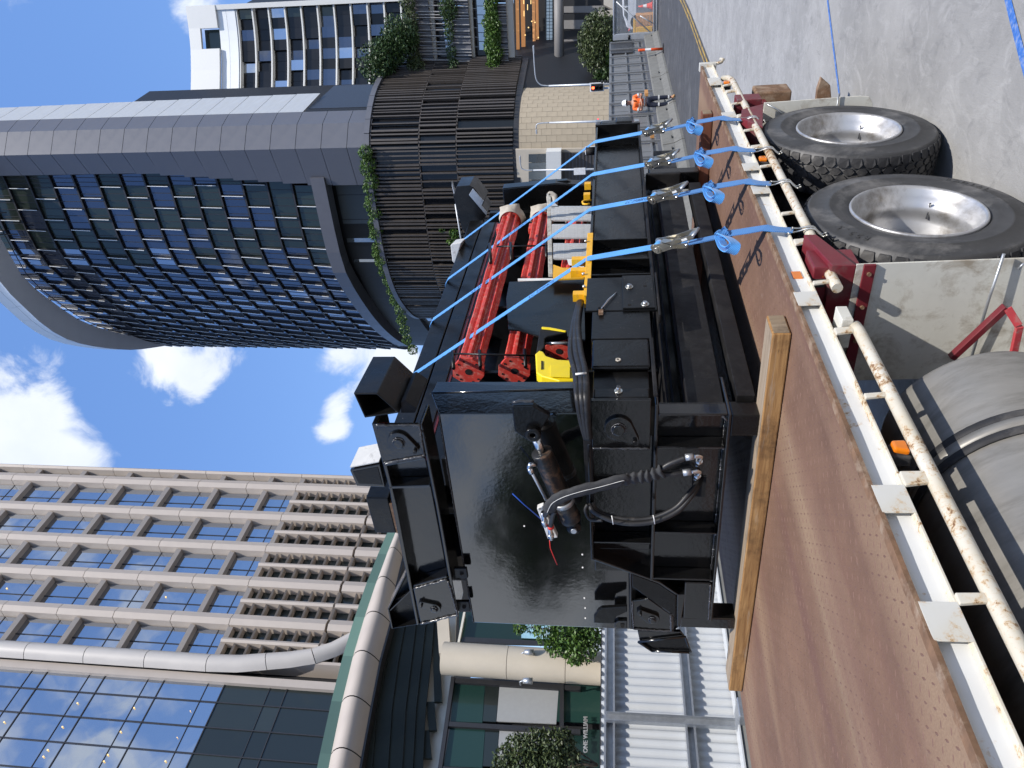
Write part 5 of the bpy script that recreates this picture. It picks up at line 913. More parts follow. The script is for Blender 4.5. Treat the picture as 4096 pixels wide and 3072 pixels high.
# wire mesh gate at the end of the hoarding
def gp(x, y, Y=39.6): return PY(*zs(2000, 0, x, y), Y)
g0, g1, g2, g3 = gp(1440, 465), gp(1440, -900), gp(1985, -900), gp(1985, 465)
GT = thing('mesh_gate', g3, 'galvanised wire mesh gate with diagonal brace at the street end', 'gate')
def gbar(a, b, r, name='gate_bar'): return MB().tube([a, b], r, 8).build(name, 'pole_grey', GT)
for a, b in ((g0, g1), (g1, g2), (g2, g3), (g3, g0)): gbar(a, b, .045, 'gate_frame')
gbar(gp(1470, 20), gp(1935, 440), .03, 'brace'); gbar(gp(1770, 200), gp(1945, 300), .025, 'brace'); gbar(gp(1945, 440), gp(1945, -900), .035)
q = MB()
for k in range(34):
    t = k / 33; a, b = g0 + (g3 - g0) * t, g1 + (g2 - g1) * t; q.tube([a, b], .006, 4, False)
for k in range(90):
    t = k / 89; a, b = g0 + (g1 - g0) * t, g3 + (g2 - g3) * t; q.tube([a, b], .006, 4, False)
o = q.build('wire_mesh', 'pole_grey', GT, fix=False); o['kind'] = 'stuff'
MB().box(g0[0] - .15, g0[0] + .1, g0[1] - .1, g0[1] + .1, -.25, g0[2] + .05).build('gate_post', 'pole_grey', GT)
for x in (1630, 1885): p = gp(x, 465); MB().cyl(p + V3((-.1, -.06, 0)), p + V3((.1, -.06, 0)), .07, n=12).build('hinge', 'signal_black', GT)
# delineator post
c = PX(*zs(2000, 0, 2030, 618), -7.38); c[2] = -.25; DP = thing('delineator_post', c, 'orange plastic delineator post with white band in front of the barrier', 'bollard')
hgt = 1.05; MB().lathe([(0, .03), (.055, .03), (.055, .5 * hgt)], c, (0, 0, 1), 20).build('lower_tube', 'orange_plastic', DP); MB().lathe([(.056, .5 * hgt), (.056, .74 * hgt)], c, (0, 0, 1), 20).build('white_band', 'reflective', DP); MB().lathe([(.055, .74 * hgt), (.055, .96 * hgt), (.06, hgt), (0, hgt + .02)], c, (0, 0, 1), 20).build('upper_tube', 'orange_plastic', DP); MB().box(c[0] - .2, c[0] + .2, c[1] - .2, c[1] + .2, c[2], c[2] + .035).build('rubber_foot', 'rubber', DP, bevel=.01)
# traffic cone, crate stack, yellow barrier pieces, parked ute behind the gate
def g2p(x, y, Y): return PY(*zs(2000, 0, x, y), Y)
c = g2p(1925, 70, 42.5); TCn = thing('traffic_cone', c, 'red and white traffic cone behind the mesh gate', 'cone'); MB().lathe([(.16, .03), (.10, .28)], c, (0, 0, 1), 24).build('cone_lower', 'cone_orange', TCn); MB().lathe([(.10, .28), (.065, .46)], c, (0, 0, 1), 24).build('white_sleeve', 'reflective', TCn); MB().lathe([(.065, .46), (.03, .70), (0, .705)], c, (0, 0, 1), 24).build('cone_tip', 'cone_orange', TCn); MB().box(c[0] - .2, c[0] + .2, c[1] - .2, c[1] + .2, c[2], c[2] + .03).build('cone_base', 'cone_orange', TCn)
c0_, c1_ = g2p(1945, 450, 41.5), g2p(1720, 200, 41.5); CRT = thing('timber_crate', c0_, 'orange brown slatted timber crate behind the mesh gate', 'crate')
for k in range(6):
    z0 = c0_[2] + (c1_[2] - c0_[2]) * k / 6; MB().box(c0_[0], c1_[0], 41.5, 41.55, z0 + .01, z0 + (c1_[2] - c0_[2]) / 6 - .015).build('slat', 'ply_orange', CRT)
for x in np.linspace(c0_[0] + .05, c1_[0] - .05, 4): MB().box(x - .04, x + .04, 41.56, 42.3, c0_[2], c1_[2]).build('batten', 'ply_orange', CRT)
YB = thing('yellow_barrier_board', g2p(1720, 330, 41.2), 'yellow plastic barrier board standing on the timber crate', 'barrier'); a, b = g2p(1720, 440, 41.2), g2p(1685, 235, 41.2); MB().box(a[0], b[0], 41.2, 41.3, a[2], b[2]).build('board', 'yellow_paint', YB, bevel=.03)
MB().box(a[0], a[0] + .35, 41.2, 41.3, a[2] - .8, a[2]).build('foot', 'yellow_paint', YB, bevel=.03)
UT = thing('parked_ute', g2p(1740, 100, 46), 'white parked ute seen through the mesh gate', 'car'); uy = 46
up_ = [g2p(x, y, uy) for x, y in ((1735, -420), (1735, 330), (1660, 385), (1600, 340), (1575, 250), (1553, 190), (1548, 80), (1552, -120), (1600, -140), (1610, -420))]
MB().prism(up_, (0, 1.7, 0)).build('body', 'ute_white', UT, bevel=.06, seg=3)
MB().prism([g2p(x, y, uy - .01) for x, y in ((1612, 260), (1570, 190), (1568, 100), (1615, 90))], (0, .03, 0)).build('side_window', 'tower_glass_dark', UT)
MB().prism([g2p(x, y, uy - .01) for x, y in ((1612, 75), (1568, 70), (1570, -90), (1615, -100))], (0, .03, 0)).build('side_window', 'tower_glass_dark', UT)
for y in (275, -300): c = g2p(1730, y, uy); w_ = MB().lathe([(0, 0), (.20, 0), (.20, .02), (.36, .02), (.38, .1), (.38, .22)], c + V3((0, -.02, 0)), (0, 1, 0), 28).build('wheel', 'rubber', UT); MB().lathe([(0, -.012), (.2, -.012)], c + V3((0, -.02, 0)), (0, 1, 0), 20).build('hub_cap', 'rim', w_)
MB().cyl(g2p(1640, 378, uy - .02), g2p(1630, 372, uy - .02), .08, n=10).build('tail_lamp', 'signal_red' if False else 'cone_orange', UT)
# street lamps and traffic signals near the junction
def lamp(xb, yb, ztop, arm, label, Y=70):
    base = b2w((xb, Y, -1.9)); t = thing('street_lamp', base, label, 'street lamp', 'street lamps at the junction'); MB().tube([base, b2w((xb, Y, ztop - 1.2))], [.12, .075], 12).build('pole', 'pole_grey', t)
    pts = smooth([b2w((xb, Y, ztop - 1.2)), b2w((xb + arm * .04, Y, ztop - .5)), b2w((xb + arm * .22, Y, ztop - .1)), b2w((xb + arm * .6, Y, ztop)), b2w((xb + arm, Y, ztop + .02))], 6); MB().tube(pts, .055, 8).build('arm', 'pole_grey', t); e = pts[-1]; MB().box(e[0] - .1, e[0] + .5 * np.sign(arm), e[1] - .14, e[1] + .14, e[2] - .08, e[2] + .06).build('lantern', 'pole_grey', t, bevel=.04); return t
lamp(-17.5, 70, 8.7, 2.9, 'street lamp with long arm in front of the timber soffit'); lamp(-20.75, 70, 8.75, -.5, 'slim street lamp in front of the middle of the beige block wall'); lamp(-25.2, 70, 10.4, .9, 'street lamp in front of the white shop canopy')
lp = b2w(BY(*zr(2, 1560, 1078), 70)); MB().box(lp[0] - .35, lp[0] + .3, lp[1] - .1, lp[1] - .05, lp[2] - .1, lp[2] + 1.0).build('pole_sign', 'reflective', bpy.data.objects['street_lamp.002'])
p0 = b2w(BY(*zr(2, 745, 1290), 60)); p1 = b2w(BY(*zr(2, 785, 1540), 60)); FL = thing('flood_lamp', p1, 'small lamp on a slanting pole beside the machine top', 'street lamp'); MB().tube([p1 + (p1 - p0) * 2, p1, p0], .07, 10).build('pole', 'pole_grey', FL); a = b2w(BY(*zr(2, 728, 1165), 60)); MB().prism([p0 + V3((-.25, 0, -.1)), p0 + V3((.3, 0, -.2)), a + V3((.25, 0, .05)), a + V3((-.2, 0, .1))], (0, .4, 0)).build('lamp_head', 'pole_grey', FL, bevel=.1, seg=3)
def signal(px, n, label, lit, Y=69.5, arrow=False):
    c = b2w(BY(*px, Y)); t = thing('traffic_signal', c, label, 'traffic light', 'traffic signals at the junction'); w_ = .30; h = 1.05
    MB().box(c[0] - w_ - .08, c[0] + w_ + .08, c[1] - .02, c[1] + .02, c[2] - h / 2 - .1, c[2] + h / 2 + .1).build('backboard', 'reflective', t, bevel=.08); hd = MB().box(c[0] - w_, c[0] + w_, c[1] - .16, c[1] - .021, c[2] - h / 2, c[2] + h / 2).build('housing', 'signal_black', t, bevel=.05)
    for k in range(3):
        z = c[2] + .34 - .34 * k
        for dx in ((-.14, .14) if n == 2 else (0,)):
            MB().cyl((c[0] + dx, c[1] - .17, z), (c[0] + dx, c[1] - .165, z), .125 if n == 1 else .11, n=20).build('lens', 'signal_red' if (k == 0 and lit) else 'black_hole', hd); MB().lathe([(.14 if n == 1 else .12, 0), (.14 if n == 1 else .12, .18)], (c[0] + dx, c[1] - .16, z), (0, -1, 0), 18).build('visor', 'signal_black', hd)
    return t
signal(zr(2, 1640, 550), 1, 'traffic signal showing red beside the right edge of the block wall', True); signal(zr(2, 1608, 950), 2, 'traffic signal with two red lamps just above the black beam', True)
MB().tube([b2w((-17.75, 69.6, -1.8)), b2w((-17.75, 69.6, 3.0))], .09, 10).build('signal_pole', 'pole_grey', bpy.data.objects['traffic_signal']); c = b2w(BY(*zr(2, 1608, 950), 69.6)); MB().tube([c, c - BZv * 5], .09, 10).build('signal_pole', 'pole_grey', bpy.data.objects['traffic_signal.001'])
for x in (1680, 1700, 1718): c = b2w(BY(*zr(2, x - 8, 520), 69.3)); MB().cyl(c, c + V3((.18, -.2, 0)), .09, n=12).build('side_signal', 'signal_black', bpy.data.objects['traffic_signal'])
# ---------------------------------------------------------------- far buildings at the end of the street
plain('grey_clad', (.105, .108, .125), .45, var=.05, scale=.4, spec=.4); plain('pale_clad', (.42, .43, .43), .5, var=.06, scale=.5, stretch=(1, 1, 6)); plain('white_rim', (.74, .76, .76), .45, var=.04, scale=.4); plain('white_frame', (.66, .66, .63), .55, var=.03)
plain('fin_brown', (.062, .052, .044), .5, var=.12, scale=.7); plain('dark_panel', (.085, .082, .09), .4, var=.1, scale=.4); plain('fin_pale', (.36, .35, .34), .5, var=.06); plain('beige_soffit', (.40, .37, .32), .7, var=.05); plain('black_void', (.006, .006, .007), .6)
plain('block_stone', (.37, .31, .225), .85, var=.10, scale=.9, bs=.25, bscale=8, bdist=.03); plain('mortar', (.25, .21, .155), .95)
m, N, L, b = _mat('glowing_timber'); b.inputs['Base Color'].default_value = (.42, .20, .08, 1); b.inputs['Emission Color'].default_value = (.9, .42, .15, 1); b.inputs['Emission Strength'].default_value = .28  # warm light on the battens is put in as a low emission
glass('hotel_glass', (.008, .011, .020), .15, .02, .06, .3, gcol=(.60, .66, .79), blend=.22); glass('hotel_glass_green', (.016, .022, .015), .07, .03, .06, .3, gcol=(.5, .55, .5), blend=.22); glass('hotel_glass_pale', (.03, .035, .045), .42, .02, .08, .25, gcol=(.9, .92, .98), blend=.22); glass('podium_glass', (.008, .008, .009), .04, .05, .03, .3, gcol=(.3, .3, .3), blend=.2); glass('pale_glass', (.10, .115, .12), .22, .03, .03, .3)
def spline2(P, step):
    P = [np.array([*p, 0.]) for p in P]; S_ = np.array(smooth(P, 12)); d = np.r_[0, np.cumsum(np.linalg.norm(np.diff(S_, axis=0), axis=1))]; n = max(2, int(round(d[-1] / step))); t = np.linspace(0, d[-1], n + 1); return [(float(np.interp(k, d, S_[:, 0])), float(np.interp(k, d, S_[:, 1]))) for k in t]
def vquad(a, c, z0, z1, name, mat, parent, off=0, th=.06, tilt=0):
    """upright panel between plan points a and c; tilt pushes its foot outward"""
    a, c = V3((*a, 0)), V3((*c, 0)); t = nrm(c - a); nrm_ = np.array([t[1], -t[0], 0]); nrm_ = nrm_ if nrm_[1] < 0 or (abs(nrm_[1]) < .2 and nrm_[0] > 0) else -nrm_
    lo = nrm_ * (off + tilt); hi = nrm_ * off; z0v, z1v = V3((0, 0, z0)), V3((0, 0, z1)); bk = -nrm_ * th
    return MB().hexa([b2w(a + lo + z0v), b2w(c + lo + z0v), b2w(c + lo + bk + z0v), b2w(a + lo + bk + z0v), b2w(a + hi + z1v), b2w(c + hi + z1v), b2w(c + hi + bk + z1v), b2w(a + hi + bk + z1v)]).build(name, mat, parent)
# curved glass hotel tower
GTW = thing('glass_hotel_tower', b2w((-45, 95, 28)), 'curved dark blue glass hotel tower with grey panelled end wall', 'building')
plan = [(-31.5, 84.6), (-37.5, 84.4), (-42, 85), (-46, 87), (-50.5, 89.5), (-55.5, 93.2), (-61, 97.8), (-66.3, 103), (-69.8, 107.6), (-72.5, 111.8), (-74, 116)]
tp_ = spline2(plan, 2.75); nb = len(tp_) - 1; NF = 15
def x0z(z): return -32.1 + 2.4 * (1 - max(0, (60 - z) / 23) ** 2)
for k in range(NF):
    z0 = 37 + 3.15 * k; z1 = z0 + 3.15; s_ = x0z(z0 + 1.5); pts_ = [(s_, tp_[0][1])] + [p for p in tp_ if p[0] < s_ - .6]
    if len(pts_) < 3: continue
    for i in range(len(pts_) - 1):
        a, c = pts_[i], pts_[i + 1]; grn = i < 5 and random.random() < .6
        pn = vquad(a, c, z0 + .25, z1 - .06, 'window_pane', 'hotel_glass_green' if grn else ('hotel_glass_pale' if (i > 3 and random.random() < .22 + (.2 if 4 < k < 10 and 5 < i < 12 else 0)) else 'hotel_glass'), GTW, 0, .08, .24)
    q = MB()                                                     # projecting sill of the storey
    for i in range(len(pts_) - 1):
        a, c = V3((*pts_[i], 0)), V3((*pts_[i + 1], 0)); t = nrm(c - a); n_ = np.array([t[1], -t[0], 0]); n_ = n_ if n_[1] < 0 else -n_
        q.hexa([b2w(a - n_ * .5 + V3((0, 0, z0))), b2w(c - n_ * .5 + V3((0, 0, z0))), b2w(c + n_ * .30 + V3((0, 0, z0))), b2w(a + n_ * .30 + V3((0, 0, z0))), b2w(a - n_ * .5 + V3((0, 0, z0 + .22))), b2w(c - n_ * .5 + V3((0, 0, z0 + .22))), b2w(c + n_ * .28 + V3((0, 0, z0 + .22))), b2w(a + n_ * .28 + V3((0, 0, z0 + .22)))])
    q.build('storey_edge', 'mullion', GTW); q = MB()            # slim glazing bars of the storey
    for i in range(len(pts_) - 1):
        a, c = V3((*pts_[i], 0)), V3((*pts_[i + 1], 0)); t = nrm(c - a); n_ = np.array([t[1], -t[0], 0]); n_ = n_ if n_[1] < 0 else -n_
        for fr_ in (.0, .34, .67): p = a + (c - a) * fr_; q.hexa([b2w(p + d_) for d_ in (t * -.035 + n_ * .22 + V3((0, 0, z0 + .25)), t * .035 + n_ * .22 + V3((0, 0, z0 + .25)), t * .035 + n_ * .28 + V3((0, 0, z0 + .25)), t * -.035 + n_ * .28 + V3((0, 0, z0 + .25)), t * -.035 - n_ * .02 + V3((0, 0, z1 - .06)), t * .035 - n_ * .02 + V3((0, 0, z1 - .06)), t * .035 + n_ * .04 + V3((0, 0, z1 - .06)), t * -.035 + n_ * .04 + V3((0, 0, z1 - .06)))])
    q.build('glazing_bars', 'mullion', GTW)
    for i in range(1, len(pts_) - 1):
        if True:
            a = V3((*pts_[i], 0)) + (V3((*pts_[i + 1], 0)) - V3((*pts_[i], 0))) * (.5 if k % 2 else 0); t = nrm(V3((*pts_[i + 1], 0)) - a); n_ = np.array([t[1], -t[0], 0]); n_ = n_ if n_[1] < 0 else -n_
            o_ = a + n_ * .10 + V3((0, 0, z0 + .2)); MB().hexa([b2w(o_ + d_) for d_ in (t * -.05, t * .05, t * .05 + n_ * .46, t * -.05 + n_ * .46, t * -.05 + V3((0, 0, 2.9)) - n_ * .3, t * .05 + V3((0, 0, 2.9)) - n_ * .3, t * .05 + n_ * .46 + V3((0, 0, 2.9)) - n_ * .3, t * -.05 + n_ * .46 + V3((0, 0, 2.9)) - n_ * .3)]).build('sun_fin', 'mullion', GTW); e_ = o_ + n_ * .46; MB().hexa([b2w(e_ + d_) for d_ in (t * -.03, t * .03, t * .03 + n_ * .05, t * -.03 + n_ * .05, t * -.03 + V3((0, 0, 2.9)) - n_ * .3, t * .03 + V3((0, 0, 2.9)) - n_ * .3, t * .03 + n_ * .05 + V3((0, 0, 2.9)) - n_ * .3, t * -.03 + n_ * .05 + V3((0, 0, 2.9)) - n_ * .3)]).build('fin_edge', 'white_rim', GTW)
q = MB(); rim_o = spline2([(-30, 77.6), (-36, 78.3), (-43, 79.8), (-46.1, 80.9), (-52.1, 83.6), (-57.2, 87.8), (-64, 96.5), (-68.3, 104), (-71, 109.6), (-72.3, 113.5)], 3); rim_i = spline2([(-28, 82.6), (-34, 82.8), (-41, 83.2), (-44.5, 83.8), (-49.5, 86.6), (-55, 90.4), (-62, 98), (-67, 105.5), (-70.5, 112.5), (-72.3, 117)], 3)
n_ = min(len(rim_o), len(rim_i)); rim_o = [rim_o[int(i * (len(rim_o) - 1) / (n_ - 1))] for i in range(n_)]; rim_i = [rim_i[int(i * (len(rim_i) - 1) / (n_ - 1))] for i in range(n_)]
for i in range(n_ - 1):
    for (za, zb) in ((81.3, 82.62), (82.66, 84.0)): vquad(rim_o[i], tuple(np.array(rim_o[i]) * .015 + np.array(rim_o[i + 1]) * .985), za, zb, 'roof_rim_panel', 'white_rim', GTW, (zb - 84) * .2, .5, -.26)
    MB().hexa([b2w((*p, z)) for p, z in ((rim_o[i], 81.2), (rim_o[i + 1], 81.2), (rim_i[i + 1], 81.2), (rim_i[i], 81.2), (rim_o[i], 81.28), (rim_o[i + 1], 81.28), (rim_i[i + 1], 81.28), (rim_i[i], 81.28))]).build('rim_soffit', 'white_rim', GTW)
for i in range(0, n_ - 1): MB().tube([b2w((*rim_i[i], 78.5)), b2w((*rim_i[i], 81.2))], .08, 6).build('rim_strut', 'mullion', GTW)
MB().tube([b2w((*p, 80.4)) for p in rim_i], .06, 6).build('roof_rail', 'mullion', GTW)
tk = [b2w((*p, 0)) for p in tp_]; core = [(p[0] - .5, p[1] + 1.2) for p in tp_] + [(-70, 130), (-30, 125)]
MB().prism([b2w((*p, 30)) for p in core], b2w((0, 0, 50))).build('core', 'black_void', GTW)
def xl(z): return -31.3 + 1.9 * min(1, max(0, (z - 34) / 23))
for k in range(22):
    z0 = 28.5 + 3.05 * k + .03; z1 = z0 + 2.99; F_ = [(-23.6, 86.3), (-24.3, 83.9), (-26.45, 81.8)]
    vquad(F_[0], F_[1], z0, z1, 'wall_panel', 'grey_clad', GTW, th=.2); vquad(F_[1], F_[2], z0, z1, 'wall_panel', 'grey_clad', GTW, th=.2); vquad(F_[2], (xl(z0), 83.1), z0, z1, 'wall_panel', 'grey_clad', GTW, th=.2)
    if k > 2: vquad((-23.25, 93.5 - min(3.5, .16 * k)), (-23.6, 86.35), z0, z1, 'wall_panel', 'pale_clad', GTW, th=.2)
MB().prism([b2w((*p, 28)) for p in ((-23.9, 86.5), (-24.5, 84.3), (-26.5, 82.2), (-29.2, 83.4), (-31, 86), (-34, 100), (-26, 89))], b2w((0, 0, 68))).build('wall_backing', 'mullion', GTW)
vquad((-23.7, 88), (-23.6, 98), 28.5, 37.5, 'dark_return', 'mullion', GTW)
# tower base: dark ring beam and glazed terrace level
rp = spline2([(-30.2, 82.6), (-37.5, 82.6), (-42.5, 83.2), (-47, 85.6), (-52, 89), (-57, 93), (-62.5, 98.3), (-67.5, 104)], 3.2)
for a, c in zip(rp[:-1], rp[1:]):
    vquad(a, c, 35.3, 37.0, 'ring_beam', 'grey_clad', GTW, th=2.0); vquad((a[0], a[1] + 3), (c[0], c[1] + 3), 28.6, 35.2, 'terrace_glazing', 'pale_glass', GTW)
    vquad((a[0], a[1] + 2.96), (a[0] - .08, a[1] + 2.96), 28.6, 35.2, 'terrace_mullion', 'mullion', GTW, th=.1)
# podium with vertical fins
PD_ = thing('finned_podium', b2w((-30, 85, 0)), 'curved podium building with brown vertical fins above a beige block wall', 'building')
pp = [(-20.2, 94), (-21, 90.5), (-22, 86), (-24.2, 82.3), (-26.7, 80.5), (-30.4, 79.8), (-35, 79.6), (-40, 80), (-45, 82), (-50, 86), (-54, 91), (-56, 96)]
tiers = [(22.9, 28.5, 0), (18.7, 22.9, .06), (12.4, 18.7, .12)]
fs_ = spline2(pp, .46); gs_ = spline2(pp, 1.7)
for (z0, z1, o_) in tiers:
    for a, c in zip(gs_[:-1], gs_[1:]): vquad(a, c, z0, z1, 'podium_pane', 'podium_glass', PD_, -.3 + o_, .1)
    prevf = None
    for i in range(len(fs_) - 1):
        if random.random() < .12: continue
        a = V3((*fs_[i], 0)); t = nrm(V3((*fs_[i + 1], 0)) - a); n_ = np.array([t[1], -t[0], 0]); n_ = n_ if (n_[1] < 0 or n_[0] > .8) else -n_; w_ = random.choice((.06, .08, .11)); j = random.uniform(-.08, .08)
        a = a + t * j + n_ * (o_ - .2); MB().hexa([b2w(a - t * w_ + V3((0, 0, z0 + .05))), b2w(a + t * w_ + V3((0, 0, z0 + .05))), b2w(a + t * w_ + n_ * .34 + V3((0, 0, z0 + .05))), b2w(a - t * w_ + n_ * .34 + V3((0, 0, z0 + .05))), b2w(a - t * w_ + V3((0, 0, z1 - .04))), b2w(a + t * w_ + V3((0, 0, z1 - .04))), b2w(a + t * w_ + n_ * .34 + V3((0, 0, z1 - .04))), b2w(a - t * w_ + n_ * .34 + V3((0, 0, z1 - .04)))]).build('facade_fin', 'fin_brown', PD_)
for a, c in zip(gs_[:-1], gs_[1:]):
    for z in (18.7, 22.9): vquad(a, c, z - .06, z + .06, 'tier_edge', 'fin_brown', PD_, .05, .3)
    vquad(a, c, 28.5, 29.1, 'parapet', 'grey_clad', PD_, .3, .5); vquad(a, c, 11.7, 12.4, 'base_band', 'mullion', PD_, -.05, .6)
cp = [(p[0], p[1] + .9) for p in gs_] + [(-56, 120), (-18, 118)]; MB().prism([b2w((*p, -1)) for p in cp], b2w((0, 0, 29))).build('podium_core', 'black_void', PD_)
# beige block wall, block by block
bw = spline2([(-21.8, 88.4), (-22.2, 85.6), (-23.2, 82.7), (-24.6, 81.2), (-26.6, 80.35), (-29.2, 79.95)], .66)
for a, c in zip(bw[:-1], bw[1:]): vquad(a, c, -.6, 11.75, 'mortar_bed', 'mortar', PD_, -.06, .3)
for i, (a, c) in enumerate(zip(bw[:-1], bw[1:])):
    a, c = V3((*a, 0)), V3((*c, 0)); z = -.6 - .55 * (i % 2)
    while z < 11.7:
        z1 = min(11.7, z + 1.1); zz0 = max(-.6, z)
        if z1 - zz0 > .1: vquad(tuple((a + (c - a) * .018)[:2]), tuple((a + (c - a) * .982)[:2]), zz0 + .012, z1 - .012, 'wall_block', 'block_stone', PD_, random.uniform(0, .012), .08)
        z += 1.1
S2 = lambda x, y, Y=79.6: b2w(BY(*zr(2, x, y), Y))
def fp(poly, name, mat, Y=79.6, th=.2, parent=PD_): return MB().prism([S2(x, y, Y) for x, y in poly], b2w((0, th, 0))).build(name, mat, parent)
fp([(1125, 945), (1750, 935), (1750, 1330), (1150, 1330)], 'shop_wall', 'beige_wall', 79.95, .3)
for y0 in (975, 1030, 1085, 1140, 1195): fp([(1208, y0), (1318, y0 - 3), (1318, y0 + 48), (1208, y0 + 51)], 'shop_window', 'pale_glass', 79.8, .05)
fp([(1318, 960), (1412, 957), (1415, 1330), (1320, 1330)], 'shop_canopy', 'white_frame', 78.6, 1.2); fp([(1412, 965), (1740, 960), (1740, 1330), (1415, 1330)], 'shutter', 'fin_brown', 79.8, .05)
for k in range(14): fp([(1418 + k * 22, 968), (1424 + k * 22, 968), (1424 + k * 22, 1330), (1418 + k * 22, 1330)], 'shutter_slat', 'dark_panel', 79.75, .05)
# right wing: terraces with panels, fins and planting over a timber lined colonnade
WO = V3((-23.7, 92, 0)); WD = nrm((9.3, 4.9, 0)); WN = np.array([WD[1], -WD[0], 0])
def WPx(px, off=0):
    q = BB @ ray(*px); o = WO + WN * off; return EB + q * (((o - EB) @ WN) / (q @ WN))
def wpoly(poly, off, th, name, mat, zoom=(1500, 0), parent=None):
    return MB().prism([b2w(WPx(zs(*zoom, x, y), off)) for x, y in poly], b2w(-WN * th)).build(name, mat, parent or WG)
WG = thing('terraced_wing', b2w((-15, 97, 0)), 'terraced wing with grey panels, pale fins and planting over a timber soffit', 'building')
RX = -500
def ex(x0, y0, x1, y1): return x0 + (x0 - x1) / (y0 - y1) * (RX - y0) if y0 != y1 else x0        # run a reading on beyond the frame
def band(xa0, xb0, xa1, xb1, y1, off, th, name, mat, n=1):
    for k in range(n):
        t0, t1 = k / n, (k + 1) / n; L0 = lambda t, p0, p1: ex(p0, 0, p1, y1) + (p1 - ex(p0, 0, p1, y1)) * t; yv = lambda t: RX + (y1 - RX) * t; g_ = .006 if n > 1 else 0
        wpoly([(L0(t0 + g_, xa0, xa1), yv(t0 + g_)), (L0(t0 + g_, xb0, xb1), yv(t0 + g_)), (L0(t1 - g_, xb0, xb1), yv(t1 - g_)), (L0(t1 - g_, xa0, xa1), yv(t1 - g_))], off, th, name, mat)
band(372, 460, 440, 540, 660, -.5, .3, 'parapet_panel', 'dark_panel', 8)
band(462, 665, 548, 742, 815, 0, .3, 'spandrel_panel', 'dark_panel', 16); band(668, 735, 745, 800, 985, -.4, .4, 'soffit', 'beige_soffit'); band(735, 900, 800, 990, 985, -1.6, .2, 'window_band', 'podium_glass', 14)
wpoly([(600, 825), (770, 825), (795, 1050), (625, 1050)], -.1, .4, 'end_panel', 'dark_panel')
band(940, 1170, 1035, 1250, 1105, .3, .3, 'spandrel_panel', 'dark_panel', 17); band(1172, 1225, 1252, 1285, 1105, -.2, .5, 'soffit', 'beige_soffit'); band(1225, 1400, 1290, 1460, 950, -1.4, .2, 'window_band', 'podium_glass', 12)
for y in range(-480, 640, 112): wpoly([(1282 + y * .06, y), (1395 + y * .05, y), (1398 + y * .05, y + 104), (1288 + y * .06, y + 104)], -1.25, .05, 'lit_pane', 'pale_glass')
for y in range(-480, 640, 75): wpoly([(812 + y * .14, y), (890 + y * .12, y), (895 + y * .12, y + 52), (818 + y * .14, y + 52)], -1.4, .05, 'lit_pane', 'pale_glass')
band(1500, 1648, 1530, 1708, 1200, .5, .3, 'spandrel_panel', 'dark_panel', 16); band(1650, 1740, 1712, 1785, 1120, .2, .8, 'soffit_edge', 'beige_soffit')
yf = -480
while yf < 1100:
    if yf < 800: x_ = 465 + yf * .10; wpoly([(x_, yf), (x_ + 418, yf + 2), (x_ + 418, yf + 9), (x_, yf + 7)], .45, .3, 'terrace_fin', 'fin_pale')
    x_ = 940 + yf * .086; wpoly([(x_, yf + 15), (x_ + 226, yf + 16), (x_ + 226, yf + 24), (x_, yf + 23)], .6, .3, 'terrace_fin', 'fin_pale')
    x_ = 1535 + yf * .01; wpoly([(x_, yf + 5), (x_ + 118 + yf * .04, yf + 6), (x_ + 118 + yf * .04, yf + 12), (x_, yf + 11)], .8, .3, 'terrace_fin', 'fin_pale')
    yf += random.choice((38, 75, 75, 80))
Z2 = (2000, 0)
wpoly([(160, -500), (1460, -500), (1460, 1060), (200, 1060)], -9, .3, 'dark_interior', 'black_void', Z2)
for (x0, x1) in ((185, 225), (250, 300), (395, 430), (440, 472)): wpoly([(x0, -500), (x1, -500), (x1 + 28, 1055), (x0 + 30, 1055)], -3 - (x0 - 185) * .012, .3, 'timber_batten', 'glowing_timber', Z2)
for (x, y0, y1) in ((300, 0, 50), (390, 0, 50), (348, 55, 125), (303, 135, 205)): wpoly([(x - 4, y0), (x + 4, y0), (x + 4, y1), (x - 4, y1)], -2.9, .05, 'strip_light', 'downlight', Z2)
for (x, y) in ((402, 270), (442, 283), (360, 348), (318, 443), (485, 474)): c = WPx(zs(*Z2, x, y), -2.8); MB().lathe([(0, -.08), (.06, -.05), (.08, 0), (.06, .05), (0, .08)], b2w(c), BZv, 10).build('pendant_light', 'downlight', WG)
for (x0, x1) in ((560, 575), (590, 602), (615, 625)): wpoly([(x0, 620), (x1, 620), (x1 + 4, 800), (x0 + 4, 800)], -5, .2, 'timber_batten', 'glowing_timber', Z2)
wpoly([(570, -500), (665, -500), (680, 700), (570, 700)], -6, .1, 'rear_glazing', 'podium_glass', Z2)
for y in range(-480, 520, 42): wpoly([(588, y), (622, y), (622, y + 36), (588, y + 36)], -5.8, .05, 'rear_pane', 'pale_glass', Z2); wpoly([(628, y), (662, y), (662, y + 36), (628, y + 36)], -5.8, .05, 'rear_pane', 'pale_glass', Z2)
a, c = b2w(WPx(zs(*Z2, 742, -500), -1)), b2w(WPx(zs(*Z2, 748, 790), -1)); plain('grey_round', (.20, .19, .18), .6, var=.06); MB().cyl(a, c, .58, n=32).build('rounded_bulkhead', 'grey_round', WG)
a, c = b2w(WPx(zs(*Z2, 240, 868), 0)), b2w(WPx(zs(*Z2, 1440, 852), 0)); MB().cyl(a, c, .62, n=32).build('column', 'grey_round', WG)
for (y0, w_) in ((80, 80), (255, 110), (500, 70)): wpoly([(805, y0), (1320, y0 - 10), (1320, y0 + w_), (805, y0 + w_)], -5, .4, 'interior_pier', 'grey_round', Z2)
wpoly([(520, 870), (925, 862), (915, 1040), (505, 1050)], 1.0, 2.5, 'louvre_box', 'dark_panel', Z2)
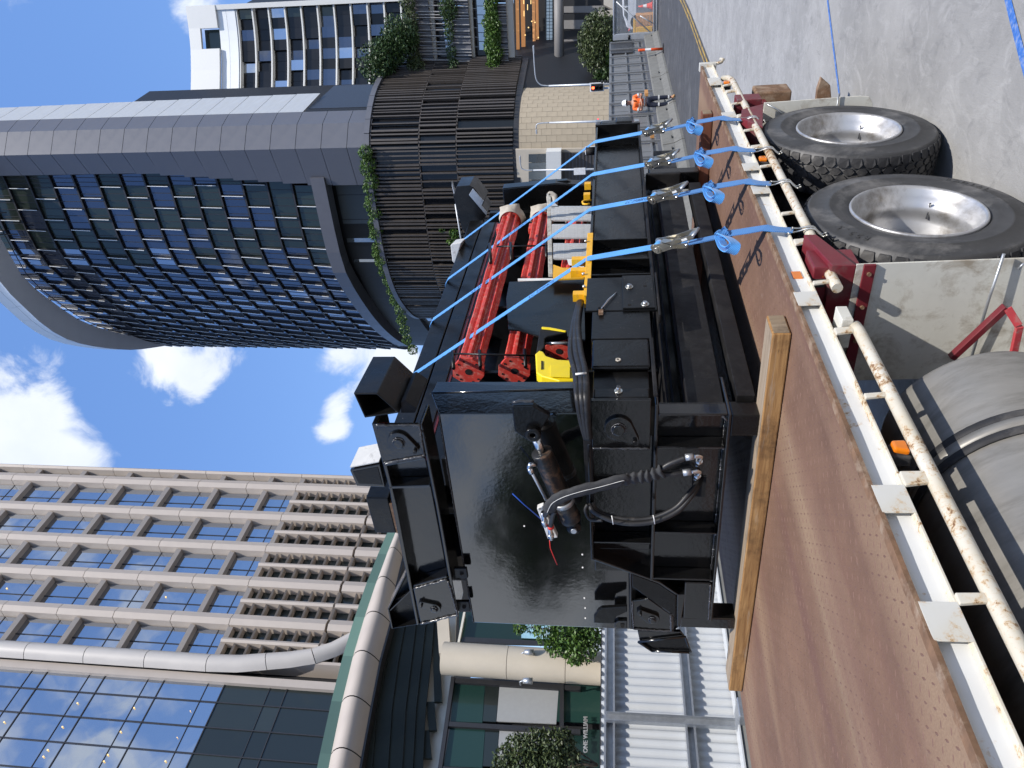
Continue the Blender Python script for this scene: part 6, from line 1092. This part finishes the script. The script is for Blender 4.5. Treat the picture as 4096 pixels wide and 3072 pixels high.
for k in range(11): y = 872 + k * 16; wpoly([(520, y), (922, y - 6), (922, y + 3), (520, y + 9)], 1.3, .3, 'louvre', 'fin_brown', Z2)
wpoly([(1230, 145), (1440, 120), (1440, 205), (1230, 215)], 2, 1, 'entry_pier', 'beige_soffit', Z2); wpoly([(1310, -100), (1440, -100), (1440, 120), (1310, 60)], 1.8, .5, 'entry_pier', 'beige_soffit', Z2); wpoly([(965, 880), (1450, 868), (1450, 884), (965, 900)], 1.2, .2, 'door_frame', 'mullion', Z2)
# white framed apartment tower behind
AT = thing('apartment_tower', b2w((-28, 142, 20)), 'apartment tower with white floor slabs and white roof frame behind the hotel', 'building')
ap = spline2([(-20.6, 143.2), (-24.5, 142), (-28.1, 140.3), (-31.7, 138), (-35.3, 135.3), (-39, 132)], 1.75); zz_ = [69.4 - 3.05 * k for k in range(12)]
for z0, z1 in zip(zz_[1:], zz_[:-1]):
    for a, c in zip(ap[:-1], ap[1:]): vquad(tuple(np.array(a) * .995 + np.array(c) * .005), tuple(np.array(a) * .005 + np.array(c) * .995), z0 + .15, z1 - .15, 'window_pane', random.choice(('podium_glass',) * 7 + ('hotel_glass', 'hotel_glass', 'hotel_glass_green', 'tower_glass')), AT, random.choice((0, 0, -.5)), .1)
    q = MB()
    for a, c in zip(ap[:-1], ap[1:]):
        a, c = V3((*a, 0)), V3((*c, 0)); t = nrm(c - a); n_ = np.array([t[1], -t[0], 0]); n_ = n_ if n_[1] < 0 else -n_; q.hexa([b2w(p + V3((0, 0, z))) for z in (z1 - .13, z1 + .13) for p in (a - n_, c - n_, c + n_ * .6, a + n_ * .6)])
    q.build('floor_slab', 'white_frame', AT)
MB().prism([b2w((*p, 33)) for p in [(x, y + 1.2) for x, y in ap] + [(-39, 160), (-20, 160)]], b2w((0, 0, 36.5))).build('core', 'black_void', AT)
for a, c in zip(ap[:-1], ap[1:]):
    for z in (69.6, 71.3): vquad(a, c, z, z + 1.65, 'parapet_panel', 'white_rim', AT, .7, .5)
fa = spline2([(-20.0, 143.2), (-24.5, 141.8), (-28.1, 140), (-31.7, 137.6), (-35.3, 134.9), (-39, 131.6)], 3.5)
for i, (a, c) in enumerate(zip(fa[:-1], fa[1:])):
    if i in (1,): vquad(a, c, 76.4, 78.6, 'roof_frame', 'white_frame', AT, 1.0, .6); vquad(a, c, 73, 76.4, 'plant_screen', 'hotel_glass_green', AT, -.6, .3)
    else: vquad(a, c, 73.0, 78.6, 'roof_frame', 'white_frame', AT, 1.0, .6)
vquad((-19.9, 143.3), (-20.7, 143.15), 36, 78.6, 'side_frame', 'white_frame', AT, 1.0, 1.0)
# ---------------------------------------------------------------- planting
def m_leaf(name, a, c):
    m, N, L, b = _mat(name); oi = N.new('ShaderNodeTexCoord').outputs['Object']; n = noise(N, L, oi, 3.5, 3); f = ramp(N, L, n, .3, .7); L.new(mixc(N, L, f, a, c), b.inputs['Base Color']); b.inputs['Roughness'].default_value = .5; b.inputs['Subsurface Weight'].default_value = 0
m_leaf('leaf_dark', (.020, .045, .012), (.055, .10, .025)); m_leaf('leaf_bright', (.035, .085, .012), (.095, .17, .026)); m_leaf('leaf_olive', (.035, .055, .018), (.09, .115, .04)); plain('bark', (.10, .075, .05), .9, var=.3, scale=10)
def leaves(cs, n, size, name, mat, parent, squash=(1, 1, 1)):
    cs = [(V3(c), r) for c, r in cs]; w = np.array([r ** 2 for _, r in cs]); w = w / w.sum(); pick = rng.choice(len(cs), n, p=w); d = rng.normal(size=(n, 3)); d /= np.linalg.norm(d, axis=1)[:, None]; rad = rng.uniform(.45, 1, n) ** .6
    C0 = np.array([cs[k][0] for k in pick]); R0 = np.array([cs[k][1] for k in pick]); P = C0 + d * (R0 * rad)[:, None] * np.array(squash)
    t = rng.normal(size=(n, 3)); t[:, 2] *= .6; t /= np.linalg.norm(t, axis=1)[:, None]; u = np.cross(t, rng.normal(size=(n, 3))); u /= np.linalg.norm(u, axis=1)[:, None]; s = size * rng.uniform(.6, 1.3, n)[:, None]
    vs = np.stack([P - t * s, P + u * s * .42 - t * s * .1, P + t * s, P - u * s * .42 - t * s * .1], 1).reshape(-1, 3)
    q = MB(); q.v = vs.tolist(); q.f = [(4 * i, 4 * i + 1, 4 * i + 2, 4 * i + 3) for i in range(n)]; q.sm = [False] * n; return q.build(name, mat, parent, fix=False)
def plant(name, base, blobs, n, size, mat, label, cat, group=None, stems=5, squash=(1, 1, 1)):
    T = thing(name, base, label, cat, group)
    leaves(blobs, n, size, 'foliage', mat, T, squash)
    for k in range(stems):
        c, r = blobs[k * len(blobs) // stems]; c = V3(c); bs = V3(base) + rng.normal(0, .05, 3) * r; mid = (bs + c) / 2 + rng.normal(0, .12, 3) * r; MB().tube(smooth([bs, mid, c + rng.normal(0, .3, 3) * r], 4), [max(.01, r * .05)] * 8 + [max(.006, r * .02)], 6).build('stem', 'bark', T)
    return T
LB = lambda x, y, X: b2w(BX(*zr(8, x, y), X))
bl1 = [(LB(x, y, -23.6), r) for x, y, r in ((1150, 770, .28), (1230, 765, .3), (1320, 800, .5), (1380, 880, .45), (1460, 830, .75), (1540, 900, .62), (1560, 790, .7), (1440, 770, .6), (1600, 850, .5), (1500, 940, .4))]
plant('planter_shrub', LB(1640, 820, -23.8), bl1, 5200, .085, 'leaf_bright', 'bright green leafy shrub behind the machine above the hoarding', 'shrub', stems=6)
bl2 = [(LB(x, y, -23.2), r) for x, y, r in ((1060, 1600, .45), (1130, 1540, .5), (1200, 1600, .7), (1250, 1520, .6), (1330, 1560, .75), (1300, 1640, .7), (1410, 1500, .5), (1430, 1470, .3), (1450, 1600, .45), (1400, 1660, .8), (1180, 1680, .7), (1060, 1680, .5))]
plant('planter_tree', LB(1640, 1640, -23.3), bl2, 6500, .08, 'leaf_olive', 'small dense tree in front of the glass lobby doors', 'tree', stems=8)
WL = lambda x, y, off, z_=Z2: b2w(WPx(zs(*z_, x, y), off))
bl3 = [(WL(x, y, 4), r) for x, y, r in ((1180, 300, 1.2), (1260, 240, 1.2), (1150, 420, 1.5), (1250, 400, 1.8), (1340, 330, 1.4), (1120, 560, 1.5), (1210, 560, 2.0), (1310, 520, 1.8), (1160, 680, 1.6), (1260, 660, 1.8), (1360, 620, 1.3), (1230, 790, 1.4), (1320, 740, 1.3), (1400, 450, 1.2))]
plant('street_tree', WL(1450, 560, 4), bl3, 8000, .17, 'leaf_olive', 'broad dark green tree in front of the colonnade', 'tree', stems=7)
plant('broadleaf_plant', WL(1450, 730, 4.5), [(WL(1400, 720, 4.5), .7), (WL(1410, 770, 4.5), .6), (WL(1385, 690, 4.5), .5)], 260, .45, 'leaf_bright', 'bright broad leaved plant at the foot of the tree', 'plant', stems=3)
plant('door_shrub', WL(1420, 960, 4), [(WL(1260, 960, 4), .8), (WL(1320, 930, 4), .9), (WL(1340, 1000, 4), .8), (WL(1390, 980, 4), .7), (WL(1400, 900, 4), .7)], 1500, .2, 'leaf_dark', 'dark shrub beside the doors at the block wall corner', 'shrub', stems=3)
Z4 = (1500, 0)
def hang(label, pts, n, size, mat, off=1.0, fn=None): bl = [((fn or WL)(x, y, off, Z4), r) for x, y, r in pts]; return plant('hanging_plants', bl[len(bl) // 2][0], bl, n, size, mat, label, 'plants', 'planting on the terraces', stems=2)
hang('long bright green trailing hedge on the lowest terrace of the wing', [(1470 + y * .035 + random.uniform(-25, 25), y, random.uniform(.6, 1.15)) for y in range(-480, 1060, 50)], 12000, .15, 'leaf_bright', 1.3)
hang('thin trailing plants along the top terrace of the wing', [(415 + y * .10 + random.uniform(-15, 15), y, random.uniform(.6, 1.1)) for y in range(-480, 820, 55)] + [(520, 850, 1.2), (540, 910, 1.1), (500, 800, 1.0), (560, 960, .7)], 7000, .15, 'leaf_olive', 1.0)
hang('patchy dark plants along the middle terrace of the wing', [(905 + y * .09, y, random.uniform(.35, .7)) for y in range(-480, 980, 70)] + [(920, 100, 1.2), (940, 150, 1.1), (990, 830, .8), (995, 900, .8)], 3600, .15, 'leaf_dark', .9)
sh_ = [(40 + k * 26 + random.uniform(-30, 30), 930 - k * 42 + random.uniform(-60, 40), random.uniform(1.2, 2.1)) for k in range(14)] + [(300, 420, 2.2), (350, 470, 2.0), (280, 560, 2.2), (180, 640, 2.2), (100, 700, 2.2), (20, 780, 2.4), (380, 560, 1.4)]
hang('dense shrubs along the roof edge of the finned podium', sh_, 9000, .2, 'leaf_dark', 2.5)
def wr(x, y, off, z_): return b2w(BY(*zr(2, x, y), 79.8))
T = [(190 + random.uniform(-15, 25) + max(0, y - 1100) * .12, y, random.uniform(.5, .95)) for y in range(960, 1660, 38)]
bl = [(wr(x, y, 0, 0), r) for x, y, r in T] + [(b2w(BY(*zr(5, 255 + k * 21 + random.uniform(-12, 12), 10 + k * 62), 80.5 + k * .8)), .8) for k in range(11)]
plant('roof_hedge', bl[5][0], bl, 8500, .15, 'leaf_bright', 'trailing green hedge along the curved podium parapet below the hotel tower', 'plants', 'planting on the terraces', stems=3)
plant('balcony_plants', wr(740, 1480, 0, 0), [(wr(740, 1470, 0, 0), .8), (wr(715, 1520, 0, 0), .6), (wr(660, 1450, 0, 0), .5), (wr(750, 1530, 0, 0), .7)], 800, .2, 'leaf_bright', 'small green plants in the podium recess beside the machine top', 'plants', 'planting on the terraces', stems=2)
# unseen trees added behind the camera to darken the gloss panel's reflection
for (x, y, h, lb) in ((-17, -14, 7.0, 'unseen added street tree, mirrored darkly in the upper middle of the black panel'), (-23, -30, 8.0, 'taller unseen added tree, mirrored in the black panel behind the first'), (-13, -19, 5.6, 'low unseen added tree, mirrored at the left of the black panel')):
    plant('unseen_tree', (x, y, -.2), [((x + rng.normal(0, h * .16), y + rng.normal(0, h * .16), h * rng.uniform(.25, .85)), h * rng.uniform(.16, .24)) for _ in range(14)], 4500, .24, 'leaf_dark', lb, 'tree', stems=5)

# unseen block added across the road to darken reflections in paint, tank and rims
OB = thing('unseen_block', (31, 0, -.3), 'unseen dark office block added across the road, mirrored in the black side beam', 'building')
MB().box(30, 44, -45, 34, -.3, 21).build('wall', 'dark_panel', OB)
for k in range(5):
    for j in range(13): MB().box(29.94, 30.0, -44 + j * 6, -39 + j * 6, 1.2 + k * 4, 4.2 + k * 4).build('window', 'podium_glass', OB)
# ---------------------------------------------------------------- worker standing with folded arms
plain('skin', (.42, .22, .15), .55, var=.08, scale=20); plain('hivis', (.95, .17, .03), .65, var=.08, scale=14, bs=.4, bscale=14, bdist=.02); plain('navy', (.010, .014, .032), .75, var=.25, scale=12, bs=.5, bscale=12, bdist=.02); plain('boot', (.42, .24, .10), .75, var=.15); plain('hat_white', (.80, .80, .78), .3); plain('silver_tape', (.60, .60, .58), .35, .3); plain('lens_black', (.006, .006, .006), .15)
FT = PZ(2700, 402, -.25); PS = thing('person', FT, 'worker in orange shirt, navy trousers and white hard hat with folded arms', 'person')
TOC = nrm(EYE - FT); fwd_ = nrm([TOC[0] * .8 + .35, TOC[1], 0]); rgt = nrm(np.cross(fwd_, [0, 0, 1]))     # rgt = the worker's right-hand side mirrored below
SCL = 1.0
def pp_(x, y, z): return FT + (rgt * x + fwd_ * y) * SCL + V3((0, 0, z * SCL))
def skin_mesh(name, verts, edges, mat, root=0, sub=2, parent=PS):
    A = np.array([pp_(*v[:3]) for v in verts]); c = A.mean(0); me = bpy.data.meshes.new(name); me.from_pydata((A - c).tolist(), edges, []); o = bpy.data.objects.new(name, me); COL.objects.link(o); o.parent = parent; o.location = tuple(c - wl(parent))
    o.modifiers.new('skin', 'SKIN'); sk = me.skin_vertices[0].data
    for i, v in enumerate(verts): sk[i].radius = (v[3] * SCL, (v[4] if len(v) > 4 else v[3]) * SCL); sk[i].use_root = (i == root)
    s = o.modifiers.new('sub', 'SUBSURF'); s.levels = sub; s.render_levels = sub; me.materials.append(MATS[mat])
    dg = bpy.context.evaluated_depsgraph_get(); m2 = bpy.data.meshes.new_from_object(o.evaluated_get(dg)); o.modifiers.clear(); o.data = m2; m2.shade_smooth(); bpy.data.meshes.remove(me); return o
# body: pelvis 0, spine, neck, head, legs, arms folded across the chest
bv = [(0, 0, .95, .13, .10), (0, .0, 1.12, .125, .095), (0, -.01, 1.30, .15, .10), (0, -.01, 1.44, .13, .085), (0, .0, 1.50, .055, .055), (0, .012, 1.58, .075, .085), (0, .015, 1.66, .078, .09), (0, .008, 1.73, .05, .06),
      (-.10, 0, .90, .085), (-.12, .02, .50, .058), (-.13, .0, .08, .040), (-.14, .12, .035, .036), (.10, 0, .90, .085), (.12, .02, .50, .058), (.13, -.01, .08, .040), (.15, .11, .035, .036),
      (-.20, -.01, 1.40, .060), (-.27, .04, 1.15, .046), (-.10, .17, 1.17, .036), (.06, .18, 1.21, .028), (.20, -.01, 1.40, .060), (.27, .04, 1.15, .046), (.10, .19, 1.14, .036), (-.06, .21, 1.18, .028)]
be = [(0, 1), (1, 2), (2, 3), (3, 4), (4, 5), (5, 6), (6, 7), (0, 8), (8, 9), (9, 10), (10, 11), (0, 12), (12, 13), (13, 14), (14, 15), (3, 16), (16, 17), (17, 18), (18, 19), (3, 20), (20, 21), (21, 22), (22, 23)]
skin_mesh('body', bv, be, 'skin')
skin_mesh('shirt', [(0, 0, .98, .150, .118), (0, .0, 1.12, .148, .115), (0, -.01, 1.30, .165, .118), (0, -.01, 1.43, .178, .122), (0, .0, 1.49, .082, .08), (-.20, -.01, 1.40, .074), (-.25, .02, 1.24, .066), (.20, -.01, 1.40, .074), (.25, .02, 1.24, .066)], [(0, 1), (1, 2), (2, 3), (3, 4), (3, 5), (5, 6), (3, 7), (7, 8)], 'hivis')
skin_mesh('trousers', [(0, 0, 1.02, .152, .12), (0, 0, .92, .155, .12), (-.10, 0, .86, .10), (-.12, .02, .50, .078), (-.13, .0, .14, .068), (.10, 0, .86, .10), (.12, .02, .50, .078), (.13, -.01, .14, .068)], [(0, 1), (1, 2), (2, 3), (3, 4), (1, 5), (5, 6), (6, 7)], 'navy')
for s, yy_ in ((-1, 0), (1, -.01)):
    skin_mesh('boot', [(s * .13, yy_ - .02, .14, .058), (s * .13, yy_ - .02, .055, .056), (s * .137, yy_ + .08, .045, .05), (s * .145, yy_ + .16, .036, .04)], [(0, 1), (1, 2), (2, 3)], 'boot')
    for z, r in ((.56, .088), (.22, .076)): MB().lathe([(r, -.028), (r + .004, 0), (r, .028)], pp_(s * .122, .015 if z > .4 else .002, z), (0, 0, 1), 22).build('reflective_band', 'silver_tape', PS)
    MB().lathe([(.072, -.03), (.076, 0), (.07, .03)], pp_(s * .245, .018, 1.26), nrm(V3(pp_(s * .25, .02, 1.24)) - pp_(s * .2, -.01, 1.4)), 18).build('reflective_band', 'silver_tape', PS)
def ring(z, a, b_, h, name, mat, oy=0):
    vs = [];
    for dz in (-h, h):
        for k in range(28): t = 2 * math.pi * k / 28; vs.append(pp_(a * math.cos(t), oy + b_ * math.sin(t), z + dz))
    MB().add(vs, [(k, (k + 1) % 28, (k + 1) % 28 + 28, k + 28) for k in range(28)], True).build(name, mat, PS)
ring(1.06, .158, .124, .025, 'reflective_band', 'silver_tape')
for s in (-1, 1):                                                # hands with separate fingers tucked round the arms
    w0 = V3((s * -.06, .21, 1.18)) if s > 0 else V3((.06, .18, 1.21)); dr = -1 if s > 0 else 1; hv = [(w0[0], w0[1], w0[2], .026, .02), (w0[0] + dr * .05, w0[1] + .004, w0[2] + .008, .034, .018), (w0[0] + dr * .085, w0[1], w0[2] + .01, .032, .016)]; he = [(0, 1), (1, 2)]
    for f in range(4): z_ = w0[2] + .036 - f * .017; n0 = len(hv); ln = (.055, .065, .06, .045)[f]; hv += [(w0[0] + dr * .10, w0[1] - .004, z_, .0095), (w0[0] + dr * (.10 + ln * .5), w0[1] - .012, z_, .009), (w0[0] + dr * (.10 + ln), w0[1] - .035, z_ - .003, .008)]; he += [(2, n0), (n0, n0 + 1), (n0 + 1, n0 + 2)]
    n0 = len(hv); hv += [(w0[0] + dr * .04, w0[1] + .012, w0[2] + .045, .010), (w0[0] + dr * .065, w0[1] + .012, w0[2] + .068, .009)]; he += [(1, n0), (n0, n0 + 1)]
    skin_mesh('hand', hv, he, 'skin', sub=1)
# head details
hc = pp_(0, .012, 1.66); up3 = V3((0, 0, 1))
n_o = skin_mesh('nose', [(0, .095, 1.665, .010), (0, .112, 1.635, .014), (0, .10, 1.622, .010)], [(0, 1), (1, 2)], 'skin', sub=1)
MB().box(-.032, .032, .090, .097, 1.592, 1.600, lambda x, y, z: pp_(x, y, z)).build('mouth', 'maroon', PS)
for s in (-1, 1):
    skin_mesh('ear', [(s * .082, .0, 1.63, .012, .02), (s * .086, -.008, 1.66, .014, .022)], [(0, 1)], 'skin', sub=1)
    MB().hexa([pp_(s * .008, .100, 1.655), pp_(s * .070, .082, 1.655), pp_(s * .070, .090, 1.655), pp_(s * .008, .108, 1.655), pp_(s * .008, .100, 1.69), pp_(s * .072, .082, 1.692), pp_(s * .072, .090, 1.692), pp_(s * .008, .108, 1.69)]).build('sunglass_lens', 'lens_black', PS, bevel=.004)
    MB().tube([pp_(s * .072, .086, 1.68), pp_(s * .090, .0, 1.68)], .004, 6).build('sunglass_arm', 'lens_black', PS)
prof = [(.125, .085 * 0 + .0), (.118, .012), (.112, .03), (.105, .07), (.085, .11), (.05, .135), (0, .145)]
MB().lathe(prof, pp_(0, .005, 1.70), (0, 0, 1), 28).build('hard_hat', 'hat_white', PS); MB().prism([pp_(-.08, .10, 1.705), pp_(-.05, .165, 1.70), pp_(.05, .165, 1.70), pp_(.08, .10, 1.705)], (0, 0, .012)).build('hat_peak', 'hat_white', PS, bevel=.005)
MB().box(-.05, -.01, .125, .155, 1.36, 1.44, lambda x, y, z: pp_(x, y, z)).build('chest_radio', 'lens_black', PS, bevel=.006)
